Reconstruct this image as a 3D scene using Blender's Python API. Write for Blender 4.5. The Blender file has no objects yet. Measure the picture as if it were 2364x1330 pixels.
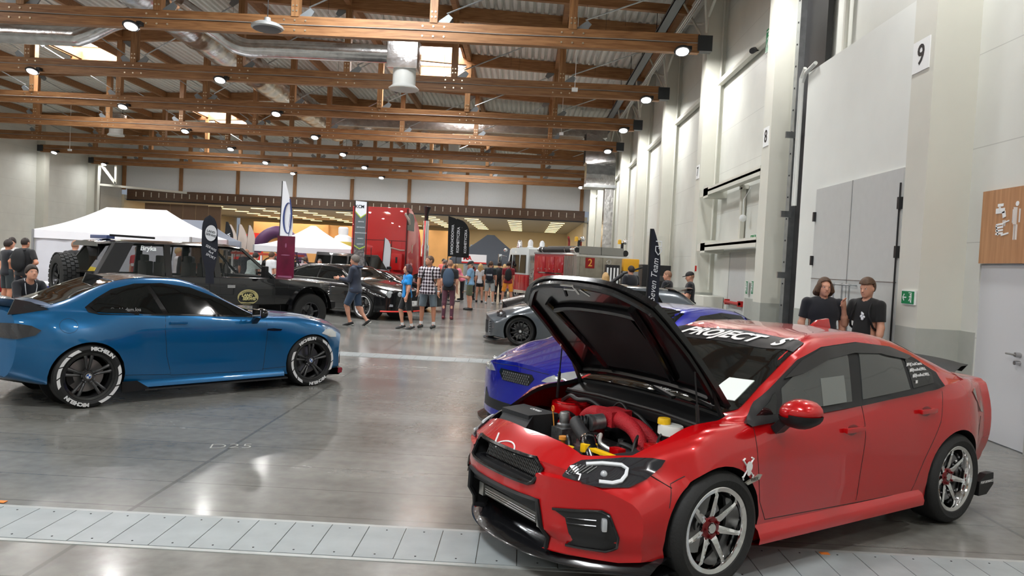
import bpy, bmesh, math, random
import numpy as np
from mathutils import Vector, Matrix
from mathutils.bvhtree import BVHTree
from mathutils.geometry import delaunay_2d_cdt

# ------------------------------------------------------------ camera, world, exposure
SC = bpy.context.scene
COL = SC.collection
F = 1720.0; CX, CY = 1182.0, 665.0; H = 1.77
_Y = Vector((27.0, 55.0, -F)).normalized()          # world +Y seen from the camera
_Z = Vector((1, -0.05, 0)).cross(_Y).normalized()
if _Z.y < 0: _Z = -_Z
_X = _Y.cross(_Z)
CAMM = Matrix((_X, _Y, _Z))                          # rows = world axes in camera space -> camera-to-world rotation
cam = bpy.data.cameras.new('camera'); camo = bpy.data.objects.new('camera', cam); COL.objects.link(camo)
cam.sensor_width = 36.0; cam.lens = F / 2364 * 36; cam.clip_end = 400; cam.clip_start = 0.05
camo.matrix_world = Matrix.Translation((0, 0, H)) @ CAMM.to_4x4()
SC.camera = camo
SC.view_settings.view_transform = 'Standard'; SC.view_settings.look = 'None'
SC.view_settings.gamma = 1.0; SC.view_settings.use_curve_mapping = False
SC.view_settings.exposure = -1.0
w = bpy.data.worlds.new('sky'); SC.world = w; w.use_nodes = True
w.node_tree.nodes['Background'].inputs[0].default_value = (0.75, 0.85, 1.0, 1)
w.node_tree.nodes['Background'].inputs[1].default_value = 0.6
WOOD_LAMPS = []

def ray(px, py): return CAMM @ Vector((px - CX, -(py - CY), -F))
O0 = Vector((0, 0, H))
def at_z(px, py, z=0.0): d = ray(px, py); return O0 + d * ((z - H) / d.z)
def at_y(px, py, y): d = ray(px, py); return O0 + d * (y / d.y)
def at_x(px, py, x): d = ray(px, py); return O0 + d * (x / d.x)

# ------------------------------------------------------------ materials
MATS = {}
def mat(name, col, rough=0.5, metal=0.0, coat=0.0, var=0.0, scale=8.0, bump=0.0, emit=None, estr=0.0, trans=0.0, spec=0.5, alpha=1.0, ior=1.45, sheen=0.0):
    if name in MATS: return MATS[name]
    m = bpy.data.materials.new(name); m.use_nodes = True; MATS[name] = m
    nt = m.node_tree; b = nt.nodes['Principled BSDF']
    c = (*col, 1)
    b.inputs['Base Color'].default_value = c
    b.inputs['Roughness'].default_value = rough; b.inputs['Metallic'].default_value = metal
    b.inputs['Coat Weight'].default_value = coat; b.inputs['Coat Roughness'].default_value = 0.02
    b.inputs['Transmission Weight'].default_value = trans; b.inputs['IOR'].default_value = ior
    b.inputs['Specular IOR Level'].default_value = spec; b.inputs['Alpha'].default_value = alpha
    b.inputs['Sheen Weight'].default_value = sheen
    if emit: b.inputs['Emission Color'].default_value = (*emit, 1); b.inputs['Emission Strength'].default_value = estr
    if var or bump:
        tc = nt.nodes.new('ShaderNodeTexCoord'); n = nt.nodes.new('ShaderNodeTexNoise')
        n.inputs['Scale'].default_value = scale; n.inputs['Detail'].default_value = 4
        nt.links.new(tc.outputs['Object'], n.inputs['Vector'])
        if var:
            r = nt.nodes.new('ShaderNodeValToRGB'); nt.links.new(n.outputs['Fac'], r.inputs['Fac'])
            r.color_ramp.elements[0].position = 0.3; r.color_ramp.elements[1].position = 0.7
            r.color_ramp.elements[0].color = (*[max(0, x * (1 - var)) for x in col], 1)
            r.color_ramp.elements[1].color = (*[min(1, x * (1 + var)) for x in col], 1)
            nt.links.new(r.outputs['Color'], b.inputs['Base Color'])
        if bump:
            bp = nt.nodes.new('ShaderNodeBump'); bp.inputs['Strength'].default_value = bump; bp.inputs['Distance'].default_value = 0.01
            nt.links.new(n.outputs['Fac'], bp.inputs['Height']); nt.links.new(bp.outputs['Normal'], b.inputs['Normal'])
    return m
def srgb(r, g, b): return tuple(((c / 255) / 12.92 if c <= 10 else ((c / 255 + 0.055) / 1.055) ** 2.4) for c in (r, g, b))

# ------------------------------------------------------------ mesh building
class MB:
    def __init__(s): s.v = []; s.f = []; s.m = []; s.cur = 0
    def add(s, vs, fs):
        o = len(s.v); s.v += [tuple(p) for p in vs]; s.f += [tuple(i + o for i in f) for f in fs]; s.m += [s.cur] * len(fs); return s
    def box(s, c, d, rz=0.0, R=None):
        hx, hy, hz = d[0] / 2, d[1] / 2, d[2] / 2
        vs = [Vector((x, y, z)) for x in (-hx, hx) for y in (-hy, hy) for z in (-hz, hz)]
        if R is None and rz: R = Matrix.Rotation(rz, 3, 'Z')
        if R is not None: vs = [R @ q for q in vs]
        vs = [q + Vector(c) for q in vs]
        return s.add(vs, [(0, 1, 3, 2), (4, 6, 7, 5), (0, 4, 5, 1), (2, 3, 7, 6), (0, 2, 6, 4), (1, 5, 7, 3)])
    def bb(s, x0, x1, y0, y1, z0, z1): return s.box(((x0 + x1) / 2, (y0 + y1) / 2, (z0 + z1) / 2), (abs(x1 - x0), abs(y1 - y0), abs(z1 - z0)))
    def bar(s, a, b, w, h, up=(0, 0, 1)):
        a = Vector(a); b = Vector(b); d = (b - a); L = d.length; d.normalize(); u = Vector(up)
        r = d.cross(u)
        if r.length < 1e-4: r = d.cross(Vector((0, 1, 0)))
        r.normalize(); u = r.cross(d)
        vs = [p + r * (i * w / 2) + u * (j * h / 2) for p in (a, b) for i in (-1, 1) for j in (-1, 1)]
        return s.add(vs, [(0, 1, 3, 2), (4, 6, 7, 5), (0, 4, 5, 1), (2, 3, 7, 6), (0, 2, 6, 4), (1, 5, 7, 3)])
    def tube(s, pts, r, n=10, cap=True, closed=False):
        pts = [Vector(p) for p in pts]; N = len(pts); rs = r if hasattr(r, '__len__') else [r] * N
        prev = None; rings = []
        for i, p in enumerate(pts):
            if closed: t = pts[(i + 1) % N] - pts[i - 1]
            else: t = pts[min(i + 1, N - 1)] - pts[max(i - 1, 0)]
            t.normalize()
            if prev is None:
                a = Vector((0, 0, 1)) if abs(t.z) < 0.9 else Vector((1, 0, 0))
                u = t.cross(a).normalized()
            else:
                u = (prev - t * prev.dot(t))
                u = u.normalized() if u.length > 1e-6 else t.cross(Vector((0, 0, 1))).normalized()
            prev = u; q = t.cross(u)
            rings.append([p + (u * math.cos(2 * math.pi * k / n) + q * math.sin(2 * math.pi * k / n)) * rs[i] for k in range(n)])
        vs = [x for R in rings for x in R]; fs = []
        M_ = N if closed else N - 1
        for i in range(M_):
            a = i * n; b = ((i + 1) % N) * n
            for k in range(n): fs.append((a + k, a + (k + 1) % n, b + (k + 1) % n, b + k))
        if cap and not closed: fs += [tuple(range(n - 1, -1, -1)), tuple(range((N - 1) * n, N * n))]
        return s.add(vs, fs)
    def lathe(s, prof, n=32, T=None, a0=0.0, a1=2 * math.pi):
        # prof: (r, h) list; axis local z, transformed by T (4x4)
        full = abs(a1 - a0 - 2 * math.pi) < 1e-6; K = n if full else n + 1
        vs = []
        for r, h in prof:
            for k in range(K):
                a = a0 + (a1 - a0) * k / n; q = Vector((r * math.cos(a), r * math.sin(a), h)); vs.append(T @ q if T else q)
        fs = []
        for i in range(len(prof) - 1):
            for k in range(n):
                k2 = (k + 1) % K if full else k + 1
                fs.append((i * K + k, i * K + k2, (i + 1) * K + k2, (i + 1) * K + k))
        return s.add(vs, fs)
    def disc(s, c, r, n=24, ax='Z', t=0.01):
        T = Matrix.Translation(c) @ {'Z': Matrix.Identity(4), 'Y': Matrix.Rotation(math.pi / 2, 4, 'X'), 'X': Matrix.Rotation(math.pi / 2, 4, 'Y')}[ax]
        return s.lathe([(0, -t / 2), (r, -t / 2), (r, t / 2), (0, t / 2)], n, T)
    def prism(s, poly, T, t):
        # polygon in xy plane extruded 0..t along z, transformed by T
        n = len(poly); vs = [T @ Vector((x, y, 0)) for x, y in poly] + [T @ Vector((x, y, t)) for x, y in poly]
        fs = [tuple(range(n - 1, -1, -1)), tuple(range(n, 2 * n))] + [(i, (i + 1) % n, n + (i + 1) % n, n + i) for i in range(n)]
        return s.add(vs, fs)
    def grid(s, G):
        R = len(G); C_ = len(G[0]); vs = [p for row in G for p in row]
        return s.add(vs, [(i * C_ + j, i * C_ + j + 1, (i + 1) * C_ + j + 1, (i + 1) * C_ + j) for i in range(R - 1) for j in range(C_ - 1)])
    def sph(s, c, r, n=16, sc=(1, 1, 1)):
        prof = [(math.sin(math.pi * i / (n // 2)) * 1.0, -math.cos(math.pi * i / (n // 2))) for i in range(n // 2 + 1)]
        T = Matrix.Translation(c) @ Matrix.Diagonal((r * sc[0], r * sc[1], r * sc[2], 1))
        return s.lathe(prof, n, T)
    def build(s, name, m, parent=None, smooth=None, bevel=0.0, loc=None, merge=True, auto=40, solid=0.0, recalc=True):
        me = bpy.data.meshes.new(name); me.from_pydata([tuple(v) for v in s.v], [], s.f)
        ms = m if isinstance(m, (list, tuple)) else [m]
        for x in ms: me.materials.append(x)
        me.polygons.foreach_set('material_index', s.m)
        bm = bmesh.new(); bm.from_mesh(me)
        if merge: bmesh.ops.remove_doubles(bm, verts=bm.verts, dist=1e-5)
        if recalc: bmesh.ops.recalc_face_normals(bm, faces=bm.faces)
        if bevel: bmesh.ops.bevel(bm, geom=[e for e in bm.edges if len(e.link_faces) == 2 and e.calc_face_angle(0) > 0.5], offset=bevel, segments=2, affect='EDGES', profile=0.7)
        if smooth is not False:
            th = math.radians(auto)
            for f in bm.faces: f.smooth = True
            for e in bm.edges:
                if len(e.link_faces) == 2 and e.calc_face_angle(0) > th: e.smooth = False
        bm.to_mesh(me); bm.free()
        o = bpy.data.objects.new(name, me); COL.objects.link(o)
        if parent: o.parent = parent
        if loc is not None: o.location = loc
        return o
def thing(name, label, cat, loc=(0, 0, 0), rz=0.0, group=None):
    o = bpy.data.objects.new(name, None); COL.objects.link(o); o.location = loc; o.rotation_euler = (0, 0, rz)
    o['label'] = label; o['category'] = cat
    if group: o['group'] = group
    o.empty_display_size = 0.1
    return o
def tag(o, label, cat, group=None, kind=None):
    o['label'] = label; o['category'] = cat
    if group: o['group'] = group
    if kind: o['kind'] = kind
    return o
def struct(o, label=None):
    o['kind'] = 'structure'
    if label: o['label'] = label
    return o
ORD = ['first', 'second', 'third', 'fourth', 'fifth', 'sixth', 'seventh', 'eighth', 'ninth', 'tenth', 'eleventh', 'twelfth', 'thirteenth', 'fourteenth']

def text_mesh(s, size, extrude=0.002, shear=0.0, bold=0.0, align='CENTER', space=1.0, xs=1.0):
    cu = bpy.data.curves.new('t', 'FONT'); cu.body = s; cu.size = size; cu.extrude = extrude; cu.shear = shear
    cu.offset = bold; cu.align_x = align; cu.align_y = 'CENTER'; cu.resolution_u = 3; cu.space_character = space
    o = bpy.data.objects.new('t', cu); COL.objects.link(o)
    dg = bpy.context.evaluated_depsgraph_get(); dg.update()
    me = bpy.data.meshes.new_from_object(o.evaluated_get(dg))
    vs = [Vector((v.co.x * xs, v.co.y, v.co.z)) for v in me.vertices]; fs = [tuple(p.vertices) for p in me.polygons]
    bpy.data.objects.remove(o); bpy.data.curves.remove(cu); bpy.data.meshes.remove(me)
    return vs, fs
def text(name, s, size, m, parent, T, **k):
    vs, fs = text_mesh(s, size, **k)
    b = MB(); b.add([T @ v for v in vs], fs); return b.build(name, m, parent, smooth=False, merge=False)
def frame(o, x, y):
    # 4x4 from origin and in-plane x / y directions
    x = Vector(x).normalized(); y = Vector(y); y = (y - x * y.dot(x)).normalized(); z = x.cross(y)
    return Matrix.Translation(o) @ Matrix((x, y, z)).transposed().to_4x4()
def cr(P, n):
    # Catmull-Rom through points P, n segments per span
    P = [Vector(p) for p in P]; out = []
    for i in range(len(P) - 1):
        a = P[max(i - 1, 0)]; b = P[i]; c = P[i + 1]; d = P[min(i + 2, len(P) - 1)]
        for k in range(n):
            t = k / n; out.append(0.5 * ((2 * b) + (c - a) * t + (2 * a - 5 * b + 4 * c - d) * t * t + (3 * b - a - 3 * c + d) * t ** 3))
    out.append(P[-1]); return out
# ============================================================ THE HALL
XR, XW, XL, YB, YF = 4.9, 5.45, -33.8, 63.0, -9.0
CY0, CP = 9.3, 6.08
def floor_mat():
    m = bpy.data.materials.new('polished_concrete'); m.use_nodes = True; nt = m.node_tree; N = nt.nodes; L = nt.links; b = N['Principled BSDF']
    tc = N.new('ShaderNodeTexCoord'); sp = N.new('ShaderNodeSeparateXYZ'); L.new(tc.outputs['Object'], sp.inputs[0])
    def math_(op, a, c=None, v=None):
        n = N.new('ShaderNodeMath'); n.operation = op
        for i, q in enumerate((a, c)):
            if q is None: continue
            if isinstance(q, (int, float)): n.inputs[i].default_value = q
            else: L.new(q, n.inputs[i])
        return n.outputs[0]
    n1 = N.new('ShaderNodeTexNoise'); n1.inputs['Scale'].default_value = 0.7; n1.inputs['Detail'].default_value = 8; n1.inputs['Roughness'].default_value = 0.6
    mp = N.new('ShaderNodeMapping'); mp.inputs['Scale'].default_value = (0.6, 1.6, 1); L.new(tc.outputs['Object'], mp.inputs[0]); L.new(mp.outputs[0], n1.inputs['Vector'])
    n2 = N.new('ShaderNodeTexNoise'); n2.inputs['Scale'].default_value = 9; n2.inputs['Detail'].default_value = 8; L.new(tc.outputs['Object'], n2.inputs['Vector'])
    f = math_('ADD', math_('MULTIPLY', n1.outputs['Fac'], 0.65), math_('MULTIPLY', n2.outputs['Fac'], 0.35))
    r = N.new('ShaderNodeValToRGB'); L.new(f, r.inputs['Fac'])
    r.color_ramp.elements[0].position = 0.36; r.color_ramp.elements[0].color = (0.135, 0.132, 0.12, 1)
    r.color_ramp.elements[1].position = 0.66; r.color_ramp.elements[1].color = (0.235, 0.23, 0.21, 1)
    # thin saw-cut joints
    def lines(coord, period, off, wdt):
        q = math_('FRACT', math_('DIVIDE', math_('ADD', coord, off), period)); q = math_('MULTIPLY', math_('MINIMUM', q, math_('SUBTRACT', 1.0, q)), period)
        return math_('LESS_THAN', q, wdt)
    j = math_('MAXIMUM', lines(sp.outputs[0], 6.2, 2.54, 0.016), lines(sp.outputs[1], 0.57, 0.17, 0.007))
    j2 = math_('MULTIPLY', j, 0.5)
    mx = N.new('ShaderNodeMix'); mx.data_type = 'RGBA'; L.new(j2, mx.inputs['Factor']); L.new(r.outputs['Color'], mx.inputs['A']); mx.inputs['B'].default_value = (0.05, 0.048, 0.042, 1)
    L.new(mx.outputs['Result'], b.inputs['Base Color'])
    rr = math_('ADD', math_('MULTIPLY', n1.outputs['Fac'], 0.16), 0.17); L.new(rr, b.inputs['Roughness'])
    b.inputs['Specular IOR Level'].default_value = 0.55; b.inputs['Coat Weight'].default_value = 0.12; b.inputs['Coat Roughness'].default_value = 0.1
    bp = N.new('ShaderNodeBump'); bp.inputs['Strength'].default_value = 0.06; bp.inputs['Distance'].default_value = 0.02; L.new(n1.outputs['Fac'], bp.inputs['Height']); L.new(bp.outputs[0], b.inputs['Normal'])
    return m
def wood_mat(name, a, c, sc=(0.6, 8, 8)):
    m = bpy.data.materials.new(name); m.use_nodes = True; nt = m.node_tree; N = nt.nodes; L = nt.links; b = N['Principled BSDF']
    tc = N.new('ShaderNodeTexCoord'); mp = N.new('ShaderNodeMapping'); mp.inputs['Scale'].default_value = sc
    n = N.new('ShaderNodeTexNoise'); n.inputs['Scale'].default_value = 2.5; n.inputs['Detail'].default_value = 6; n.inputs['Distortion'].default_value = 0.6
    L.new(tc.outputs['Object'], mp.inputs[0]); L.new(mp.outputs[0], n.inputs['Vector'])
    r = N.new('ShaderNodeValToRGB'); L.new(n.outputs['Fac'], r.inputs['Fac']); r.color_ramp.elements[0].position = 0.35; r.color_ramp.elements[1].position = 0.68
    r.color_ramp.elements[0].color = (*a, 1); r.color_ramp.elements[1].color = (*c, 1); L.new(r.outputs['Color'], b.inputs['Base Color']); b.inputs['Roughness'].default_value = 0.5
    return m
def panel_mat(name, col, axis, period, width=0.012, dark=0.75, rough=0.5):
    m = bpy.data.materials.new(name); m.use_nodes = True; nt = m.node_tree; N = nt.nodes; L = nt.links; b = N['Principled BSDF']
    tc = N.new('ShaderNodeTexCoord'); sp = N.new('ShaderNodeSeparateXYZ'); L.new(tc.outputs['Object'], sp.inputs[0])
    d = N.new('ShaderNodeMath'); d.operation = 'DIVIDE'; L.new(sp.outputs[axis], d.inputs[0]); d.inputs[1].default_value = period
    f = N.new('ShaderNodeMath'); f.operation = 'FRACT'; L.new(d.outputs[0], f.inputs[0])
    l = N.new('ShaderNodeMath'); l.operation = 'LESS_THAN'; L.new(f.outputs[0], l.inputs[0]); l.inputs[1].default_value = width / period
    nz = N.new('ShaderNodeTexNoise'); nz.inputs['Scale'].default_value = 1.3; nz.inputs['Detail'].default_value = 5; L.new(tc.outputs['Object'], nz.inputs['Vector'])
    r = N.new('ShaderNodeValToRGB'); L.new(nz.outputs['Fac'], r.inputs['Fac']); r.color_ramp.elements[0].position = 0.3; r.color_ramp.elements[1].position = 0.7
    r.color_ramp.elements[0].color = (*[x * 0.94 for x in col], 1); r.color_ramp.elements[1].color = (*[min(1, x * 1.03) for x in col], 1)
    mx = N.new('ShaderNodeMix'); mx.data_type = 'RGBA'; L.new(l.outputs[0], mx.inputs['Factor']); L.new(r.outputs['Color'], mx.inputs['A']); mx.inputs['B'].default_value = (*[x * dark for x in col], 1)
    L.new(mx.outputs['Result'], b.inputs['Base Color']); b.inputs['Roughness'].default_value = rough
    return m
M_floor = floor_mat()
M_wood = wood_mat('glulam_timber', (0.23, 0.10, 0.036), (0.40, 0.20, 0.08))
M_woodZ = wood_mat('timber_posts', (0.25, 0.115, 0.042), (0.43, 0.225, 0.095), (8, 8, 0.6))
M_wall = panel_mat('insulated_wall_panel', srgb(214, 216, 210), 2, 1.15)
M_white = mat('white_paint', srgb(226, 229, 225), 0.55, var=0.03, scale=1.2)
M_dado = mat('grey_dado_paint', srgb(172, 175, 168), 0.5, var=0.03)
M_column = mat('column_paint', srgb(212, 212, 202), 0.55, var=0.03, scale=1.5)
M_galv = mat('galvanised_steel', (0.42, 0.44, 0.45), 0.35, 0.9, var=0.15, scale=6)
M_foil = mat('crinkled_foil', (0.62, 0.62, 0.62), 0.24, 1.0, var=0.2, scale=5, bump=1.0)
M_dark = mat('dark_steel', (0.03, 0.03, 0.032), 0.5, 0.5)
M_black = mat('black_plastic', (0.012, 0.012, 0.013), 0.45, var=0.1)
M_trench = mat('grey_floor_plate', srgb(150, 156, 157), 0.35, var=0.10, scale=5)
M_trenchedge = mat('trench_edge_steel', srgb(175, 178, 176), 0.35, 0.3, var=0.1)
M_screen = mat('white_partition_panel', srgb(236, 240, 243), 0.6, var=0.02)
M_beige = mat('beige_plaster', srgb(236, 222, 192), 0.6, var=0.05, scale=0.4)
M_orange = mat('warm_timber_cladding', srgb(214, 172, 122), 0.6, var=0.1, scale=0.5)
M_lampglow = mat('lamp_lens', (1, 1, 1), 0.4, emit=(1, 0.98, 0.94), estr=16)
M_skyglow = mat('skylight_glass', (1, 1, 1), 0.4, emit=(0.93, 0.97, 1.0), estr=7)
M_yglow = mat('warm_strip_glow', (1, 1, 1), 0.4, emit=(1.0, 0.82, 0.38), estr=4.5)
M_green = mat('exit_sign_green', srgb(20, 130, 80), 0.4)
M_signwhite = mat('sign_white', (0.85, 0.87, 0.87), 0.5)
M_ink = mat('black_ink', (0.01, 0.01, 0.01), 0.5)
M_red = mat('red_enamel', srgb(190, 25, 25), 0.35)

struct(MB().bb(XL - 1, XW + 2, YF, YB + 26, -0.3, 0).build('floor', M_floor, smooth=False), 'polished grey concrete floor with saw-cut joints')
# trench with steel cover plates: two strips across the hall
for (y0, y1, nm, lab) in ((4.27, 4.85, 'trim_1', 'strip of grey steel trench covers across the floor in front of the red car'), (13.0, 13.55, 'trim_2', 'strip of grey steel trench covers across the floor behind the blue coupe')):
    b = MB(); b.bb(XL, XW, y0, y0 + 0.035, 0, 0.004); b.bb(XL, XW, y1 - 0.035, y1, 0, 0.004)
    o = struct(b.build(nm, M_trenchedge, smooth=False), lab)
    xx = XL if y0 > 5 else -6.0
    b = MB()
    while xx < XW:
        b.bb(xx, xx + 0.236, y0 + 0.04, y1 - 0.04, 0, 0.006)
        for yy in (y0 + 0.09, y1 - 0.09):
            b.cur = 1; b.disc((xx + 0.12, yy, 0.007), 0.006, 8, t=0.002); b.cur = 0
        xx += 0.242
    b.build('cover_plate', [M_trench, M_ink], o, smooth=False)
# floor chalk and orange marks
tag(text('floor_marking', 'D25', 0.22, mat('chalk', (0.36, 0.36, 0.34), 0.8), None, frame((-2.55, 6.62, 0.002), (1, 0.25, 0), (-0.3, 1, 0)), extrude=0.0005, bold=-0.004), 'white chalk number written on the floor beside the blue car', 'floor marking')
b = MB(); c0 = at_z(1903, 1280); b.bb(c0.x - 0.03, c0.x + 0.03, c0.y - 0.02, c0.y + 0.02, 0.006, 0.008)
tag(b.build('floor_marking', mat('orange_paint', (0.8, 0.22, 0.03), 0.6)), 'small orange paint mark on the trench edge below the red car door', 'floor marking')
b = MB(); c0 = at_z(3, 1160); b.bb(c0.x - 0.04, c0.x + 0.03, c0.y - 0.02, c0.y + 0.02, 0.004, 0.007)
tag(b.build('floor_marking', MATS['orange_paint']), 'small orange paint mark beside the trench in the bottom left corner', 'floor marking')

# ---- right wall: panels, columns, recess
b = MB(); b.bb(XW, XW + 0.3, YF, 8.0, 0, 12); b.bb(XW, XW + 0.3, 9.0, 15.4, 0, 12); b.bb(XW, XW + 0.3, 15.4, 18.4, 0, 12); b.bb(XW, XW + 0.3, 19.9, YB, 0, 12); b.bb(XW, XW + 0.3, 18.4, 19.9, 2.35, 12); b.bb(XW, XW + 0.3, 8.0, 9.0, 2.04, 12)
struct(b.build('wall_right', M_wall, smooth=False), 'tall off-white panelled hall wall behind the row of columns')
b = MB(); b.bb(XW - 0.015, XW, YF, 8.0, 0, 1.22); b.bb(XW - 0.015, XW, 9.0, 9.31, 0, 1.22)
for k in range(1, 9): b.bb(XW - 0.015, XW, CY0 + CP * k - (5.5 if k > 1 else 0.6), (CY0 + CP * k) if k != 2 else 18.3, 0, 1.22)
struct(b.build('trim_3', M_dado, smooth=False), 'grey painted lower band of the wall')
for k in range(-2, 9):
    y = CY0 + CP * k
    if k < 0: continue
    nm = {0: 'white wall column with the number nine sign', 1: 'white wall column with the number eight sign', 2: 'white wall column with the number seven sign'}.get(k, 'plain white wall column, %s one beyond the number seven column' % ORD[k - 3])
    t = thing('column', nm, 'column', (XR, y, 0), 0, 'columns along the right wall')
    b = MB(); b.bb(0, XW - XR + 0.02, 0, 0.52, 1.22, 11); b.build('shaft', M_column, t, smooth=False)
    b = MB(); b.bb(-0.001, XW - XR + 0.02, -0.001, 0.521, 0, 1.22); b.build('painted_base', M_dado, t, smooth=False)
    if k <= 3:
        if k in (0, 1, 2):
            b = MB(); z = {0: 4.66, 1: 4.66, 2: 4.68}[k]; w2 = 0.2 if k == 0 else 0.17
            b.bb(-0.012, 0, 0.1, 0.1 + 2 * w2, z - 0.2, z + 0.2); o = b.build('number_plate', M_signwhite, t, smooth=False)
            text('numeral', str(9 - k), 0.36, M_ink, o, frame((-0.014, 0.1 + w2, z), (0, -1, 0), (0, 0, 1)), extrude=0.001, bold=0.006)
    # cable pipe down the column side
    if k > 0:
        b = MB(); b.tube([(0.42, -0.04, 1.3), (0.42, -0.04, 10)], 0.03, 8); b.build('conduit', M_column, t)
# horizontal girts (white rails) high on the wall between the columns
for k in range(1, 8):
    y0 = CY0 + CP * k + 0.52; y1 = CY0 + CP * (k + 1)
    b = MB(); b.tube([(XW - 0.12, y0, 7.2), (XW - 0.12, y1, 7.2)], 0.1, 8)
    tag(b.build('wall_rail', M_column), 'white horizontal rail high on the wall, %s bay beyond the number eight column' % ORD[k - 1], 'rail', 'white rails between the columns')
# white partition with the big double door between columns 9 and 8
b = MB(); b.bb(XR + 0.1, XR + 0.3, CY0 + 0.52, 13.75, 1.22, 5.5)
struct(b.build('wall_partition', M_white, smooth=False), 'smooth white partition wall with the large grey double door')
b = MB(); b.bb(XR + 0.095, XR + 0.3, CY0 + 0.52, 13.75, 0, 1.22); struct(b.build('baseboard_right', M_dado, smooth=False), 'grey lower band of the white partition')
d = struct(MB().bb(XR + 0.06, XR + 0.1, 9.98, 12.92, 0.02, 3.3).build('door_1', mat('door_grey', srgb(196, 199, 198), 0.45, var=0.02), smooth=False), 'large light grey double service door in the white partition')
b = MB(); b.bb(XR + 0.052, XR + 0.062, 11.5, 11.512, 0.02, 3.3); b.bb(XR + 0.052, XR + 0.062, 9.98, 12.92, 1.77, 1.782); b.build('door_seam', M_galv, d, smooth=False)
b = MB(); b.tube([(XR + 0.04, 10.0, 0.3), (XR + 0.04, 10.0, 3.1)], 0.012, 6); [b.bb(XR + 0.02, XR + 0.07, 9.97, 10.03, z, z + 0.16) for z in (0.3, 2.1, 2.75)]; [b.bb(XR + 0.02, XR + 0.07, 12.87, 12.93, z, z + 0.16) for z in (2.0, 2.75)]
b.build('door_hinge', M_dark, d)
# bolt rack hanging by the door
b = MB()
for yy in (11.15, 11.4, 11.7): b.tube([(XR - 0.05, yy, 0.95), (XR - 0.05, yy, 1.72)], 0.012, 6)
for zz in (1.7, 1.35): b.tube([(XR - 0.05, 11.1, zz), (XR - 0.05, 11.75, zz)], 0.014, 6)
for yy in (11.15, 11.7): b.tube([(XR - 0.05, yy, 1.0), (XR + 0.07, yy, 1.0)], 0.012, 6); b.tube([(XR - 0.05, yy, 1.7), (XR + 0.07, yy, 1.7)], 0.012, 6)
tag(b.build('wall_rack', M_galv), 'small grey metal rack on the double door between the two boys', 'rack')
# steel guide track of the folding wall
t = thing('guide_track', 'tall galvanised steel track with dark slot beside the number eight column', 'track', (5.3, 14.3, 0))
b = MB(); b.bb(-0.12, 0.02, 0.55, 0.75, 0, 10.3); b.build('channel', M_galv, t, smooth=False)
b = MB(); b.bb(0.0, 0.1, -0.5, 0.7, 0, 10.3); b.build('slot', M_black, t, smooth=False)
b = MB()
for i in range(24): b.box((-0.125, 0.65, 0.35 + i * 0.43), (0.01, 0.03, 0.03))
b.build('bolt', M_dark, t, smooth=False)
b = MB()
for z in (1.75, 2.95, 4.5): b.bb(-0.3, -0.1, 0.45, 0.5, z, z + 0.12)
b.build('bracket', M_galv, t, smooth=False)
b = MB(); b.tube([(XR + 0.05, 13.9, 3.1), (XR + 0.05, 13.9, 5.35), (XR + 0.05, 13.75, 5.5), (XR + 0.05, 13.3, 5.56)], 0.035, 8); b.tube([(XR + 0.05, 13.98, 3.1), (XR + 0.05, 13.98, 5.45), (XR + 0.05, 13.8, 5.6)], 0.035, 8)
tag(b.build('cable_conduit', M_white), 'pair of white cable pipes at the edge of the partition', 'pipe')
b = MB(); b.tube([(5.35, 13.1, 5.51), (5.35, 13.1, 10.4)], 0.05, 8); tag(b.build('cable_conduit', M_column), 'white pipe rising above the partition wall', 'pipe')
# green running-man signs
def exit_sign(px, py, X, w_, h_, lab, arrow=0, ax='x', Y=None):
    p = at_x(px, py, X) if ax == 'x' else at_y(px, py, Y)
    t = thing('exit_sign', lab, 'sign', p, -math.pi / 2 if ax == 'x' else 0, None)
    MB().bb(-w_ / 2 - 0.01, w_ / 2 + 0.01, -0.012, 0.012, -h_ / 2 - 0.01, h_ / 2 + 0.01).build('sign_panel', M_signwhite, t, smooth=False)
    MB().bb(-w_ / 2, w_ / 2, -0.016, 0.01, -h_ / 2, h_ / 2).build('green_field', M_green, t, smooth=False)
    b = MB(); s = h_ * 0.9; y = -0.018
    cx = -w_ * 0.25 if arrow else 0
    if arrow:
        b.bar((cx - .3 * s, y, 0), (cx + .3 * s, y, 0), .004, .09 * s, (0, 0, 1)); b.bar((cx - .3 * s, y, 0), (cx - .05 * s, y, .28 * s), .004, .09 * s); b.bar((cx - .3 * s, y, 0), (cx - .05 * s, y, -.28 * s), .004, .09 * s); cx = w_ * 0.25
    b.bar((cx + .12 * s, y, -.45 * s), (cx + .12 * s, y, .45 * s), .004, .05 * s); b.bar((cx - .35 * s, y, .42 * s), (cx + .12 * s, y, .42 * s), .004, .05 * s)
    b.disc((cx - .05 * s, y, .27 * s), .08 * s, 10, 'Y', .004)
    for a, c in (((0, .15), (-.1, -.1)), ((-.1, -.1), (.05, -.4)), ((-.1, -.1), (-.3, -.3)), ((0, .15), (-.25, .05)), ((0, .15), (.15, .02))):
        b.bar((cx + a[0] * s, y, a[1] * s), (cx + c[0] * s, y, c[1] * s), .004, .07 * s)
    b.build('pictogram', M_signwhite, t, smooth=False)
exit_sign(2098, 687, XR - 0.015, 0.3, 0.16, 'green emergency exit sign with arrow beside the boy in black', 1)
exit_sign(1777, 90, XR + 0.3, 0.42, 0.52, 'green running-man exit sign high between the number eight and seven columns', 0)
exit_sign(1740, 549, XW - 0.05, 0.4, 0.13, 'green exit lightbox above the exit door ledge', 1)
exit_sign(1725, 664, XW - 0.06, 0.13, 0.3, 'green notice on the exit door, upright, nearer the camera one', 0)
exit_sign(1738, 664, XW - 0.06, 0.13, 0.3, 'green notice on the exit door, upright, middle one', 0)
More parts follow.
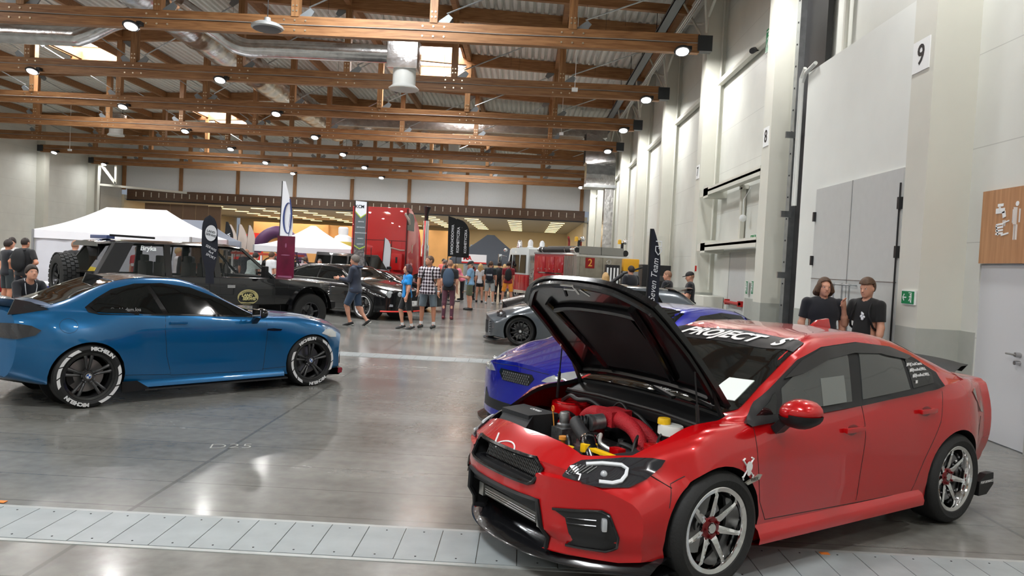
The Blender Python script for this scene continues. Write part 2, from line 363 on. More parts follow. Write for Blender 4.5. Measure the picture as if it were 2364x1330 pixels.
exit_sign(1752, 664, XW - 0.06, 0.17, 0.17, 'small square green notice beside the exit door', 0)
# exit doorway bay (between columns 7 and 8): door, ledges, red bar, box
d = struct(MB().bb(XW + 0.02, XW + 0.08, 18.4, 19.9, 0, 2.35).build('door_2', MATS['door_grey'], smooth=False), 'light grey exit door with red push bar')
b = MB(); b.tube([(XW - 0.08, 18.5, 1.05), (XW - 0.08, 19.8, 1.05)], 0.04, 8); b.bb(XW - 0.1, XW + 0.03, 18.5, 18.6, 0.98, 1.12); b.bb(XW - 0.1, XW + 0.03, 19.7, 19.8, 0.98, 1.12); b.build('push_bar', M_red, d)
for (z, lab) in ((2.48, 'lower white steel ledge above the exit door'), (4.0, 'upper white steel ledge between the number seven and eight columns')):
    b = MB(); b.bb(XR + 0.02, XR + 0.42, 16.0, 21.0, z, z + 0.06); b.bb(XR + 0.02, XR + 0.05, 16.0, 21.4, z - 0.09, z + 0.12); b.bb(XR + 0.02, XW, 20.5, 21.0, z - 0.15, z + 0.2)
    tag(b.build('wall_ledge', M_column, smooth=False), lab, 'ledge')
b = MB(); b.bb(XW - 0.14, XW - 0.04, 18.6, 18.75, 2.55, 3.95); b.bb(XW - 0.14, XW - .01, 18.5, 18.85, 3.9, 4.0); tag(b.build('steel_post', M_column, smooth=False), 'short white steel post between the two ledges', 'post')
b = MB(); b.sph((XW - 0.2, 18.2, 3.15), 0.09, 12); b.tube([(XW - 0.05, 18.2, 3.9), (XW - 0.2, 18.2, 3.6), (XW - 0.2, 18.2, 3.2)], 0.012, 6); tag(b.build('dome_camera', M_signwhite), 'small white dome camera hanging between the ledges', 'camera')
p = at_x(1741, 120, XW - 0.25); b = MB(); b.tube([p + Vector((0, 0, 0.05)), p + Vector((-0.12, -0.25, -0.05))], 0.07, 10); b.tube([p, p + Vector((0.2, 0, 0.1))], 0.02, 6)
tag(b.build('bullet_camera', M_dark), 'dark bullet camera below the high exit sign', 'camera')
b = MB(); b.bb(XR + 0.0, XW - .02, 20.2, 21.3, 0, 1.15); tag(b.build('storage_box', M_column, bevel=0.01), 'low off-white box at the foot of the number seven column', 'box')
p = at_x(1606, 620, XR - 0.013); b = MB(); b.box(p, (0.03, 0.1, 0.16)); tag(b.build('alarm_button', M_red), 'small red alarm button on the number seven column', 'alarm')
# near right: washroom door and sign
d = struct(MB().bb(XW + 0.02, XW + 0.07, 8.0, 9.0, 0.01, 2.03).build('door_3', mat('washroom_door', srgb(205, 207, 210), 0.4), smooth=False), 'pale grey washroom door at the right edge')
b = MB(); b.tube([(XW - 0.03, 8.2, 1.05), (XW - 0.05, 8.2, 1.05), (XW - 0.05, 8.34, 1.05)], 0.01, 8); b.disc((XW - 0.01, 8.2, 1.05), 0.026, 14, 'X', 0.06); b.disc((XW - 0.01, 8.2, 0.96), 0.024, 14, 'X', 0.06); b.tube([(XW - 0.03, 8.2, 1.05), (XW + 0.03, 8.2, 1.05)], .012, 8)
b.build('door_handle', mat('brushed_steel', (0.5, 0.5, 0.5), 0.3, 1.0), d)
b = MB(); b.bb(XW - 0.012, XW + 0.05, 7.88, 8.0, 0, 2.03); tag(b.build('door_frame', wood_mat('door_wood', srgb(190, 140, 90), srgb(205, 158, 110), (8, 8, .5)), smooth=False), 'light wooden door frame strip at the right edge', 'door frame')
t = thing('washroom_sign', 'wood-effect washroom sign with white tap, hands and man pictograms', 'sign', (XW - 0.03, 8.97, 2.05), -math.pi / 2)
M_signwood = wood_mat('sign_wood', srgb(170, 122, 82), srgb(192, 143, 100), (10, 10, .6))
MB().bb(0, 1.6, -0.01, 0.02, 0, 0.85).build('sign_panel', M_signwood, t, smooth=False)
b = MB(); y = -0.014
T0 = lambda x, z: (0.22 + x, y, 0.32 + z)
for a, c, r in (((0.05, .28), (.21, .28), .03), ((.13, .28), (.13, .34), .02), ((.08, .345), (.18, .345), .016), ((.19, .27), (.21, .2), .028)):
    b.bar(T0(*a), T0(*c), .004, 2 * r)
for i in range(3): b.bar(T0(.19 + i * .02, .17), T0(.19 + i * .02, .1), .004, .006)
for i in range(4): b.bar(T0(.07, .12 - i * .035), T0(.2, .13 - i * .035), .004, .022)
b.bar(T0(.17, .0), T0(.3, .02), .004, .02); b.bar(T0(.2, .14), T0(.3, .16), .004, .016); b.bar(T0(.07, .12), T0(.12, .0), .004, .02)
b.build('tap_and_hands', M_signwhite, t, smooth=False)
b = MB(); b.disc((0.64, y, 0.66), .028, 14, 'Y', .004); b.bar((.64, y, .62), (.64, y, .43), .004, .075); b.bar((.585, y, .6), (.585, y, .45), .004, .022); b.bar((.695, y, .6), (.695, y, .45), .004, .022); b.bar((.622, y, .43), (.622, y, .26), .004, .03); b.bar((.658, y, .43), (.658, y, .26), .004, .03)
b.build('man_pictogram', M_signwhite, t, smooth=False)
# ---- left wall and its columns
struct(MB().bb(XL - 0.9, XL - 0.6, YF, YB, 0, 12).build('wall_left', M_wall, smooth=False), 'pale panelled wall at the left')
for k in range(4, 9):
    y = CY0 + CP * k
    b = MB(); b.bb(XL - 0.6, XL, y, y + 0.5, 0, 11)
    tag(b.build('wall_column', M_column, smooth=False), 'pale column on the left wall behind the white tent, %s from the far end' % ORD[8 - k], 'column', 'columns along the left wall')
# ---- walls behind and beside the camera
struct(MB().bb(XL - 1, XW + 1, YF - 0.3, YF, 0, 12).build('wall_front', M_white, smooth=False), 'white wall behind the camera')

# ---- roof
def roof_z(x): return 10.55 + 0.047 * (XR - x if x > -14.45 else (x - XL))
SKY = [(sx, sy) for sy in (-0.5, 17.0, 34.0, 52.2) for sx in (-4.3, -21.4)]
M_roof = mat('corrugated_roof_sheet', srgb(232, 232, 226), 0.5, var=0.04)
def roof_half(x0, x1, nm):
    b = MB(); n = int(round(abs(x1 - x0) / 0.28)); dx = (x1 - x0) / n
    prof = []
    for i in range(n):
        x = x0 + i * dx
        for f, h in ((0, 0), (0.3, 0), (0.42, 0.13), (0.72, 0.13), (0.86, 0)): prof.append((x + f * dx, h))
    prof.append((x1, 0))
    for (sa, sb) in [(YF, -3.0), (-3.0, 2.0), (2.0, 14.5), (14.5, 19.5), (19.5, 31.5), (31.5, 36.5), (36.5, 49.7), (49.7, 54.7), (54.7, YB + .2)]:
        holes = [(sx - 1.2, sx + 1.2) for sx, sy in SKY if sa < sy < sb] if sb - sa < 5.5 else []
        run = []
        for i in range(len(prof) - 1):
            xm = (prof[i][0] + prof[i + 1][0]) / 2
            if any(h0 < xm < h1 for h0, h1 in holes): continue
            a, c = prof[i], prof[i + 1]
            b.add([(a[0], sa, roof_z(a[0]) + a[1]), (c[0], sa, roof_z(c[0]) + c[1]), (c[0], sb, roof_z(c[0]) + c[1]), (a[0], sb, roof_z(a[0]) + a[1])], [(0, 1, 2, 3)])
    return b.build(nm, M_roof, smooth=False, recalc=False)
struct(roof_half(-14.45, XW + .2, 'ceiling'), 'corrugated metal roof sheets above the timber trusses')
struct(roof_half(XL - .9, -14.45, 'ceiling_left_slope'), 'corrugated metal roof sheets of the far slope')
for i, (sx, sy) in enumerate(SKY):
    z = roof_z(sx)
    struct(MB().bb(sx - 1.25, sx + 1.25, sy - 2.55, sy + 2.55, z + 0.2, z + 0.24).build('window_%d' % (i + 1), M_skyglow, smooth=False), 'bright rooflight pane set in the corrugated roof')
    b = MB(); b.bb(sx - 1.28, sx - 1.18, sy - 2.5, sy + 2.5, z - .3, z + .22); b.bb(sx + 1.18, sx + 1.28, sy - 2.5, sy + 2.5, z - .3, z + .22)
    b.bb(sx - 1.28, sx + 1.28, sy - 2.6, sy - 2.5, z - .3, z + .22); b.bb(sx - 1.28, sx + 1.28, sy + 2.5, sy + 2.6, z - .45, z + .22)
    struct(b.build('trim_%d' % (i + 10), M_wood, smooth=False), 'timber curb around a rooflight')
# ---- timber trusses
TY = [21.0 + 6.05 * k for k in range(-4, 7)]
HID = ['behind the camera', 'right above the camera', 'over the front of the red car', 'over the blue coupe bonnets']
NX = [XR - 3.87 * k for k in range(11)]
def truss(i, y):
    vis = y > 20
    lab = ('timber roof truss, %s from the camera' % ORD[i - 4] if vis else 'timber roof truss %s' % HID[i])
    t = thing('roof_truss', lab, 'roof truss', (0, y, 0), 0, 'timber roof trusses')
    b = MB(); b.bb(XL + .1, XR - 0.35, -0.11, 0.11, 7.85, 8.1); b.bb(XL + .1, XR - 0.35, -0.11, 0.11, 8.125, 8.36); b.build('bottom_chord', M_wood, t, smooth=False)
    b = MB()
    for x0, x1 in ((XR, -14.45), (-14.45, XL)):
        b.bar((x0, 0, roof_z(x0) - .28), (x1, 0, roof_z(x1) - .28), 0.2, 0.48, (0, 0, 1))
    b.build('top_chord', M_wood, t, smooth=False)
    for k in range(1, 10):
        x = NX[k]; b = MB(); b.bb(x - .11, x + .11, -0.13, 0.13, 8.34, roof_z(x) - .5); b.build('post', M_woodZ, t, smooth=False)
    for x in (XR - 0.2, XL + .1): MB().bb(x - .2, x + .2, -0.14, 0.14, 7.9, 8.33).build('end_shoe', mat('shoe_steel', (.06, .065, .07), .4, .6), t, smooth=False)
    if vis:
        bo = MB(); GS = mat('gusset_steel', (.26, .29, .31), .45, .4)
        for k in range(1, 10):
            x = NX[k]
            for sg in ((1,) if k < 5 else (-1,) if k > 5 else (1, -1)):
                xn = x + sg * 3.87; zt = roof_z(xn) - .55; a = Vector((x + sg * .35, 0, 8.36 + .28)); c = Vector((xn - sg * .25, 0, zt - .1))
                MB().tube([a, c], 0.022, 6).build('tension_rod', M_galv, t)
                MB().prism([(.1, 0), (.42, 0), (.52, .16), (.4, .26), (.12, .05)] if sg > 0 else [(-.1, 0), (-.12, .05), (-.4, .26), (-.52, .16), (-.42, 0)], frame((x, -.04, 8.36), (1, 0, 0), (0, 0, 1)), -.04).build('gusset_plate', GS, t, smooth=False)
                MB().prism([(-.1, 0), (-.42, 0), (-.5, -.16), (-.38, -.26), (-.1, -.06)] if sg > 0 else [(.1, 0), (.1, -.06), (.38, -.26), (.5, -.16), (.42, 0)], frame((xn, -.04, zt + .04), (1, 0, 0), (0, 0, 1)), -.04).build('gusset_plate', GS, t, smooth=False)
            if y < 48:
                for dx in (-.3, 0, .3):
                    for dz in (7.97, 8.24): bo.disc((x + dx, -.115, dz), .028, 8, 'Y', .02)
                for dx in (-.05, .05):
                    for dz in (8.5, 8.64): bo.disc((x + dx, -.135, dz), .026, 8, 'Y', .02)
        if bo.v: bo.build('bolt', mat('bolt_zinc', (.75, .66, .5), .35, .8), t, smooth=False)
        b = MB(); pts = [(XL + .4 + q * 1.9, -.125, 8.12 + .012 * math.sin(q * 2.1)) for q in range(21)]; b.tube(pts, .012, 5)
        b.build('cable', mat('grey_cable', (.35, .33, .3), .5), t)
for i, y in enumerate(TY): truss(i, y)
# longitudinal purlins on the node lines
for k in range(11):
    x = NX[k] if 0 < k < 10 else (XR - .1 if k == 0 else XL + .1)
    b = MB(); b.bb(x - .09, x + .09, YF, YB, roof_z(x) - .36, roof_z(x) - .02)
    tag(b.build('purlin', M_wood, smooth=False), 'long timber purlin running down the hall under the roof, %s from the right wall' % ORD[k], 'roof beam', 'purlins under the roof')
b = MB(); b.bar((XR, 24.0, roof_z(XR) - .5), (-14.45, 24.0, roof_z(-14.45) - .5), .18, .26)
tag(b.build('cross_beam', M_wood, smooth=False), 'dark timber cross beam at the top of the picture', 'roof beam')
# eaves steel lattice and cable tray on the right
t = thing('cable_tray', 'galvanised cable tray and pipes running along the right eaves', 'cable tray')
b = MB(); b.bb(3.85, 4.15, 12, 40, 9.35, 9.38); b.bb(3.85, 3.87, 12, 40, 9.35, 9.45); b.bb(4.13, 4.15, 12, 40, 9.35, 9.45); b.build('tray', mat('tray_grey', (.16, .17, .18), .5, .5), t, smooth=False)
b = MB(); [b.tube([(4.35 + q * .12, 12, 9.15 + q * .1), (4.35 + q * .12, 40, 9.15 + q * .1)], .03, 6) for q in range(3)]; b.build('pipe', M_galv, t)
b = MB(); [b.bar((4.0, 13 + q * 3.0, 9.4), (4.0, 13 + q * 3.0, roof_z(3.8) - .05), .02, .02) for q in range(9)]; b.build('hanger', M_dark, t)
b = MB()
for k in range(1, 9):
    y = CY0 + CP * k
    b.tube([(XR - .05, y, 8.6), (XR - .6, y - 1.5, roof_z(4) - .1)], .035, 6); b.tube([(XR - .05, y + .5, 8.6), (XR - .6, y + 2, roof_z(4) - .1)], .035, 6) if k < 8 else None
    b.tube([(XR - .05, y + .5, 9.0), (XR - .05, y + 3.3, 9.9), (XR - .05, y + 5.9, 9.0)], .04, 6) if k < 8 else None
tag(b.build('eaves_bracing', M_column), 'steel bracing between the column heads under the right eaves', 'bracing')
# ---- high-bay LED lamps on the bottom chords
SPOTL = bpy.data.lights.new('led_light', 'AREA'); SPOTL.shape = 'DISK'; SPOTL.size = 0.5; SPOTL.energy = 560; SPOTL.color = (1.0, 0.98, 0.95)
lamp_mesh = None
EDGEL = SPOTL.copy(); EDGEL.energy = 200
WALLL = SPOTL.copy(); WALLL.energy = 380
LX = [4.05, -11.2, -18.0, -32.6, -3.6, -25.6]
def lamp(i, j, x, y):
    global lamp_mesh
    nm = 'round LED floodlight under the %s truss, %s from the right wall' % (ORD[i - 4], ORD[j]) if y > 20 else 'round LED floodlight %s, %s from the wall' % (HID[i], ORD[j])
    t = thing('flood_lamp', nm, 'lamp', (x, y - .3, 7.82), 0, 'LED floodlights on the trusses')
    if lamp_mesh is None:
        T = Matrix.Rotation(-.38, 4, 'X')
        a = MB().lathe([(0, .09), (.12, .09), (.2, .05), (.23, 0), (.22, -.02), (0, -.02)], 20, T).box((.2, .12, .1), (.12, .25, .1)).build('housing', M_dark, t)
        c = MB().lathe([(0, -.035), (.165, -.035), (.175, -.02), (0, -.02)], 20, T).build('lens', M_lampglow, t); lamp_mesh = (a, c)
    else:
        for q in lamp_mesh: o = q.copy(); COL.objects.link(o); o.parent = t
    l = bpy.data.objects.new('led_light', SPOTL); COL.objects.link(l); l.parent = t; l.location = (0, -.02, -.06); l.rotation_euler = (.12, 0, 0)
    if j == 3: l.data = EDGEL
    if j == 0: l.data = WALLL
for i, y in enumerate(TY):
    for j, x in enumerate(LX[:4]): lamp(i, j, x, y)
# daylight through the rooflights
for sx, sy in SKY:
    L_ = bpy.data.lights.new('rooflight_daylight', 'AREA'); L_.shape = 'RECTANGLE'; L_.size = 2.3; L_.size_y = 4.8; L_.energy = 2600; L_.color = (.9, .96, 1.0)
    l = bpy.data.objects.new('rooflight_daylight', L_); COL.objects.link(l); l.location = (sx, sy, roof_z(sx) + .17)
# ---- back partition: header, mullions, panels, back room
def zs(n): return n
struct(MB().bb(XL - .9, XW + .3, YB, YB + .15, 6.45, 12).build('wall_back', M_screen, smooth=False), 'white upper partition panels above the timber header')
b = MB()
for k in range(9):
    x = 4.6 - 4.85 * k; b.bb(x - .14, x + .14, YB - .14, YB, 6.4, 9.6)
struct(b.build('trim_4', M_woodZ, smooth=False), 'timber mullions between the white upper panels')
t = thing('header_beam', 'long timber header beam with pale ribs above the back opening', 'header beam', (0, YB - .2, 0))
MB().bb(XL, XR, -.1, .1, 5.6, 6.45).build('beam', wood_mat('dark_header', (.07, .035, .018), (.13, .065, .03)), t, smooth=False)
b = MB()
for q in range(58): b.bb(XR - .9 - q * .65, XR - .84 - q * .65, -.13, -.1, 5.85, 6.25)
b.build('rib', mat('pale_rib', (.6, .55, .45), .5), t, smooth=False)
MB().bb(XL, XR, -.15, .0, 5.5, 5.6).build('track', M_dark, t, smooth=False)
YE = 88.0
struct(MB().bb(XL, XR + 5, YE, YE + .2, 0, 7).build('wall_far', M_beige, smooth=False), 'beige end wall of the back room')
b = MB(); b.bb(XR, XR + .3, YB + .5, YE, 0, 6); struct(b.build('wall_far_right', M_beige, smooth=False), 'beige side wall of the back room')
struct(MB().bb(XL - .6, XL - .4, YB, YE, 0, 6).build('wall_far_left', M_beige, smooth=False), 'beige left wall of the back room')
struct(MB().bb(XL - .5, XR + .5, YB + .2, YE, 5.55, 5.7).build('ceiling_far', mat('far_ceiling', (.5, .5, .48), .6), smooth=False), 'flat white ceiling of the back room')
b = MB(); b.bb(-30, -7.5, YE - 6, YE - 5.8, 0, 5.0); struct(b.build('wall_timber', M_orange, smooth=False), 'warm timber-clad wall in the back room')
b = MB(); b.bb(-29, -12, YE - 6.5, YE - 6, 3.4, 3.75); b.bb(-22, -21.6, YE - 6.4, YE - 6, 0, 5); b.bb(-14, -13.6, YE - 6.4, YE - 6, 0, 5); struct(b.build('trim_5', M_orange, smooth=False), 'timber ledge and pilasters on the warm wall')
M_pdark = mat('partition_brown', srgb(120, 95, 75), .6)
b = MB(); [b.bb(-9.5 + q * 1.4, -9.4 + q * 1.4, YE - .6, YE - .5, 0, 5) for q in range(3)]; struct(b.build('trim_6', M_dark, smooth=False), 'dark joints of the sliding wall')
b = MB()
for q in range(6):
    x0 = -32.6 + q * 1.1; b.bb(x0, x0 + 1.05, YB + .4, YB + .5, 0, 5.4)
struct(b.build('wall_sliding', M_pdark, smooth=False), 'stacked brown sliding wall leaves at the left of the opening')
SL = bpy.data.lights.new('strip_glow', 'AREA'); SL.shape = 'RECTANGLE'; SL.size = 9; SL.size_y = 5; SL.energy = 1150; SL.color = (1, .80, .56)
ystr = MB().bb(-.62, .62, -.14, .14, -.04, 0)
for gi, gx in enumerate((4.0, 0.2, -3.6, -7.4, -11.2, -15, -18.8, -22.6, -26.4)):
    t = thing('ceiling_light_row', 'row of warm strip lights on the back room ceiling, %s row from the right' % ORD[gi], 'ceiling light', (gx - 1.2, YB + 3, 5.54), 0, 'warm strip light rows in the back room')
    for q in range(7):
        o = MB().bb(-.62, .62, -.14, .14, -.04, 0).build('strip_light', M_yglow, t, smooth=False); o.location = (0, q * 3.1, 0)
for gx in (-26, -15, -4):
    for gy in (68, 80):
        l = bpy.data.objects.new('strip_glow', SL); COL.objects.link(l); l.location = (gx, gy, 5.45)
# left corner: steel frame with canopy
t = thing('lattice_support', 'white steel frame with lattice on the left above the canopy', 'frame', (-33.2, 57.5, 0))
b = MB(); [b.bar(a, c, .16, .16) for a, c in (((0, 0, 6.4), (0, 0, 8.0)), ((0, 0, 8.0), (1.3, 0, 8.0)), ((1.3, 0, 8.0), (1.3, 0, 6.4)), ((0, 0, 8.0), (1.3, 0, 6.4)), ((0, 0, 6.3), (5.5, 3, 6.2)), ((0, 0, 0), (0, 0, 6.4)))]
b.build('bar', M_column, t)
# ---- ducts
def duct(name, pts, r, lab, parent=None, n=20):
    b = MB(); b.tube(pts, r, n); o = b.build(name, M_foil, parent)
    if not parent: tag(o, lab, 'duct')
    return o
b = MB(); pts = [Vector((-11.8, y, 9.35)) for y in np.arange(14, 46.1, .25)]
b.tube(pts, [.62 + .02 * (i % 2) + .015 * math.sin(i * 1.7) for i in range(len(pts))], 28)
tag(b.build('main_duct', M_foil), 'thick crinkled foil ventilation duct running down the hall', 'duct')
t = thing('branch_duct', 'foil branch duct going right from the main duct to the nearest white outlet', 'duct', (0, 23.6, 8.15))
b = MB(); b.tube(cr([(-10.9, -.6, 1.0), (-9.9, -.1, .4), (-9.2, 0, .02), (-8, 0, 0), (-4.5, 0, 0)], 5), .28, 18); b.build('duct_run', M_foil, t)
b = MB(); b.bb(-4.55, -3.6, -.42, .42, -.5, .42); b.build('plenum_box', M_foil, t, bevel=.03)
b = MB(); b.lathe([(0, -.5), (.36, -.5), (.36, -.95), (.44, -1.02), (.48, -1.05), (.47, -1.08), (.3, -1.06), (.1, -1.0), (0, -.98)], 28, Matrix.Translation((-4.05, 0, 0))); b.build('air_outlet', mat('outlet_white', (.72, .73, .7), .4), t)
duct('branch_duct', cr([(-30, 23.4, 8.2), (-20, 23.4, 8.2), (-15, 23.4, 8.2), (-14.2, 23.4, 8.25), (-13.3, 23.6, 8.8), (-12.4, 24, 9.2)], 6), .3, 'foil branch duct leaving the main duct to the left')
b = MB(); b.bb(-11.1, 4.3, 41.7, 42.8, 9.0, 10.1); tag(b.build('cross_duct', M_foil, bevel=.03), 'long rectangular foil duct crossing to the right wall', 'duct')
t = thing('drop_duct', 'large silver duct bending down beside the right wall', 'duct', (4.0, 42.0, -.95))
b = MB(); G = []
for q in range(9):
    a = q / 8 * math.pi / 2; c = Vector((-.9, 0, 8.4)) ; r0, r1 = .1, 1.7
    G.append([c + Vector((math.sin(a) * r0, -.7, math.cos(a) * r0)), c + Vector((math.sin(a) * r1, -.7, math.cos(a) * r1)), c + Vector((math.sin(a) * r1, .7, math.cos(a) * r1)), c + Vector((math.sin(a) * r0, .7, math.cos(a) * r0)), c + Vector((math.sin(a) * r0, -.7, math.cos(a) * r0))])
b.grid(G); b.bb(-.8, .8, -.7, .7, 7.3, 8.4); b.build('elbow', M_foil, t)
b = MB(); b.bb(-.9, .9, -.75, .75, 7.15, 7.3); b.build('flange', M_galv, t, smooth=False)
b = MB(); b.bb(.3, .8, -.4, .4, 3.8, 7.2); b.build('downpipe', M_foil, t, smooth=False)
def outlet(px, py, Y, lab):
    p = at_y(px, py, Y); t = thing('air_outlet', lab, 'air outlet', p, 0, 'white drum air outlets')
    MB().lathe([(0, .35), (.36, .35), (.36, -.2), (.46, -.3), (.44, -.34), (.2, -.3), (0, -.28)], 24).build('drum', MATS['outlet_white'], t)
    MB().bb(-.4, .4, -.35, .35, .35, .9).build('plenum_box', M_foil, t, bevel=.03)
    for q in (-.35, .35): MB().bar((q, 0, .85), (q, 0, roof_z(p.x) - p.z + .05), .02, .02).build('hanger_rod', M_dark, t)
outlet(268, 300, 42.5, 'white drum air outlet hanging at left between the third and fourth trusses')
outlet(1048, 347, 48.5, 'white drum air outlet below the long foil duct')
outlet(807, 402, 60, 'white drum air outlet in front of the far white panels')
def speaker(px, py, Y, lab, r):
    p = at_y(px, py, Y); t = thing('ceiling_speaker', lab, 'speaker', p, 0, 'round hanging speakers')
    MB().lathe([(0, .22), (.08, .22), (.1, .1), (.75 * r, .06), (r, 0), (r, -.06), (.9 * r, -.09), (0, -.09)], 32).build('dish', mat('speaker_grey', (.45, .47, .47), .4, .3), t)
    MB().lathe([(0, -.092), (.88 * r, -.092), (.85 * r, -.1), (0, -.1)], 32).build('grille', mat('grille_dark', (.12, .125, .13), .6), t)
    MB().tube([(0, 0, .2), (0, 0, roof_z(p.x) - p.z - .3)], .012, 6).build('suspension_rod', M_dark, t)
speaker(617, 60, 20.2, 'large grey dish speaker hanging in front of the first truss', .42)
speaker(378, 325, 46, 'small dish speaker hanging at left among the far trusses', .42)
speaker(940, 356, 50, 'small dish speaker hanging near the middle among the far trusses', .42)
def pend(px, py, Y, lab):
    p = at_y(px, py, Y); b = MB(); b.tube([p, (p.x, p.y, roof_z(p.x) + .05)], .012, 6); b.bb(p.x - .1, p.x + .1, p.y - .06, p.y + .06, p.z - .12, p.z)
    tag(b.build('pendant_sensor', M_signwhite), lab, 'sensor')
pend(1327, 203, 25.5, 'white box sensor on a thin rod hanging beside the second truss')
pend(1296, 306, 36, 'white box sensor on a thin rod beside the fourth truss')
pend(161, 344, 45, 'thin pendant sensor hanging at left below the far trusses')
pend(730, 372, 57, 'small pendant ball sensor near the white flag')
# thin sprinkler hanger wires
b = MB(); rnd = random.Random(4)
for q in range(46):
    x = NX[rnd.randrange(1, 6)] + rnd.uniform(.4, 3.4); y = rnd.uniform(23, 40); z = roof_z(x); l = rnd.uniform(.8, 1.6); b.bar((x, y, z), (x, y, z - l), .008, .008)
    if rnd.random() < .35: b.bb(x - .15, x + .15, y - .03, y + .03, z - l - .03, z - l)
tag(b.build('hanger_wires', M_dark, smooth=False), 'thin wires hanging from the corrugated roof', 'wires', kind='stuff')
# ============================================================ CAR TOOLS (local axes: x forward, y left, z up, origin on the floor at the front axle)
def pchip(keys, x):
    keys = sorted(keys); X = [k[0] for k in keys]; Y = [k[1] for k in keys]
    if x <= X[0]: return Y[0]
    if x >= X[-1]: return Y[-1]
    h = [X[i + 1] - X[i] for i in range(len(X) - 1)]; d = [(Y[i + 1] - Y[i]) / h[i] for i in range(len(h))]
    m = [d[0]] + [0 if d[i - 1] * d[i] <= 0 else 2 * d[i - 1] * d[i] / (d[i - 1] + d[i]) for i in range(1, len(d))] + [d[-1]]
    i = max(j for j in range(len(X) - 1) if X[j] <= x); t = (x - X[i]) / h[i]
    return (2 * t ** 3 - 3 * t * t + 1) * Y[i] + (t ** 3 - 2 * t * t + t) * h[i] * m[i] + (-2 * t ** 3 + 3 * t * t) * Y[i + 1] + (t ** 3 - t * t) * h[i] * m[i + 1]
def car_grid(spec, n=86, sub=3):
    """spec: rows = list of (ykeys, zkeys) bottom-centre to top-centre; returns full closed mesh"""
    x0, x1 = spec['x']; xs = []
    for i in range(n):
        t = i / (n - 1); t = t - 0.09 * math.sin(2 * math.pi * t); xs.append(x0 + (x1 - x0) * t)
    P = []
    for x in xs:
        P.append([Vector((x, pchip(yk, x) if hasattr(yk, '__len__') else yk, pchip(zk, x) if hasattr(zk, '__len__') else zk)) for yk, zk in spec['rows']])
    # smooth across the section
    S = [cr(row, sub) for row in P]; W = spec.get('warp', lambda p: p)
    K = len(S[0]); full = []
    for row in S:
        L_ = row; R_ = [Vector((p.x, -p.y, p.z)) for p in row[1:-1]]
        full.append([W(p.copy()) for p in L_] + [W(p.copy()) for p in reversed(R_)])
    b = MB(); n2 = len(full[0]); vs = [p for r in full for p in r]; fs = []
    for i in range(len(full) - 1):
        for j in range(n2): fs.append((i * n2 + j, i * n2 + (j + 1) % n2, (i + 1) * n2 + (j + 1) % n2, (i + 1) * n2 + j))
    b.add(vs, fs)
    for row, rev in ((S[0], False), (S[-1], True)):      # end caps, bowed by the warp
        G = []
        for p in row[:]: G.append([W(Vector((p.x, p.y * (1 - 2 * k / 14), p.z))) for k in range(15)])
        b.grid(G)
    return b
def bvh_of(b): return BVHTree.FromPolygons([Vector(v) for v in b.v], b.f)
def sd_poly(poly):
    """signed distance to a 2-D polygon (negative inside)"""
    n = len(poly)
    def g(u, v):
        d = 1e9; c = False; j = n - 1
        for i in range(n):
            ax, ay = poly[j]; bx, by = poly[i]; ex, ey = bx - ax, by - ay
            t = max(0, min(1, ((u - ax) * ex + (v - ay) * ey) / (ex * ex + ey * ey + 1e-12))); d = min(d, math.hypot(u - ax - t * ex, v - ay - t * ey))
            if (by > v) != (ay > v) and u < (ax - bx) * (v - by) / (ay - by) + bx: c = not c
            j = i
        return -d if c else d
    return g
def cut(b, g, flange=None, fm=1):
    """trim the shell b where g(p) < 0; flange = inward offset of the cut edge"""
    val = [g(p) for p in b.v]; V = list(b.v); E = {}; nf = []; nm = []; edges = []
    def mid(i, j):
        k = (min(i, j), max(i, j))
        if k not in E:
            lo, hi = Vector(V[i]), Vector(V[j]); vi = val[i]
            for _ in range(7):
                m = (lo + hi) / 2; gm = g(m)
                if (gm < 0) == (vi < 0): lo = m
                else: hi = m
            E[k] = len(V); V.append(tuple((lo + hi) / 2))
        return E[k]
    for f, m in zip(b.f, b.m):
        ins = [val[i] < 0 for i in f]
        if not any(ins): nf.append(f); nm.append(m); continue
        if all(ins): continue
        for t in range(1, len(f) - 1):
            tri = (f[0], f[t], f[t + 1]); q = [val[i] < 0 for i in tri]
            if all(q): continue
            if not any(q): nf.append(tri); nm.append(m); continue
            out = []; pts = []
            for i in range(3):
                a_, c_ = tri[i], tri[(i + 1) % 3]
                if val[a_] >= 0: out.append(a_)
                if (val[a_] < 0) != (val[c_] < 0): e = mid(a_, c_); out.append(e); pts.append((e, val[a_] >= 0))
            nf.append(tuple(out)); nm.append(m)
            if len(pts) == 2: edges.append((pts[0][0], pts[1][0]) if pts[0][1] else (pts[1][0], pts[0][0]))
    if flange:
        M = {}
        def fl(i):
            if i not in M: M[i] = len(V); V.append(tuple(Vector(V[i]) + Vector(flange(Vector(V[i])))))
            return M[i]
        for a_, c_ in edges: nf.append((c_, a_, fl(a_), fl(c_))); nm.append(fm)
    b.v, b.f, b.m = V, nf, nm
    return b
def smooth_mesh(o, ang=32):
    bm = bmesh.new(); bm.from_mesh(o.data); th = math.radians(ang)
    for f in bm.faces: f.smooth = True
    for e in bm.edges: e.smooth = not (len(e.link_faces) == 2 and (e.calc_face_angle(0) > th or e.link_faces[0].material_index != e.link_faces[1].material_index))
    bm.to_mesh(o.data); bm.free()
AX = {'y': (Vector((0, -1, 0)), lambda u, v: Vector((u, 3, v))), '-y': (Vector((0, 1, 0)), lambda u, v: Vector((u, -3, v))),
      'x': (Vector((-1, 0, 0)), lambda u, v: Vector((4, u, v))), '-x': (Vector((1, 0, 0)), lambda u, v: Vector((-8, u, v))),
      'z': (Vector((0, 0, -1)), lambda u, v: Vector((u, v, 4)))}
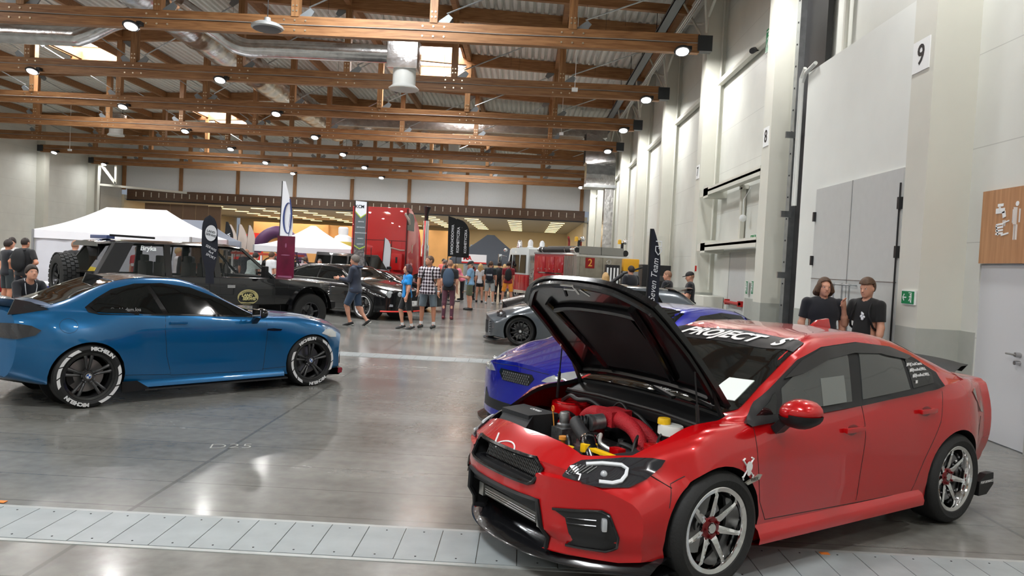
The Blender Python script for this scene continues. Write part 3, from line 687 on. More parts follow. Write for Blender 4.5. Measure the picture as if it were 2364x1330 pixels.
def project(bvh, ax, u, v, off, fallback=True):
    d, fn = AX[ax]; o = fn(u, v); h = bvh.ray_cast(o, d)
    if h[0] is None:
        h = bvh.find_nearest(o + d * (2.2 if 'y' in ax else 3.2 if ax == 'x' else 4.9 if ax == '-x' else 3))
        if h[0] is None: return o + d * 2
    n = h[1].normalized()
    if n.dot(d) > 0: n = -n
    return h[0] + n * off
def densify(poly, s, closed=True):
    out = []; n = len(poly)
    for i in range(n if closed else n - 1):
        a = Vector(poly[i]); b = Vector(poly[(i + 1) % n]); k = max(1, int((b - a).length / s))
        out += [a + (b - a) * (j / k) for j in range(k)]
    if not closed: out.append(Vector(poly[-1]))
    return out
def smoothpoly(poly, n=4):
    P = [Vector((*p, 0)) for p in poly]; out = []; N = len(P)
    for i in range(N):
        a, b, c, d = P[i - 1], P[i], P[(i + 1) % N], P[(i + 2) % N]
        for k in range(n):
            t = k / n; q = 0.5 * ((2 * b) + (c - a) * t + (2 * a - 5 * b + 4 * c - d) * t * t + (3 * b - a - 3 * c + d) * t ** 3); out.append((q.x, q.y))
    return out
def patch(name, bvh, ax, poly, m, parent, off=0.004, s=0.045, thick=0.012, rnd=False):
    if rnd: poly = smoothpoly(poly)
    B = densify(poly, s); us = [p[0] for p in B]; vs_ = [p[1] for p in B]; n = len(B)
    pts = [Vector((p[0], p[1])) for p in B]
    u = min(us) + s / 2
    while u < max(us):
        v = min(vs_) + s / 2
        while v < max(vs_):
            # inside test
            c = False; j = n - 1
            for i in range(n):
                if (B[i][1] > v) != (B[j][1] > v) and u < (B[j][0] - B[i][0]) * (v - B[i][1]) / (B[j][1] - B[i][1]) + B[i][0]: c = not c
                j = i
            if c and min((Vector((u, v)) - Vector((q[0], q[1]))).length for q in B) > s * 0.45: pts.append(Vector((u, v)))
            v += s
        u += s
    V, E_, Fc, *_ = delaunay_2d_cdt(pts, [(i, (i + 1) % n) for i in range(n)], [list(range(n))], 1, 1e-6)
    top = [project(bvh, ax, p.x, p.y, off) for p in V]; bot = [project(bvh, ax, p.x, p.y, off - thick) for p in V]
    b = MB(); k = len(V); b.add(top + bot, [tuple(f) for f in Fc] + [tuple(i + k for i in reversed(f)) for f in Fc])
    cnt = {}
    for f in Fc:
        for i in range(len(f)): e = (f[i], f[(i + 1) % len(f)]); cnt[e] = 1
    fs = [(a, c, c + k, a + k) for (a, c) in cnt if (c, a) not in cnt]; b.f += [tuple(reversed(f)) for f in fs]; b.m += [0] * len(fs)
    return b.build(name, m, parent, merge=False, auto=50)
def strip(name, bvh, ax, line, m, parent, w=0.006, off=0.001, s=0.05, closed=False, b=None):
    pts = densify(line, s, closed); own = b is None
    if own: b = MB()
    P = [project(bvh, ax, p[0], p[1], off) for p in pts]
    b.tube(P, w / 2, 5, closed=closed)
    return b.build(name, m, parent) if own else None
def textpatch(name, bvh, ax, s, size, u, v, m, parent, ang=0.0, flip=False, off=0.007, **k):
    vs, fs = text_mesh(s, size, extrude=0.0005, **k); c, sn = math.cos(ang), math.sin(ang)
    b = MB(); b.add([project(bvh, ax, u + (p.x * c - p.y * sn) * (-1 if flip else 1), v + p.x * sn + p.y * c, off + (0.001 if p.z > 0 else 0)) for p in vs], fs)
    return b.build(name, m, parent, smooth=False, merge=False)
TY_MAT = mat('tyre_rubber', (0.014, 0.014, 0.014), 0.7, bump=0.2, scale=60)
M_chrome = mat('chrome', (0.85, 0.85, 0.86), 0.06, 1.0)
M_disc = mat('brake_disc_steel', (0.3, 0.3, 0.3), 0.35, 0.9)
def wheel(car, x, y, R, W, rr, rim_m, style, side, lip_m=None, steer=0.0, dish=0.04, name='wheel', cap_m=None, z=None, tread=True, disc=True, lipw=0.02):
    """rim mesh is the part; tyre, brake disc and centre cap are sub-parts. side=+1 left, -1 right"""
    T0 = Matrix.Translation((x, y, R if z is None else z)) @ Matrix.Rotation(steer, 4, 'Z') @ Matrix.Rotation(-math.pi / 2 * side, 4, 'X')   # local +z = outward
    lip_m = lip_m or rim_m; b = MB(); h = W / 2
    b.cur = 1; b.lathe([(rr + .008, h - .03), (rr + .012, h - .008), (rr + .004, h - .004), (rr - lipw, h - .012), (rr - lipw - .006, h - .03), (rr - .035, -h + .02), (rr + .01, -h)], 56); b.cur = 0
    zo = h - dish
    def spoke(a, r0, r1, w0, w1, z0, z1, t=.028):
        c, s_ = math.cos(a), math.sin(a); d = Vector((c, s_, 0)); q = Vector((-s_, c, 0)); Z = Vector((0, 0, 1)); vs = []
        N_ = 6
        for i in range(N_ + 1):
            f = i / N_; r = r0 + (r1 - r0) * f; w_ = w0 + (w1 - w0) * f; zz = z0 + (z1 - z0) * f + (.012 if 0 < i < N_ else 0)
            p = d * r + Z * zz
            vs += [p - q * w_ / 2 - Z * t, p - q * w_ / 2 * .9, p + Z * .006, p + q * w_ / 2 * .9, p + q * w_ / 2 - Z * t]
        fs = []
        for i in range(N_):
            for j in range(4): fs.append((i * 5 + j, i * 5 + j + 1, (i + 1) * 5 + j + 1, (i + 1) * 5 + j))
            fs.append((i * 5 + 4, i * 5, (i + 1) * 5, (i + 1) * 5 + 4))
        fs += [(0, 1, 2, 3, 4), tuple(N_ * 5 + j for j in (4, 3, 2, 1, 0))]
        b.add(vs, fs)
    n, kind = style
    if kind == 'y':            # spokes that fork outwards
        for i in range(n):
            a = 2 * math.pi * i / n + .3
            spoke(a, .05, rr * .55, .045, .05, zo - .015, zo - .012); 
            for q in (-1, 1): spoke(a + q * .1, rr * .5, rr - lipw + .002, .025, .018, zo - .012, zo + .012)
    elif kind == 'double':
        for i in range(n):
            a = 2 * math.pi * i / n + .35
            for q in (-1, 1):
                c = a + q * .145; spoke(a + q * .24, .055, rr * .3, .03, .03, zo - .02, zo - .014)
                p0 = Vector((math.cos(a + q * .5) * .06, math.sin(a + q * .5) * .06, 0)); spoke(c, .07, rr - .018, .022, .034, zo - .02, zo + .012)
    else:
        for i in range(n): spoke(2 * math.pi * i / n + .2, .05, rr - lipw + .004, .05, .026 if kind == 's' else .06, zo - .02, zo + .01)
    b.lathe([(0, zo - .005), (.055, zo - .005), (.065, zo - .03), (.06, zo - .07), (0, zo - .07)], 24)
    b.v = [T0 @ Vector(p) for p in b.v]
    w_ = b.build(name, [rim_m, lip_m], car, auto=35)
    t = MB(); t.lathe([(rr, h - .02), (rr + .012, h + .0), (rr + (R - rr) * .5, h + .012), (R - .02, h - .002), (R - .004, h - .025), (R, h * .5), (R, -h * .5), (R - .01, -h + .015), (rr + .02, -h - .005), (rr, -h + .02)], 64, T0)
    if tread:
        for q in (-.33, 0, .33): t.lathe([(R + .0005, q * W - .004), (R + .0015, q * W), (R + .0005, q * W + .004)], 64, T0)
    t.build('tyre', TY_MAT, w_)
    MB().lathe([(0, zo + .004), (.027, zo + .004), (.03, zo - .005), (0, zo - .008)], 24, T0).build('centre_cap', cap_m or rim_m, w_)
    if disc:
        MB().lathe([(.05, zo - .1), (rr * .72, zo - .1), (rr * .72, zo - .12), (.05, zo - .12)], 40, T0).build('brake_disc', M_disc, w_)
        c = MB(); c.lathe([(rr * .5, zo - .085), (rr * .76, zo - .085), (rr * .76, zo - .135), (rr * .5, zo - .135), (rr * .5, zo - .085)], 14, T0, -.5 if side > 0 else 2.6, .5 if side > 0 else 3.7); c.build('brake_caliper', M_dark, w_)
    return w_
def arches(b, axles, z, rs, depth=.32):
    for ax, r in zip(axles, rs):
        for sg in (1, -1):
            cut(b, lambda p: math.hypot(p[0] - ax, p[2] - z) - r if p[1] * sg > .45 else (math.hypot(p[0] - ax, p[2] - z) - r if p[1] * sg > .45 else .1), lambda p: (0, -sg * depth, 0))
            b.cur = 1; b.lathe([(0, -.01), (r, -.01), (r, .01)], 32, Matrix.Translation((ax, sg * .5, z)) @ Matrix.Rotation(math.pi / 2, 4, 'X')); b.cur = 0
def mirror(car, m, foot, x, y, z, side=1, s=1.0, foot_m=None):
    b = MB(); b.sph((x, y + side * .1 * s, z), .1 * s, 16, (.62, 1.15, .62)); q = b.v; b.v = [Vector((p[0] - (max(0, .0)), p[1], p[2])) for p in q]
    o = b.build('wing_mirror', m, car)
    MB().bar((x + .02, y - side * .1 * s, z - .12 * s), (x, y + side * .04 * s, z - .03 * s), .07 * s, .05 * s).build('mirror_foot', foot_m or foot, o, bevel=.01)
    MB().bb(x - .062 * s, x - .055 * s, y + side * .0, y + side * .19 * s, z - .045 * s, z + .045 * s).build('mirror_glass', M_chrome, o)
    return o
def car_root(name, label, cat, fx, fy, hx, hy, group=None):
    return thing(name, label, cat, (fx, fy, 0), math.atan2(hy, hx), group)
def paint(name, c, metal=.3, rough=.3, coat=1.0):
    return mat(name, c, rough, metal, coat=coat)
M_glass = mat('tinted_car_glass', (.006, .007, .007), .04, 0, coat=.15, spec=.45)
M_seam = mat('panel_gap', (.006, .006, .006), .6)
M_lens = mat('headlamp_glass', (.55, .57, .6), .05, .4, coat=1)
M_lensd = mat('smoked_lens', (.03, .03, .035), .05, .2, coat=1)
M_drl = mat('lamp_light_bar', (.75, .77, .8), .2, emit=(1, 1, 1), estr=.05)
M_gloss = mat('gloss_black', (.005, .005, .006), .2, 0, coat=.35)
M_satin = mat('satin_black', (.011, .011, .012), .42, spec=.35)
M_int = mat('cabin_fabric', (.03, .03, .03), .7)
M_decal = mat('white_vinyl', (.8, .8, .8), .4)
# ============================================================ RED SALOON WITH THE OPEN BONNET
def ss(a, b, x): t = min(1, max(0, (x - a) / (b - a))); return t * t * (3 - 2 * t)
def build_wrx():
    P = paint('red_car_paint', srgb(186, 2, 10), .2, .26)
    car = car_root('saloon_car', 'red saloon car with its bonnet open and seven-spoke chrome wheels', 'car', .749, 4.938, -.8345, -.551)
    def warp(p):
        a = abs(p.y)
        if p.x > .1: t = ss(.1, .95, p.x); p.x -= t * .46 * (a / .88) ** 2.6; p.x += t * (.04 if .3 < p.z < .62 else 0)
        if p.x < -2.6: t = ss(-2.6, -3.2, p.x); p.x += t * .24 * (a / .88) ** 2.6
        return p
    rows = [
        (0, [(-3.25, .3), (-2.9, .22), (.8, .2), (.98, .2)]),
        ([(-3.25, .6), (-2.9, .74), (.6, .76), (.98, .74)], [(-3.25, .32), (-2.9, .22), (.8, .19), (.98, .2)]),
        ([(-3.25, .7), (-2.9, .83), (-2.46, .86), (-2.0, .86), (-.3, .86), (.1, .87), (.6, .86), (.98, .82)], [(-3.25, .42), (-2.9, .3), (-2, .26), (-.3, .27), (.6, .26), (.98, .27)]),
        ([(-3.25, .76), (-2.9, .87), (-2.46, .905), (-1.9, .875), (-.5, .875), (.1, .905), (.5, .90), (.98, .84)], [(-3.25, .58), (-2.9, .56), (-2.46, .6), (-1.2, .55), (.1, .6), (.6, .5), (.98, .42)]),
        ([(-3.25, .76), (-2.9, .86), (-2.46, .9), (-1.9, .87), (-.5, .87), (.1, .90), (.5, .885), (.98, .80)], [(-3.25, .78), (-2.46, .8), (-1.2, .78), (-.3, .74), (.1, .72), (.6, .62), (.98, .53)]),
        ([(-3.25, .70), (-2.9, .79), (-2.3, .84), (-1.5, .835), (-.3, .83), (.1, .845), (.5, .80), (.8, .72), (.98, .66)], [(-3.25, .97), (-2.75, 1.03), (-2.2, 1.01), (-1.3, .95), (-.2, .89), (.1, .87), (.5, .79), (.8, .70), (.98, .60)]),
        ([(-3.25, .66), (-2.75, .73), (-2.3, .82), (-1.5, .815), (-.3, .80), (0, .76), (.5, .70), (.98, .6)], [(-3.25, 1.0), (-2.75, 1.06), (-2.2, 1.03), (-1.3, .965), (-.2, .905), (.1, .90), (.5, .825), (.8, .735), (.98, .63)]),
        ([(-3.25, .6), (-2.75, .66), (-2.4, .63), (-2.0, .6), (-1.3, .6), (-.9, .64), (-.2, .74), (0, .66), (.5, .58), (.98, .5)], [(-3.25, 1.02), (-2.9, 1.06), (-2.75, 1.09), (-2.4, 1.2), (-2.0, 1.315), (-1.6, 1.36), (-1.2, 1.355), (-.9, 1.275), (-.5, 1.09), (-.15, .935), (.1, .92), (.5, .85), (.8, .76), (.98, .66)]),
        ([(-3.25, .3), (-2.4, .34), (-1.3, .33), (-.2, .4), (.98, .3)], [(-3.25, 1.02), (-2.95, 1.085), (-2.8, 1.1), (-2.45, 1.235), (-2.1, 1.35), (-1.7, 1.395), (-1.3, 1.385), (-1.05, 1.34), (-.5, 1.09), (-.25, .965), (.1, .94), (.5, .87), (.8, .78), (.98, .68)]),
        (0, [(-3.25, 1.02), (-2.95, 1.09), (-2.8, 1.1), (-2.45, 1.245), (-2.1, 1.36), (-1.7, 1.405), (-1.3, 1.395), (-1.05, 1.35), (-.5, 1.1), (-.25, .975), (.1, .945), (.5, .88), (.8, .79), (.98, .69)]),
    ]
    g = car_grid(dict(x=(-3.38, .98), rows=rows, warp=warp), 96, 3); bv = bvh_of(g)
    arches(g, (.10, -2.46), .335, (.365, .37))
    bay = [(.80, -.28), (.825, 0), (.80, .28), (.77, .50), (.68, .58), (.56, .665), (.34, .715), (-.05, .73), (-.13, .71), (-.13, -.71), (-.05, -.73), (.34, -.715), (.56, -.665), (.68, -.58), (.77, -.50)]
    gb = sd_poly(bay); cut(g, lambda p: gb(p[0], p[1]) if p[2] > .55 else .1, lambda p: (0, 0, -.03))
    grille = [(-.30, .682), (.30, .682), (.355, .635), (.335, .56), (.30, .545), (-.30, .545), (-.335, .56), (-.355, .635)]
    intake = [(-.37, .465), (.37, .465), (.41, .27), (.40, .21), (.36, .185), (-.36, .185), (-.40, .21), (-.41, .27)]
    for poly in (grille, intake):
        gp = sd_poly(poly); cut(g, lambda p: gp(p[1], p[2]) if p[0] > .55 else .1, lambda p: (-.1, 0, 0))
    body = g.build('body', [P, M_black], car, auto=38, recalc=False)
    # --- glass
    wind = [(-.125, -.66), (-.125, .66), (-.24, .70), (-1.0, .575), (-1.06, .3), (-1.08, 0), (-1.06, -.3), (-1.0, -.575), (-.24, -.70)]
    ws = patch('windscreen', bv, 'z', wind, M_glass, car, .006, .06)
    sun = [(-.86, -.6), (-.86, .6), (-1.0, .575), (-1.06, .3), (-1.08, 0), (-1.06, -.3), (-1.0, -.575)]
    patch('sun_strip', bv, 'z', sun, M_satin, ws, .009, .05)
    textpatch('lettering', bv, 'z', 'PROJECT   S', .17, -.955, 0, M_decal, ws, ang=math.pi / 2, off=.014, bold=.006, shear=.35, xs=1.02)
    patch('paper_notice', bv, 'z', [(-.3, .38), (-.3, .62), (-.5, .6), (-.5, .4)], mat('paper', (.75, .85, .8), .6), ws, .01)
    textpatch('sticker', bv, 'z', '水いルメソ', .085, -.235, .1, M_decal, ws, ang=math.pi / 2, off=.012)
    rear = [(-2.16, -.5), (-2.16, .5), (-2.66, .62), (-2.66, -.62)]; patch('rear_window', bv, 'z', rear, M_glass, car, .006, .06)
    side = [(-.30, .925), (-.93, 1.285), (-1.22, 1.355), (-1.6, 1.365), (-1.92, 1.315), (-2.2, 1.16), (-2.27, 1.055), (-1.3, .975)]
    for ax, sg in (('y', 1), ('-y', -1)):
        patch('window_surround', bv, ax, [(-.17, .90), (-.33, 1.0), (-.82, 1.235), (-1.09, 1.31), (-1.5, 1.335), (-1.87, 1.30), (-2.15, 1.215), (-2.33, 1.11), (-2.3, 1.03), (-2.2, 1.012), (-1.3, .945), (-.2, .885)], M_satin, car, .013, .04)
        patch('front_side_window', bv, ax, [(-.50, .94), (-.56, 1.07), (-.85, 1.2), (-1.1, 1.262), (-1.34, 1.285), (-1.2, .968)], mat('side_glass', (.035, .04, .038), .04, 0, coat=.5, spec=.7), car, .018, .05)
        patch('quarter_window', bv, ax, [(-.26, .925), (-.50, 1.05), (-.45, .935)], M_glass, car, .018, .04)
        patch('rear_side_window', bv, ax, [(-1.32, .975), (-1.47, 1.285), (-1.7, 1.282), (-1.95, 1.235), (-1.88, 1.015)], MATS['side_glass'], car, .018, .05)
        patch('rear_quarter_window', bv, ax, [(-1.92, 1.02), (-2.0, 1.22), (-2.12, 1.185), (-2.25, 1.11), (-2.2, 1.045)], M_glass, car, .018, .04)
        patch('wind_deflector', bv, ax, [(-.62, 1.12), (-.84, 1.225), (-1.09, 1.30), (-1.5, 1.325), (-1.87, 1.29), (-2.1, 1.22), (-2.0, 1.205), (-1.7, 1.25), (-1.4, 1.26), (-1.1, 1.23), (-.8, 1.15)], M_gloss, car, .028, .05, .012)
        # panel gaps
        b = MB()
        for ln in ([(-.22, .88), (-.21, .70), (-.26, .45), (-.33, .33)], [(-1.29, .95), (-1.30, .75), (-1.26, .5), (-1.24, .33)], [(-.33, .33), (-1.24, .31), (-1.9, .30), (-2.02, .5), (-2.1, .62), (-2.2, .78), (-2.26, .95), (-2.28, 1.03)], [(.42, .60), (.60, .72)], [(.45, .5), (.42, .62), (.34, .66)], [(-2.85, .62), (-2.98, .75)]):
            strip('', bv, ax, ln, M_seam, car, .006, -.001, .04, b=b)
        b.build('door_gap', M_seam, car)
        for hx_, hz_ in ((-1.16, .80), (-2.04, .865)):
            patch('handle_recess', bv, ax, smoothpoly([(hx_ - .075, hz_), (hx_ - .02, hz_ + .032), (hx_ + .05, hz_ + .02), (hx_ + .06, hz_ - .02), (hx_, hz_ - .035)], 3), paint('recess_shade_red', srgb(120, 5, 10), .2, .4), car, .002, .03)  # flat patch; shade of the handle hollow is put into its darker red
            q = project(bv, ax, hx_, hz_, .02); h = MB(); h.box(q, (.2, .022, .032)); h.bar(q + Vector((.08, 0, 0)), q + Vector((.08, -sg * .03, 0)), .03, .03); h.bar(q + Vector((-.08, 0, 0)), q + Vector((-.08, -sg * .03, 0)), .03, .03); h.build('door_handle', P, car, bevel=.008)
        # sill skirt
        b = MB(); G = []
        for i in range(25):
            x = -.24 - 1.76 * i / 24; z0 = .2 if i not in (0, 24) else .22
            q = [(x, sg * .86, .31), (x, sg * .895, .285), (x, sg * .915, .24), (x, sg * .91, .205), (x, sg * .86, .19), (x, sg * .8, .2)]; G.append(q)
        b.grid(G); b.build('side_skirt', P, car, auto=60)
        # fender badge and skull decal
        if sg == 1:
            patch('fender_badge', bv, ax, [(-.10, .585), (-.22, .622), (-.25, .615), (-.23, .590), (-.12, .57)], mat('badge_silver', (.5, .48, .42), .3, .6), car, .008, .02)
            textpatch('badge_text', bv, ax, 'WRX', .03, -.175, .598, M_ink, car, ang=-.35 * 0, flip=True, off=.011)
            sk = MB(); c0 = (-.118, .665)
            for (dx, dz, r) in ((0, .012, .03), (0, -.022, .018)):
                q = [project(bv, ax, c0[0] + dx + r * math.cos(a), c0[1] + dz + r * math.sin(a), .01) for a in np.arange(0, 6.28, .5)]
                sk.add(q, [tuple(range(len(q)))])
            for a0, a1 in (((-.045, -.045), (.045, .05)), ((.045, -.045), (-.045, .05)), ((-.05, .05), (-.03, .06)), ((.05, .05), (.03, .06)), ((-.05, -.04), (-.04, -.06)), ((.05, -.04), (.04, -.06))):
                sk.tube([project(bv, ax, c0[0] + a0[0], c0[1] + a0[1], .005), project(bv, ax, c0[0] + a1[0], c0[1] + a1[1], .005)], .005, 5)
            sk.build('skull_decal', M_decal, car)
            if True:
                for i, s_ in enumerate(('@ChuckChoma', '@RoseRed.WRX', '@RoseRed.WRX')):
                    textpatch('window_sticker', bv, ax, s_, .028, -2.09, 1.17 - i * .036, M_decal, car, flip=True, off=.024)
                b = MB()
                for i in range(4): b.box(project(bv, ax, -1.985, 1.17 - i * .038, .022), (.024, .002, .026))
                b.build('sticker_icon', M_decal, car)
        wm = [(-1.0, 1.05)]
    b = MB(); q = [project(bv, 'y', -.92 - .2 * (i % 2) - .01, .98 + .2 * (i // 2), .0145) for i in (0, 1, 3, 2)]
    patch('paper_notice', bv, 'y', [(-.90, .955), (-1.14, .968), (-1.2, 1.13), (-.95, 1.12)], mat('grey_paper', (.16, .17, .16), .6), car, .021, .05, .004)
    # --- front: grille frame, mesh, emblem sweep
    def ringyz(name, poly, x, r, m, parent, xf=None):
        pts = [project(bv, 'x', u, v, .004) for u, v in densify(poly, .05)]
        return MB().tube(pts, r, 6, closed=True).build(name, m, parent)
    gr = ringyz('grille', grille, .9, .013, M_gloss, car)
    MB().bb(.86, .87, -.36, .36, .54, .69).build('grille_back', M_black, gr, smooth=False)
    b = MB(); xm = .925
    for i in range(34):
        y = -.27 + i * .0165; b.bar((xm, y, .57), (xm - .01, y + .035, .655), .003, .003); b.bar((xm, y + .035, .57), (xm - .01, y, .655), .003, .003)
    b.build('mesh_insert', mat('mesh_grey', (.25, .25, .25), .35, .7), gr, smooth=False)
    b = MB(); b.bar((.94, -.3, .555), (.94, .3, .555), .03, .02); b.bar((.91, -.3, .673), (.91, .3, .673), .03, .015); b.build('grille_bar', M_gloss, gr)
    b = MB(); b.tube([project(bv, 'x', u, v, .004) for u, v in densify([(-.15, .72), (-.09, .69), (-.05, .675)], .02, False)], .006, 5); b.tube([project(bv, 'x', .03 + .1 * math.cos(a), .665 + .045 * math.sin(a), .004) for a in np.arange(0, 3.3, .2)], .005, 5)
    b.build('white_pinstripe', M_decal, car)
    # intake frame and intercooler
    it = ringyz('lower_intake', intake, .9, .016, M_satin, car)
    MB().bb(.76, .77, -.42, .42, .17, .48).build('intake_back', M_black, it, smooth=False)
    b = MB(); b.bb(.90, .955, -.375, .375, .395, .46); b.build('number_plate_panel', M_satin, it, bevel=.004)
    b = MB(); b.bb(.87, .91, -.30, .30, .30, .36); b.cur = 1
    for i in range(3): b.bb(.912, .918, -.28, .28, .312 + i * .014, .316 + i * .014)
    b.cur = 2; b.bb(.86, .92, .30, .35, .29, .37); b.bb(.86, .92, -.35, -.30, .29, .37); b.build('intercooler', [mat('alloy_core', (.16, .16, .15), .4, .8), M_chrome, mat('alloy_tank', (.4, .4, .38), .35, .9)], it, smooth=False)
    # lip splitter
    b = MB(); G = []
    for i in range(41):
        y = -.86 + 1.72 * i / 40; a = abs(y); xo = .95 - .46 * (a / .88) ** 2.3
        k = .03 if a < .55 else 0
        G.append([(xo - .22, y, .15), (xo + .02, y, .13), (xo + .06, y, .14), (xo + .05, y, .155), (xo - .0, y, .175 + (0 if a < .5 else .02)), (xo - .06, y, .22), (xo - .2, y, .22)])
    b.grid(G); b.build('front_lip', M_gloss, car, auto=50)
    for sg in (1, -1):
        ax = 'x'
        def Q(poly): return [(u * sg, v) for u, v in poly]
        P0 = Q([(.48, .62), (.495, .675), (.515, .705), (.65, .735), (.735, .742), (.775, .735), (.775, .70), (.765, .64), (.745, .60), (.68, .597), (.62, .612)])
        h = patch('headlamp', bv, ax, P0, M_lensd, car, .010, .035, .02)
        drl = [(.56, .645), (.70, .668), (.725, .64), (.70, .56), (.66, .545), (.60, .545)]
        pts = [project(bv, ax, u * sg, v, .016) for u, v in densify([(.55, .688), (.60, .70), (.665, .70), (.69, .685), (.71, .625), (.69, .612), (.65, .615)], .03, False)]
        MB().tube(pts, .011, 6).build('light_bar', M_drl, h)
        b = MB(); q = project(bv, ax, sg * .635, .655, .008); b.sph(q, .02, 14); b.build('projector_lens', M_lens, h)
        b = MB()
        for i in range(6):
            u = .515 + i * .015; b.tube([project(bv, ax, sg * (u - .008), .65, .014), project(bv, ax, sg * (u + .003), .683, .014)], .003, 5)
        b.build('lamp_fins', mat('fin_grey', (.2, .2, .2), .4), h)
        h2 = patch('fog_lamp_recess', bv, ax, Q([(.465, .445), (.69, .478), (.72, .462), (.755, .345), (.74, .29), (.69, .255), (.51, .25), (.56, .295), (.53, .41)]), M_black, car, .006, .03, .016)
        b = MB(); ed = Q([(.465, .445), (.69, .478), (.72, .462), (.755, .345), (.74, .29), (.69, .255), (.51, .25)]); b.tube([project(bv, ax, u, v, .008) for u, v in densify(ed, .03, False)], .008, 6)
        for v in (.415, .385): b.tube([project(bv, ax, sg * (.54 + .13 * k / 4), v + .01 * k / 4, .012) for k in range(5)], .004, 5)
        b.build('recess_trim', M_gloss, h2)
        q = project(bv, ax, sg * .70, .41, .006); MB().box(q, (.03, .07, .065), R=Matrix.Rotation(-sg * .55, 3, 'Z')).build('fog_lamp', M_lens, h2, bevel=.012)
    # mirrors
    for sg in (1, -1):
        b = MB(); G = []; x, y, z = -.44, sg * .985, .985
        prof = [(-.06, .085, .05), (-.055, .115, .072), (0, .125, .08), (.045, .112, .07), (.075, .09, .055), (.095, .055, .033), (.105, .0, .0)]
        b.grid([[(x + dx, y + sg * ry * math.cos(a), z + rz_ * math.sin(a) + .01 * math.cos(a)) for a in np.linspace(0, 2 * math.pi, 21)] for dx, ry, rz_ in prof])
        b.grid([[(x - .06, y + sg * r * math.cos(a), z + r * .62 * math.sin(a)) for a in np.linspace(0, 2 * math.pi, 21)] for r in (.085, 0)])
        o = b.build('wing_mirror', P, car, auto=60)
        b = MB(); b.grid([[(x + dx * 1.02, y + sg * ry * 1.03 * math.cos(a), z - .018 + rz_ * 1.02 * min(0, math.sin(a)) - .0 + .01 * math.cos(a)) for a in np.linspace(math.pi, 2 * math.pi, 11)] for dx, ry, rz_ in prof])
        b.bar((x + .02, sg * .85, z - .13), (x + .01, sg * .95, z - .02), .09, .05); b.build('mirror_foot', M_satin, o, bevel=0)
    # rear spoiler, lamp, wing-tip, roof fin
    for sg in (1, -1):
        patch('tail_lamp', bv, 'y' if sg > 0 else '-y', [(-2.74, .965), (-2.84, .985), (-3.03, .86), (-3.06, .77), (-2.98, .79), (-2.8, .90)], mat('smoked_tail_lens', (.12, .10, .10), .06, .1, coat=1), car, .006, .03)
        b = MB(); b.prism([(-2.78, .17), (-2.78, .28), (-2.88, .33), (-2.99, .33), (-3.0, .24), (-2.9, .17)], frame((0, sg * .86, 0), (1, 0, 0), (0, 0, 1)), -sg * .05); sp = b.build('rear_spat', M_satin, car, smooth=False)
        textpatch('spat_lettering', BVHTree.FromPolygons([Vector(v) for v in b.v], b.f), 'y' if sg > 0 else '-y', 'PERFORMANCE', .028, -2.89, .27, M_decal, sp, flip=sg > 0, off=.003)
    b = MB(); G = []
    for i in range(21):
        y = -.66 + 1.32 * i / 20; a = abs(y); xo = -2.86 - .0 - .12 * (1 - (a / .66) ** 2) ; G.append([(xo + .06, y, 1.085), (xo - .04, y, 1.12 + .01), (xo - .14, y, 1.165 - .03 * (a / .66) ** 3), (xo - .145, y, 1.14), (xo - .05, y, 1.09)])
    b.grid(G); b.build('boot_spoiler', M_satin, car, auto=50)
    b = MB(); b.prism([(-1.86, 1.39), (-1.95, 1.44), (-2.08, 1.455), (-2.12, 1.35)], frame((0, .02, 0), (1, 0, 0), (0, 0, 1)), .035); b.build('roof_fin', P, car, bevel=.012)
    # wheels
    cap = mat('red_centre_cap', srgb(120, 10, 18), .3, .4, coat=.5)
    for ax, R_ in ((.10, .335), (-2.46, .335)):
        for sg in (1, -1):
            w_ = wheel(car, ax, sg * .775, R_, .245, .238, M_chrome, (7, 's'), sg, dish=.045 if ax > 0 else .06, cap_m=M_chrome, steer=.0)
            T0 = Matrix.Translation((ax, sg * .775, R_)) @ Matrix.Rotation(-math.pi / 2 * sg, 4, 'X')
            b = MB(); zo = .1225 - (.045 if ax > 0 else .06)
            b.lathe([(.034, zo), (.06, zo - .004), (.066, zo - .014), (.034, zo - .014)], 24, T0); b.build('hub_ring', cap, w_)
            b = MB()
            for i in range(5): b.lathe([(0, .012), (.009, .012), (.009, 0)], 8, T0 @ Matrix.Translation((.05 * math.cos(i * 1.2566), .05 * math.sin(i * 1.2566), zo)))
            b.build('lug_nut', cap, w_)
    # --- opened bonnet
    hy = [-.66, -.62, -.5, -.3, 0, .3, .5, .62, .66]
    hinge = Vector((-.18, 0, .935)); A = math.radians(-52); Rm = Matrix.Rotation(A, 3, 'Y')
    G = []; outl = []
    N_ = 14
    for j in range(N_ + 1):
        f = j / N_; row = []
        for k in range(25):
            yy = -1 + 2 * k / 24
            xf = .80 - (.14 * abs(yy) ** 4 if yy > 0 else .24 * abs(yy) ** 3); xr = -.20 - .0 * yy * yy; x = xr + (xf - xr) * f; w_ = .73 if yy > 0 else .70 - .03 * f
            y = yy * w_; q = Vector((x, y, pchip([(-.25, .972), (.1, .945), (.5, .88), (.8, .80), (.98, .74)], x) - .055 * abs(yy) ** 2.5)); row.append(q)
        G.append(row)
    def rot(q): return hinge + Vector((.045, 0, .08)) + Rm @ (q - hinge)
    top = [[rot(q + Vector((0, 0, .012))) for q in row] for row in G]; bot = [[rot(q - Vector((0, 0, .022))) for q in row] for row in G]
    b = MB(); b.grid(top); b.grid([r[::-1] for r in bot]); b.grid([[t_[0], u_[0]] for t_, u_ in zip(top, bot)]); b.grid([[t_[-1], u_[-1]] for t_, u_ in zip(top, bot)]); b.grid([top[0], bot[0]]); b.grid([top[-1], bot[-1]])
    b.m = [0] * (N_ * 24) + [1] * (len(b.f) - N_ * 24)
    hood = b.build('bonnet', [P, M_gloss], car, auto=50)
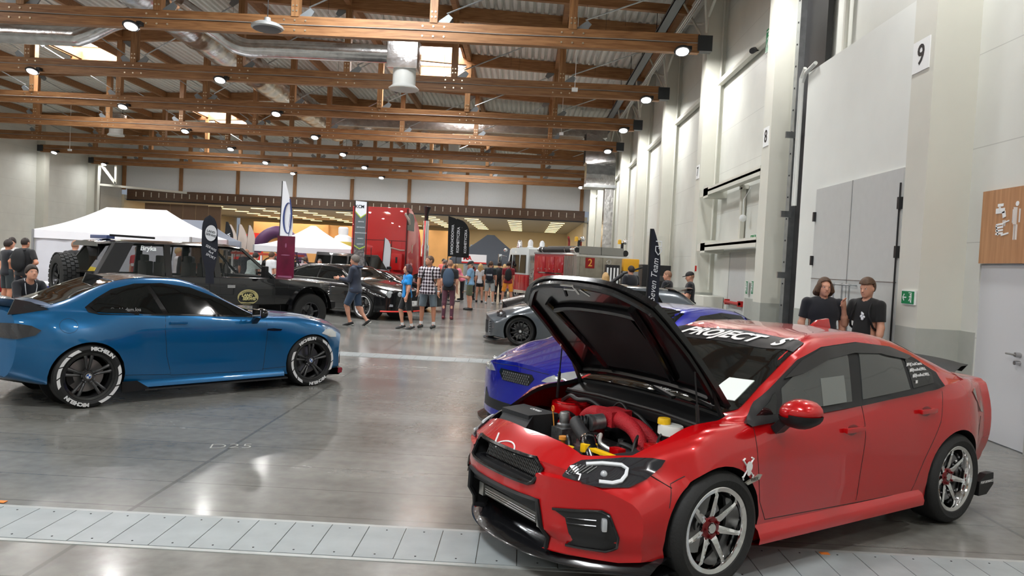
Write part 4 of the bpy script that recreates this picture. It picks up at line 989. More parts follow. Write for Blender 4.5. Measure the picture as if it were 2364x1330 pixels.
    b = MB()   # raised inner frame on the underside
    def U(f, yy, d): # point on underside
        j = min(N_, max(0, f * N_)); j0 = int(j); j1 = min(N_, j0 + 1); k = (yy + 1) * 12; k0 = int(min(24, max(0, k))); k1 = min(24, k0 + 1)
        q = (G[j0][k0] * (1 - (j - j0)) + G[j1][k0] * (j - j0)) * (1 - (k - k0)) + (G[j0][k1] * (1 - (j - j0)) + G[j1][k1] * (j - j0)) * (k - k0)
        return rot(q - Vector((0, 0, .022 + d)))
    for ln, w_, d in (([(.05, -.9), (.5, -.93), (.9, -.9), (.95, -.6), (.96, 0), (.95, .6), (.9, .9), (.5, .93), (.05, .9)], .05, .012), ([(.06, -.85), (.06, .85)], .05, .012), ([(.12, -.45), (.8, -.62)], .05, .014), ([(.12, .45), (.8, .62)], .05, .014), ([(.72, -.6), (.72, .6)], .05, .014)):
        pts = []
        for i in range(len(ln) - 1):
            for t_ in np.arange(0, 1, .1): pts.append(U(ln[i][0] + (ln[i + 1][0] - ln[i][0]) * t_, ln[i][1] + (ln[i + 1][1] - ln[i][1]) * t_, d))
        pts.append(U(*ln[-1], d)); b.tube(pts, w_ / 2, 8)
    b.build('inner_frame', M_gloss, hood)
    b = MB(); b.grid([[U(.14 + .55 * i / 8, -.5 + i * 0 + 1.0 * k / 8, .016 + .01 * math.sin(k)) for k in range(9)] for i in range(9)]); b.build('sound_pad', mat('felt', (.01, .01, .011), .6), hood)
    b = MB(); a_, c_ = U(.93, -.06, .03), U(.93, .1, .03); b.tube([a_, c_], .009, 6); b.tube([a_, U(.86, -.14, .03)], .011, 6); b.tube([U(.97, -.05, .03), U(.97, .12, .03), U(.9, .12, .04)], .008, 6); b.tube([U(.95, .2, .04), U(.88, .22, .03)], .008, 6)
    b.build('catch', M_chrome, hood)
    st = frame(U(.95, .42, .004), U(.95, .5, 0) - U(.95, .42, 0), U(.99, .42, 0) - U(.9, .42, 0))
    text('sticker', 'PRORACING', .028, mat('grey_sticker', (.35, .35, .35), .4), hood, st, extrude=.001)
    for sg in (1, -1):
        b = MB(); a_ = Vector((.08, sg * .70, .80)); c_ = U(.38, sg * .93, .02); m_ = a_.lerp(c_, .5); b.tube([a_, m_], .011, 8); b.tube([m_, c_], .005, 8); b.build('gas_strut', M_black, car)
        b = MB(); b.bar((-.16, sg * .69, .84), rot(Vector((.0, sg * .67, .9))), .03, .015); b.build('bonnet_hinge', M_black, car)
    # --- engine bay
    eb = thing('engine_bay', '', '', (0, 0, 0)); del eb['label']; del eb['category']; eb.parent = car
    RW = mat('wrinkle_red', srgb(165, 18, 30), .6, bump=.6, scale=120, var=.15); AL = mat('cast_alloy', (.3, .3, .3), .4, .9, var=.3, scale=30)
    HB = mat('hose_black', (.015, .015, .015), .45); YE_ = mat('yellow_cap', srgb(240, 190, 20), .4); BX = mat('black_crackle', (.018, .019, .021), .55, bump=.3, scale=150)
    MB().bb(-.22, .72, -.7, .7, .37, .40).build('bay_floor', M_black, eb, smooth=False)
    b = MB(); b.bb(-.12, -.09, -.69, .69, .4, .87); b.build('firewall', M_black, eb, smooth=False)
    b = MB(); b.grid([[(-.15, y, .950 - .03 * (y / .7) ** 2), (-.10, y, .925 - .03 * (y / .7) ** 2), (-.0, y, .885 - .03 * (y / .7) ** 2), (.01, y, .86 - .02 * (y / .7) ** 2), (-.02, y, .80)] for y in np.linspace(-.7, .7, 20)]); cw = b.build('cowl_panel', M_satin, eb, auto=60, )
    b = MB(); b.tube([(.0, -.68, .862), (.01, -.3, .885), (.01, .3, .885), (.0, .68, .862)], .013, 8); b.build('rubber_seal', HB, eb)
    for y0, y1, xe in ((.28, -.22, -.42), (.62, .1, -.46), ):
        b = MB(); b.bar((-.12, y0, .965), (-.19, (y0 + y1) / 2, .99), .03, .02); b.bar((-.19, (y0 + y1) / 2, .995), (-.24, y1, 1.01), .018, .012); b.build('wiper', M_satin, eb)
    # airbox on the car's right side
    b = MB(); b.prism([(.40, -.66), (.62, -.60), (.60, -.30), (.36, -.30)], Matrix.Translation((0, 0, .62)), .16); b.add([(.58, -.6, .78), (.56, -.3, .78), (.72, -.22, .66), (.74, -.52, .66), (.58, -.6, .58), (.56, -.3, .58), (.72, -.22, .58), (.74, -.52, .58)], [(0, 1, 2, 3), (0, 4, 5, 1), (1, 5, 6, 2), (2, 6, 7, 3), (3, 7, 4, 0), (4, 7, 6, 5)])
    o = b.build('air_box', BX, eb, smooth=False); text('lettering', 'COBB', .045, M_decal, o, frame((.45, -.44, .782), (0, 1, 0), (-1, 0, 0)), extrude=.001)
    b = MB(); b.bb(.36, .66, .50, .64, .55, .72); b.build('battery_cover', BX, eb, bevel=.01); 
    b = MB(); b.bb(.0, .34, -.28, .28, .42, .60); b.bb(.05, .3, -.5, -.3, .42, .56); b.bb(.05, .3, .3, .5, .42, .56); b.build('engine_block', AL, eb, bevel=.01)
    # red intake manifold
    b = MB(); C_ = [(.13, -.34, .60), (.14, -.30, .72), (.15, -.2, .79), (.15, -.08, .80), (.13, 0, .79), (.15, .1, .80), (.17, .24, .77), (.19, .33, .70), (.19, .36, .58)]
    b.tube(cr(C_, 4), [.042 + .018 * math.exp(-((i - 16) / 7) ** 2) for i in range(33)], 14)
    b.tube(cr([(.0, -.3, .58), (.02, -.26, .70), (.06, -.14, .78), (.12, 0, .79)], 4), .038, 12); b.tube(cr([(.02, .34, .56), (.03, .3, .68), (.06, .16, .77), (.12, .02, .79)], 4), .038, 12)
    b.box((.13, 0, .80), (.17, .16, .10)); b.build('intake_manifold', RW, eb)
    b = MB(); b.tube([(.22, 0, .78), (.32, -.02, .77)], .05, 16); b.tube([(.3, -.02, .77), (.33, -.02, .77)], .056, 16); b.build('throttle_body', AL, eb)
    b = MB(); b.tube(cr([(.33, -.02, .77), (.38, -.06, .77), (.42, -.02, .77), (.50, .14, .755), (.56, .28, .74)], 5), .042, 16); b.build('charge_pipe', BX, eb)
    b = MB(); [b.tube([(.335 + d, -.03 - d * .5, .77), (.343 + d, -.035 - d * .5, .77)], .047, 16) for d in (0, .02, .04)]; b.build('silicone_coupler', M_gloss, eb)
    b = MB(); b.tube(cr([(.55, .27, .74), (.6, .34, .72), (.62, .42, .64), (.6, .46, .5)], 4), .05, 16); b.tube([(.545, .255, .742), (.55, .275, .74)], .047, 16); b.build('intake_hose', M_gloss, eb)
    MB().tube([(.555, .275, .742), (.565, .29, .738)], .054, 16).build('hose_clamp', M_chrome, eb)
    b = MB(); b.lathe([(0, .03), (.03, .03), (.035, .02), (.035, -.04), (.05, -.05), (.05, -.1), (0, -.1)], 18, Matrix.Translation((.38, -.20, .78))); b.box((.38, -.2, .66), (.12, .12, .1)); b.build('alternator', AL, eb)
    b = MB(); b.tube([(.40, -.27, .62), (.42, -.28, .80)], .004, 6); b.tube([(.42 + .018 * math.cos(a) * .3, -.28 + .018 * math.cos(a), .82 + .018 * math.sin(a)) for a in np.arange(0, 6.2, .5)], .004, 6, closed=True); b.build('dipstick', mat('dip_orange', srgb(230, 150, 60), .4), eb)
    b = MB(); b.lathe([(0, .05), (.19, .05), (.2, 0), (.2, -.1), (0, -.1)], 26, Matrix.Translation((.05, -.56, .74)) @ Matrix.Diagonal((.75, .75, 1, 1))); b.lathe([(.06, .055), (.11, .06), (.12, .052)], 20, Matrix.Translation((.05, -.56, .74))); b.build('strut_tower', P, eb)
    b = MB(); b.lathe([(0, .05), (.19, .05), (.2, 0), (.2, -.1), (0, -.1)], 26, Matrix.Translation((0.02, .58, .74)) @ Matrix.Diagonal((.65, .65, 1, 1))); b.build('strut_tower', P, eb)
    b = MB(); b.lathe([(0, .0), (.06, .0), (.065, -.02), (.065, -.06), (.05, -.07), (0, -.07)], 20, Matrix.Translation((.07, .46, .84)) @ Matrix.Diagonal((1, 1.4, 1, 1))); o = b.build('brake_fluid_tank', mat('tank_white', (.7, .7, .66), .45), eb)
    MB().lathe([(0, .03), (.036, .03), (.04, .02), (.04, -.005), (0, -.005)], 18, Matrix.Translation((.09, .42, .845))).build('tank_cap', YE_, o)
    for x, y, r in ((.52, -.02, .028), (.62, .16, .04)):
        MB().lathe([(0, .02), (r, .02), (r, 0), (r * .5, 0), (r * .5, -.12)], 14, Matrix.Translation((x, y, .68 if x < .6 else .665))).build('filler_cap', YE_ if x > .6 else MATS['dip_orange'], eb)
    b = MB(); b.bb(.60, .64, .34, .58, .715, .735); b.bb(.57, .66, .33, .38, .70, .75); b.build('washer_cap', YE_, eb, bevel=.006)
    rnd = random.Random(7); b = MB()
    for c0, m0, c1 in (((.2, -.25, .6), (.28, -.1, .74), (.36, .1, .6)), ((.02, -.3, .6), (.04, -.05, .88), (.06, .2, .68)), ((.0, -.2, .7), (.03, 0, .84), (.02, .25, .75)), ((.28, .2, .6), (.35, .35, .72), (.3, .5, .62)), ((.2, .3, .62), (.3, .42, .78), (.42, .5, .66)), ((.45, .1, .55), (.5, .3, .66), (.56, .5, .6)), ((.3, -.5, .6), (.2, -.42, .75), (.05, -.4, .6)), ((.0, .3, .7), (.1, .42, .78), (.25, .52, .7)), ((.4, -.1, .6), (.5, 0, .7), (.55, .1, .6)), ((.1, -.6, .8), (.12, -.4, .84), (.05, -.2, .8))):
        b.tube(cr([c0, Vector(c0).lerp(Vector(m0), .5) + Vector((0, 0, .03)), m0, Vector(c1).lerp(Vector(m0), .5) + Vector((0, 0, .03)), c1], 4), rnd.choice((.008, .012, .016)), 8)
    b.build('coolant_hose', HB, eb)
    b = MB(); b.tube(cr([(.36, .1, .68), (.40, .2, .75), (.46, .27, .72), (.44, .36, .69), (.46, .42, .69)], 4), .012, 8); [b.tube([(.44 + q * .01, .37 + q * .02, .69), (.443 + q * .01, .378 + q * .02, .69)], .022, 10) for q in range(3)]; b.build('coolant_pipe', mat('pipe_white', (.7, .68, .64), .35, .4), eb)
    b = MB()
    for q in range(40):
        p = (rnd.uniform(-.1, .6), rnd.uniform(-.5, .5), rnd.uniform(.5, .66)); b.box(p, (rnd.uniform(.02, .07), rnd.uniform(.02, .07), rnd.uniform(.02, .06)), rnd.uniform(0, 3))
    o = b.build('engine_ancillaries', [AL], eb, smooth=False); o['kind'] = 'stuff'
    b = MB(); b.bb(.44, .5, .4, .48, .66, .73); b.bb(.3, .38, .56, .64, .7, .78); b.build('red_bracket', P, eb, bevel=.005)
    b = MB(); b.tube([(.70, -.6, .62), (.76, -.3, .655), (.78, 0, .66), (.76, .3, .655), (.66, .62, .64)], .014, 8); b.build('radiator_support', P, eb)
    return car
WRX = build_wrx()
# ============================================================ BLUE COUPE AT THE LEFT
def build_m2():
    P = paint('blue_coupe_paint', srgb(0, 96, 150), .45, .28)
    car = car_root('coupe_car', 'metallic blue coupe with black roof, black double-spoke wheels and white tyre lettering', 'car', -3.383, 10.53, .674, .739)
    FA, RA = -.06, -2.78
    def warp(p):
        a = abs(p.y)
        if p.x > .05: t = ss(.05, .72, p.x); p.x -= t * .40 * (a / .88) ** 2.5
        if p.x < -2.9: t = ss(-2.9, -3.62, p.x); p.x += t * .24 * (a / .88) ** 2.6
        return p
    rows = [
        (0, [(-3.62, .32), (-3.2, .24), (.5, .2), (.72, .2)]),
        ([(-3.62, .6), (-3.2, .74), (.4, .74), (.72, .66)], [(-3.62, .34), (-3.2, .25), (-2.4, .2), (.5, .17), (.72, .2)]),
        ([(-3.62, .74), (-3.2, .86), (-2.78, .89), (-2.3, .86), (-.5, .84), (-.06, .87), (.4, .85), (.72, .74)], [(-3.62, .42), (-3.2, .33), (-2.4, .27), (-.5, .22), (.5, .24), (.72, .28)]),
        ([(-3.62, .80), (-3.2, .9), (-2.78, .945), (-2.2, .875), (-1.2, .85), (-.5, .86), (-.06, .895), (.4, .87), (.72, .76)], [(-3.62, .62), (-2.78, .6), (-1.3, .5), (-.06, .55), (.72, .42)]),
        ([(-3.62, .80), (-3.2, .89), (-2.78, .925), (-2.2, .875), (-1.2, .86), (-.5, .865), (-.06, .885), (.4, .85), (.72, .72)], [(-3.62, .82), (-2.78, .82), (-1.3, .83), (-.5, .78), (-.06, .72), (.4, .64), (.72, .54)]),
        ([(-3.62, .76), (-3.1, .83), (-2.6, .85), (-1.9, .83), (-.9, .82), (-.3, .82), (.1, .80), (.5, .70), (.72, .6)], [(-3.62, .98), (-3.1, 1.0), (-2.6, 1.0), (-1.9, .97), (-.9, .92), (-.3, .89), (.1, .83), (.5, .74), (.72, .64)]),
        ([(-3.62, .70), (-3.1, .76), (-2.75, .80), (-1.9, .805), (-.9, .79), (-.4, .74), (.1, .70), (.5, .6), (.72, .5)], [(-3.62, 1.02), (-3.1, 1.05), (-2.75, 1.04), (-1.9, .985), (-.9, .935), (-.3, .93), (.1, .87), (.5, .78), (.72, .67)]),
        ([(-3.62, .6), (-3.1, .66), (-2.8, .66), (-2.5, .62), (-2.1, .60), (-1.7, .60), (-1.2, .66), (-.75, .74), (-.4, .66), (.1, .56), (.72, .42)], [(-3.62, 1.04), (-3.15, 1.075), (-2.95, 1.12), (-2.7, 1.22), (-2.4, 1.32), (-2.1, 1.365), (-1.8, 1.36), (-1.5, 1.29), (-1.1, 1.09), (-.75, .945), (-.4, .93), (.1, .89), (.5, .81), (.72, .69)]),
        ([(-3.62, .3), (-2.5, .36), (-1.5, .36), (-.6, .4), (.72, .25)], [(-3.62, 1.04), (-3.2, 1.085), (-2.95, 1.14), (-2.7, 1.255), (-2.4, 1.355), (-2.1, 1.395), (-1.8, 1.385), (-1.5, 1.32), (-1.1, 1.13), (-.7, .985), (-.4, .955), (.1, .91), (.5, .83), (.72, .70)]),
        (0, [(-3.62, 1.04), (-3.2, 1.09), (-2.95, 1.145), (-2.7, 1.265), (-2.4, 1.365), (-2.1, 1.405), (-1.8, 1.395), (-1.5, 1.33), (-1.1, 1.14), (-.7, .995), (-.4, .965), (.1, .92), (.5, .84), (.72, .71)]),
    ]
    g = car_grid(dict(x=(-3.62, .72), rows=rows, warp=warp), 96, 3); bv = bvh_of(g)
    arches(g, (FA, RA), .335, (.36, .375))
    body = g.build('body', [P, M_black], car, auto=38, recalc=False)
    GB = M_gloss
    patch('roof_panel', bv, 'z', [(-1.62, -.52), (-1.62, .52), (-2.1, .55), (-2.42, .52), (-2.42, -.52), (-2.1, -.55)], GB, car, .004, .08)
    patch('windscreen', bv, 'z', [(-.66, -.70), (-.66, .70), (-1.55, .56), (-1.6, 0), (-1.55, -.56)], M_glass, car, .004, .07)
    patch('rear_window', bv, 'z', [(-2.44, -.52), (-2.44, .52), (-3.08, .60), (-3.1, 0), (-3.08, -.60)], M_glass, car, .004, .07)
    for ax, sg in (('y', 1), ('-y', -1)):
        patch('window_surround', bv, ax, [(-.80, .925), (-1.25, 1.15), (-1.62, 1.29), (-1.95, 1.335), (-2.25, 1.325), (-2.5, 1.26), (-2.68, 1.16), (-2.8, 1.07), (-2.78, 1.02), (-2.68, .995), (-1.9, .97)], GB, car, .004, .05)
        patch('door_window', bv, ax, [(-.86, .95), (-1.27, 1.14), (-1.63, 1.27), (-1.93, 1.305), (-2.08, 1.305), (-1.92, .99)], M_glass, car, .009, .05)
        patch('rear_side_window', bv, ax, [(-1.99, .99), (-2.13, 1.3), (-2.27, 1.295), (-2.48, 1.235), (-2.65, 1.14), (-2.74, 1.07), (-2.7, 1.02), (-2.6, 1.01)], M_glass, car, .009, .05)
        b = MB()
        for ln in ([(-.72, .925), (-.70, .78), (-.72, .5), (-.74, .25)], [(-1.97, .97), (-1.98, .8), (-1.95, .5), (-1.9, .30)], [(-.74, .25), (-1.9, .28)], [(-.75, .27), (-.42, .28)], [(-1.9, .29), (-2.42, .32)], [(.05, .84), (.3, .70)]): strip('', bv, ax, ln, M_seam, car, .006, -.001, .05, b=b)
        if sg < 0: strip('', bv, ax, [(-2.98 + .085 * math.cos(a), .885 + .075 * math.sin(a)) for a in np.arange(0, 6.28, .3)], M_seam, car, .005, -.001, .05, closed=True, b=b)
        b.build('door_gap', M_seam, car)
        q = project(bv, ax, -1.83, .885, .018); h = MB(); h.box(q, (.2, .02, .028)); h.bar(q + Vector((.085, 0, 0)), q + Vector((.085, -sg * .03, 0)), .02, .02); h.bar(q + Vector((-.085, 0, 0)), q + Vector((-.085, -sg * .03, 0)), .02, .02); h.build('door_handle', P, car, bevel=.007)
        # crease highlight rail, fender gill, sill
        patch('fender_vent', bv, ax, [(-.52, .755), (-.5, .775), (-.62, .79), (-.70, .785), (-.72, .765), (-.62, .755)], M_gloss, car, .008, .03)
        b = MB(); G = []
        for i in range(25):
            x = -.46 - 1.92 * i / 24; G.append([(x, sg * .845, .25), (x, sg * .885, .215), (x, sg * .895, .17), (x, sg * .85, .145), (x, sg * .78, .15)])
        b.grid(G); sk = b.build('side_skirt', P, car, auto=60)
        b = MB(); b.grid([[(x, sg * .80, .165), (x, sg * .915, .15), (x, sg * .92, .135), (x, sg * .80, .14)] for x in np.linspace(-.42, -2.2, 12)])
        b.prism([(-2.12, .14), (-2.2, .14), (-2.44, .13), (-2.44, .25), (-2.28, .25)], frame((0, sg * .90, 0), (1, 0, 0), (0, 0, 1)), .012 * sg); b.build('skirt_blade', M_satin, car, smooth=False)
        if sg < 0:
            textpatch('window_sticker', bv, ax, 'bladam.loa', .055, -2.35, 1.035, mat('grey_vinyl', (.3, .3, .3), .5), car, off=.014, shear=.2)
            b = MB(); c0 = (-2.53, 1.035)
            for r_ in (.022, .01): b.tube([project(bv, ax, c0[0] + r_ * math.cos(a), c0[1] + r_ * math.sin(a), .013) for a in np.arange(0, 6.2, .5)], .0022, 4, closed=True)
            b.build('sticker_icon', MATS['grey_vinyl'], car)
        # lamps
        patch('tail_lamp', bv, ax, [(-3.60, .90), (-3.6, .76), (-3.42, .755), (-3.27, .79), (-3.22, .84), (-3.3, .885), (-3.45, .915)], M_lensd, car, .014, .03, .03)
        patch('headlamp', bv, ax, [(.08, .70), (.16, .745), (.34, .735), (.45, .68), (.42, .62), (.25, .64)], mat('clear_lamp', (.6, .63, .66), .08, .5, coat=1), car, .008, .035)
        mirror(car, M_chrome if False else M_gloss, M_gloss, -.90, sg * .95, 1.0, sg, 1.05)
    b = MB(); rear = [(y, .3 + 0) for y in (-.6, .6)]
    patch('rear_diffuser', bv, '-x', [(-.66, .36), (.66, .36), (.6, .27), (-.6, .27)], M_satin, car, .01, .06, .02)
    patch('front_grille', bv, 'x', [(-.5, .64), (.5, .64), (.46, .54), (-.46, .54)], M_gloss, car, .008, .05)
    patch('lower_intake', bv, 'x', [(-.6, .42), (.6, .42), (.64, .24), (-.64, .24)], M_black, car, .006, .05)
    # front lip with red edge tip
    b = MB(); G = []
    for i in range(31):
        y = -.86 + 1.72 * i / 30; a = abs(y); xo = .74 - .40 * (a / .88) ** 2.4; k = .05 * ss(.6, .86, a)
        G.append([(xo - .2, y, .13), (xo + .03, y, .12), (xo + .05, y, .14 + k), (xo, y, .17 + k), (xo - .15, y, .2)])
    b.grid(G); lip = b.build('front_lip', M_satin, car, auto=50)
    b = MB(); 
    for sg in (1, -1): b.box((.40, sg * .872, .18), (.06, .012, .07))
    b.build('lip_reflector', mat('dull_red', (.25, .02, .03), .4), lip, smooth=False)
    # boot spoiler (ducktail)
    b = MB(); G = []
    for i in range(25):
        y = -.74 + 1.48 * i / 24; a = abs(y) / .74; x0 = -3.42 + .14 * a * a; G.append([(x0 + .16, y, 1.075), (x0 + .02, y, 1.11), (x0 - .12, y, 1.17 - .02 * a ** 4), (x0 - .14, y, 1.15), (x0 - .06, y, 1.06 if a < .95 else 1.07)])
    b.grid(G)
    for sg in (1, -1): b.prism([(-3.5, 1.0), (-3.1, 1.03), (-3.3, 1.13), (-3.44, 1.16)], frame((0, sg * .735, 0), (1, 0, 0), (0, 0, 1)), .02)
    b.build('boot_spoiler', mat('carbon_satin', (.02, .022, .024), .35, coat=.3), car, auto=50)
    b = MB(); b.add([(-2.35, .03, 1.37), (-2.35, -.03, 1.37), (-2.56, -.028, 1.42), (-2.56, .028, 1.42), (-2.6, -.02, 1.31), (-2.6, .02, 1.31)], [(0, 1, 2, 3), (1, 0, 5, 4), (3, 2, 4, 5), (0, 3, 5), (1, 4, 2)]); b.build('roof_fin', M_gloss, car, bevel=.012)
    # wheels with lettered tyres
    RB = mat('black_rim', (.012, .012, .013), .25, .3, coat=.4); RG = mat('machined_face', (.08, .08, .082), .35, .7)
    WT = mat('white_tyre_paint', (.72, .72, .72), .55); RW_ = mat('roundel_white', (.7, .72, .75), .3); RBl = mat('roundel_blue', srgb(40, 90, 170), .3)
    R_, rr = .34, .25
    for k, (ax, y, rot0) in enumerate(((FA, .775, .75), (RA, .80, .0))):
        for sg in (1, -1):
            w_ = wheel(car, ax, sg * y, R_, .25 if ax > -1 else .27, rr, RG, (5, 'double'), sg, lip_m=RB, dish=.035, cap_m=RB)
            h = (.25 if ax > -1 else .27) / 2
            if sg > 0: continue
            T0 = Matrix.Translation((ax, sg * (y + h + .0145), R_)) @ Matrix.Rotation(math.pi / 2, 4, 'X')   # x right (towards the nose), y up, z outward (-y)
            tl = MB(); rc = (R_ + rr) / 2 + .004
            for a0 in (math.pi * .36 + rot0, math.pi * 1.36 + rot0):
                vs, fs = text_mesh('MICHELIN', .052, extrude=.0008, bold=.003, xs=1.12)
                out = []
                for v in vs:
                    th = a0 - v.x / rc; r = rc + v.y; out.append(T0 @ Vector((r * math.cos(th), r * math.sin(th), v.z + .0008)))
                tl.add(out, fs)
                for d0, d1 in ((.75, 1.12), (1.17, 1.55), (1.6, 1.95), (2.0, 2.3)):
                    q = [a0 + d0 + (d1 - d0) * j / 6 for j in range(7)]
                    for j in range(6):
                        sk = .03 * 0
                        tl.add([T0 @ Vector((rr_ * math.cos(an + o_), rr_ * math.sin(an + o_), .001)) for an, rr_, o_ in ((q[j], rc - .014, 0), (q[j + 1], rc - .014, 0), (q[j + 1], rc + .018, .08), (q[j], rc + .018, .08))], [(0, 1, 2, 3)])
            tl.build('tyre_lettering', WT, w_, smooth=False)
            T1 = Matrix.Translation((ax, sg * (y + h - .035 + .006), R_)) @ Matrix.Rotation(math.pi / 2, 4, 'X')
            b = MB()
            for q in range(4):
                b.cur = q % 2; b.lathe([(0, .002), (.022, .002)], 6, T1, q * math.pi / 2, (q + 1) * math.pi / 2)
            b.cur = 0; b.lathe([(.026, .001), (.028, .003), (.030, .001)], 24, T1); b.build('wheel_badge', [RW_, RBl], w_, recalc=False)
    return car
M2C = build_m2()
# ============================================================ OTHER CARS
def std_rows(xt, xn, hw, hood, cowl, roof, top, belt, tail, bw=.78, rw=.58, zb=.2, flare=.02, axles=(0, -2.6)):
    """xt tail x, xn nose x, hood=(z at nose, z mid), cowl=(x,z), roof=(x front, x rear), top z, belt=(z front, z rear), tail=(x glass foot, z deck, z tail)"""
    FA, RA = axles; cx, cz = cowl; rf, rr_ = roof; gx, gz, tz = tail
    mid = (rf + rr_) / 2
    def side(s): return [(xt, hw * s * .88), (xt + .3, hw * s * .97), (RA, hw * s + flare), (RA + .55, hw * s), (FA - .55, hw * s), (FA, hw * s + flare), (xn - .35, hw * s * .97), (xn, hw * s * .86)]
    return [
        (0, [(xt, zb + .1), (xt + .4, zb), (xn - .3, zb), (xn, zb + .02)]),
        ([(xt, hw * .7), (xt + .4, hw * .86), (xn - .3, hw * .86), (xn, hw * .75)], [(xt, zb + .12), (xt + .4, zb), (xn - .3, zb), (xn, zb + .02)]),
        (side(.98), [(xt, zb + .2), (xt + .4, zb + .1), (xn - .3, zb + .08), (xn, zb + .1)]),
        (side(1.0), [(xt, .55), (RA, .58), (mid, .52), (FA, .55), (xn, hood[0] * .62)]),
        (side(.985), [(xt, tz * .84), (RA, belt[1] * .82), (mid, belt[0] * .84), (FA, hood[1] * .83), (xn, hood[0] * .8)]),
        ([(xt, hw * .82), (gx, bw + .06), (mid, bw + .07), (cx, bw + .07), (FA, hw * .9), (xn - .3, hw * .8), (xn, hw * .62)], [(xt, tz * .94), (gx, belt[1]), (mid, (belt[0] + belt[1]) / 2), (cx, belt[0]), (FA, hood[1] * .945), (xn - .3, hood[0] * 1.02), (xn, hood[0] * .92)]),
        ([(xt, hw * .74), (gx, bw), (mid, bw + .045), (cx, bw), (FA, hw * .78), (xn, hw * .52)], [(xt, tz * .98), (gx, gz * .985), (mid, (belt[0] + belt[1]) / 2 + .02), (cx, belt[0] + .02), (FA, hood[1] * .985), (xn, hood[0] * .97)]),
        ([(xt, hw * .6), (gx, rw + .1), (rr_, rw), (rf, rw), (cx, bw - .06), (FA, hw * .6), (xn, hw * .4)], [(xt, tz), (gx, gz), (rr_, top - .075), (mid, top - .045), (rf, top - .085), (cx, cz - .03), (FA, hood[1]), (xn, hood[0])]),
        ([(xt, hw * .3), (rr_, rw * .55), (rf, rw * .55), (xn, hw * .25)], [(xt, tz + .01), (gx, gz + .015), (rr_, top - .02), (mid, top - .005), (rf, top - .03), (cx, cz), (FA, hood[1] + .02), (xn, hood[0] + .015)]),
        (0, [(xt, tz + .01), (gx, gz + .02), (rr_, top - .015), (mid, top), (rf, top - .025), (cx, cz + .005), (FA, hood[1] + .025), (xn, hood[0] + .02)]),
    ]
def std_warp(xn, xt, fb=.4, rb=.25, FA=0):
    def w(p):
        a = min(1.2, abs(p.y) / .88)
        if p.x > FA: t = ss(FA, xn, p.x); p.x -= t * fb * a ** 2.5
        if p.x < xt + .7: t = ss(xt + .7, xt, p.x); p.x += t * rb * a ** 2.6
        return p
    return w
def gaps(bv, ax, lines, car):
    b = MB()
    for ln in lines: strip('', bv, ax, ln, M_seam, car, .007, -.001, .06, b=b)
    b.build('door_gap', M_seam, car)
def handle(bv, ax, sg, x, z, m, car):
    q = project(bv, ax, x, z, .02); h = MB(); h.box(q, (.19, .02, .028)); h.bar(q + Vector((.08, 0, 0)), q + Vector((.08, -sg * .03, 0)), .02, .02); h.bar(q + Vector((-.08, 0, 0)), q + Vector((-.08, -sg * .03, 0)), .02, .02); h.build('door_handle', m, car, bevel=.007)
RBK = mat('black_rim', (.012, .012, .013), .25, .3, coat=.4)
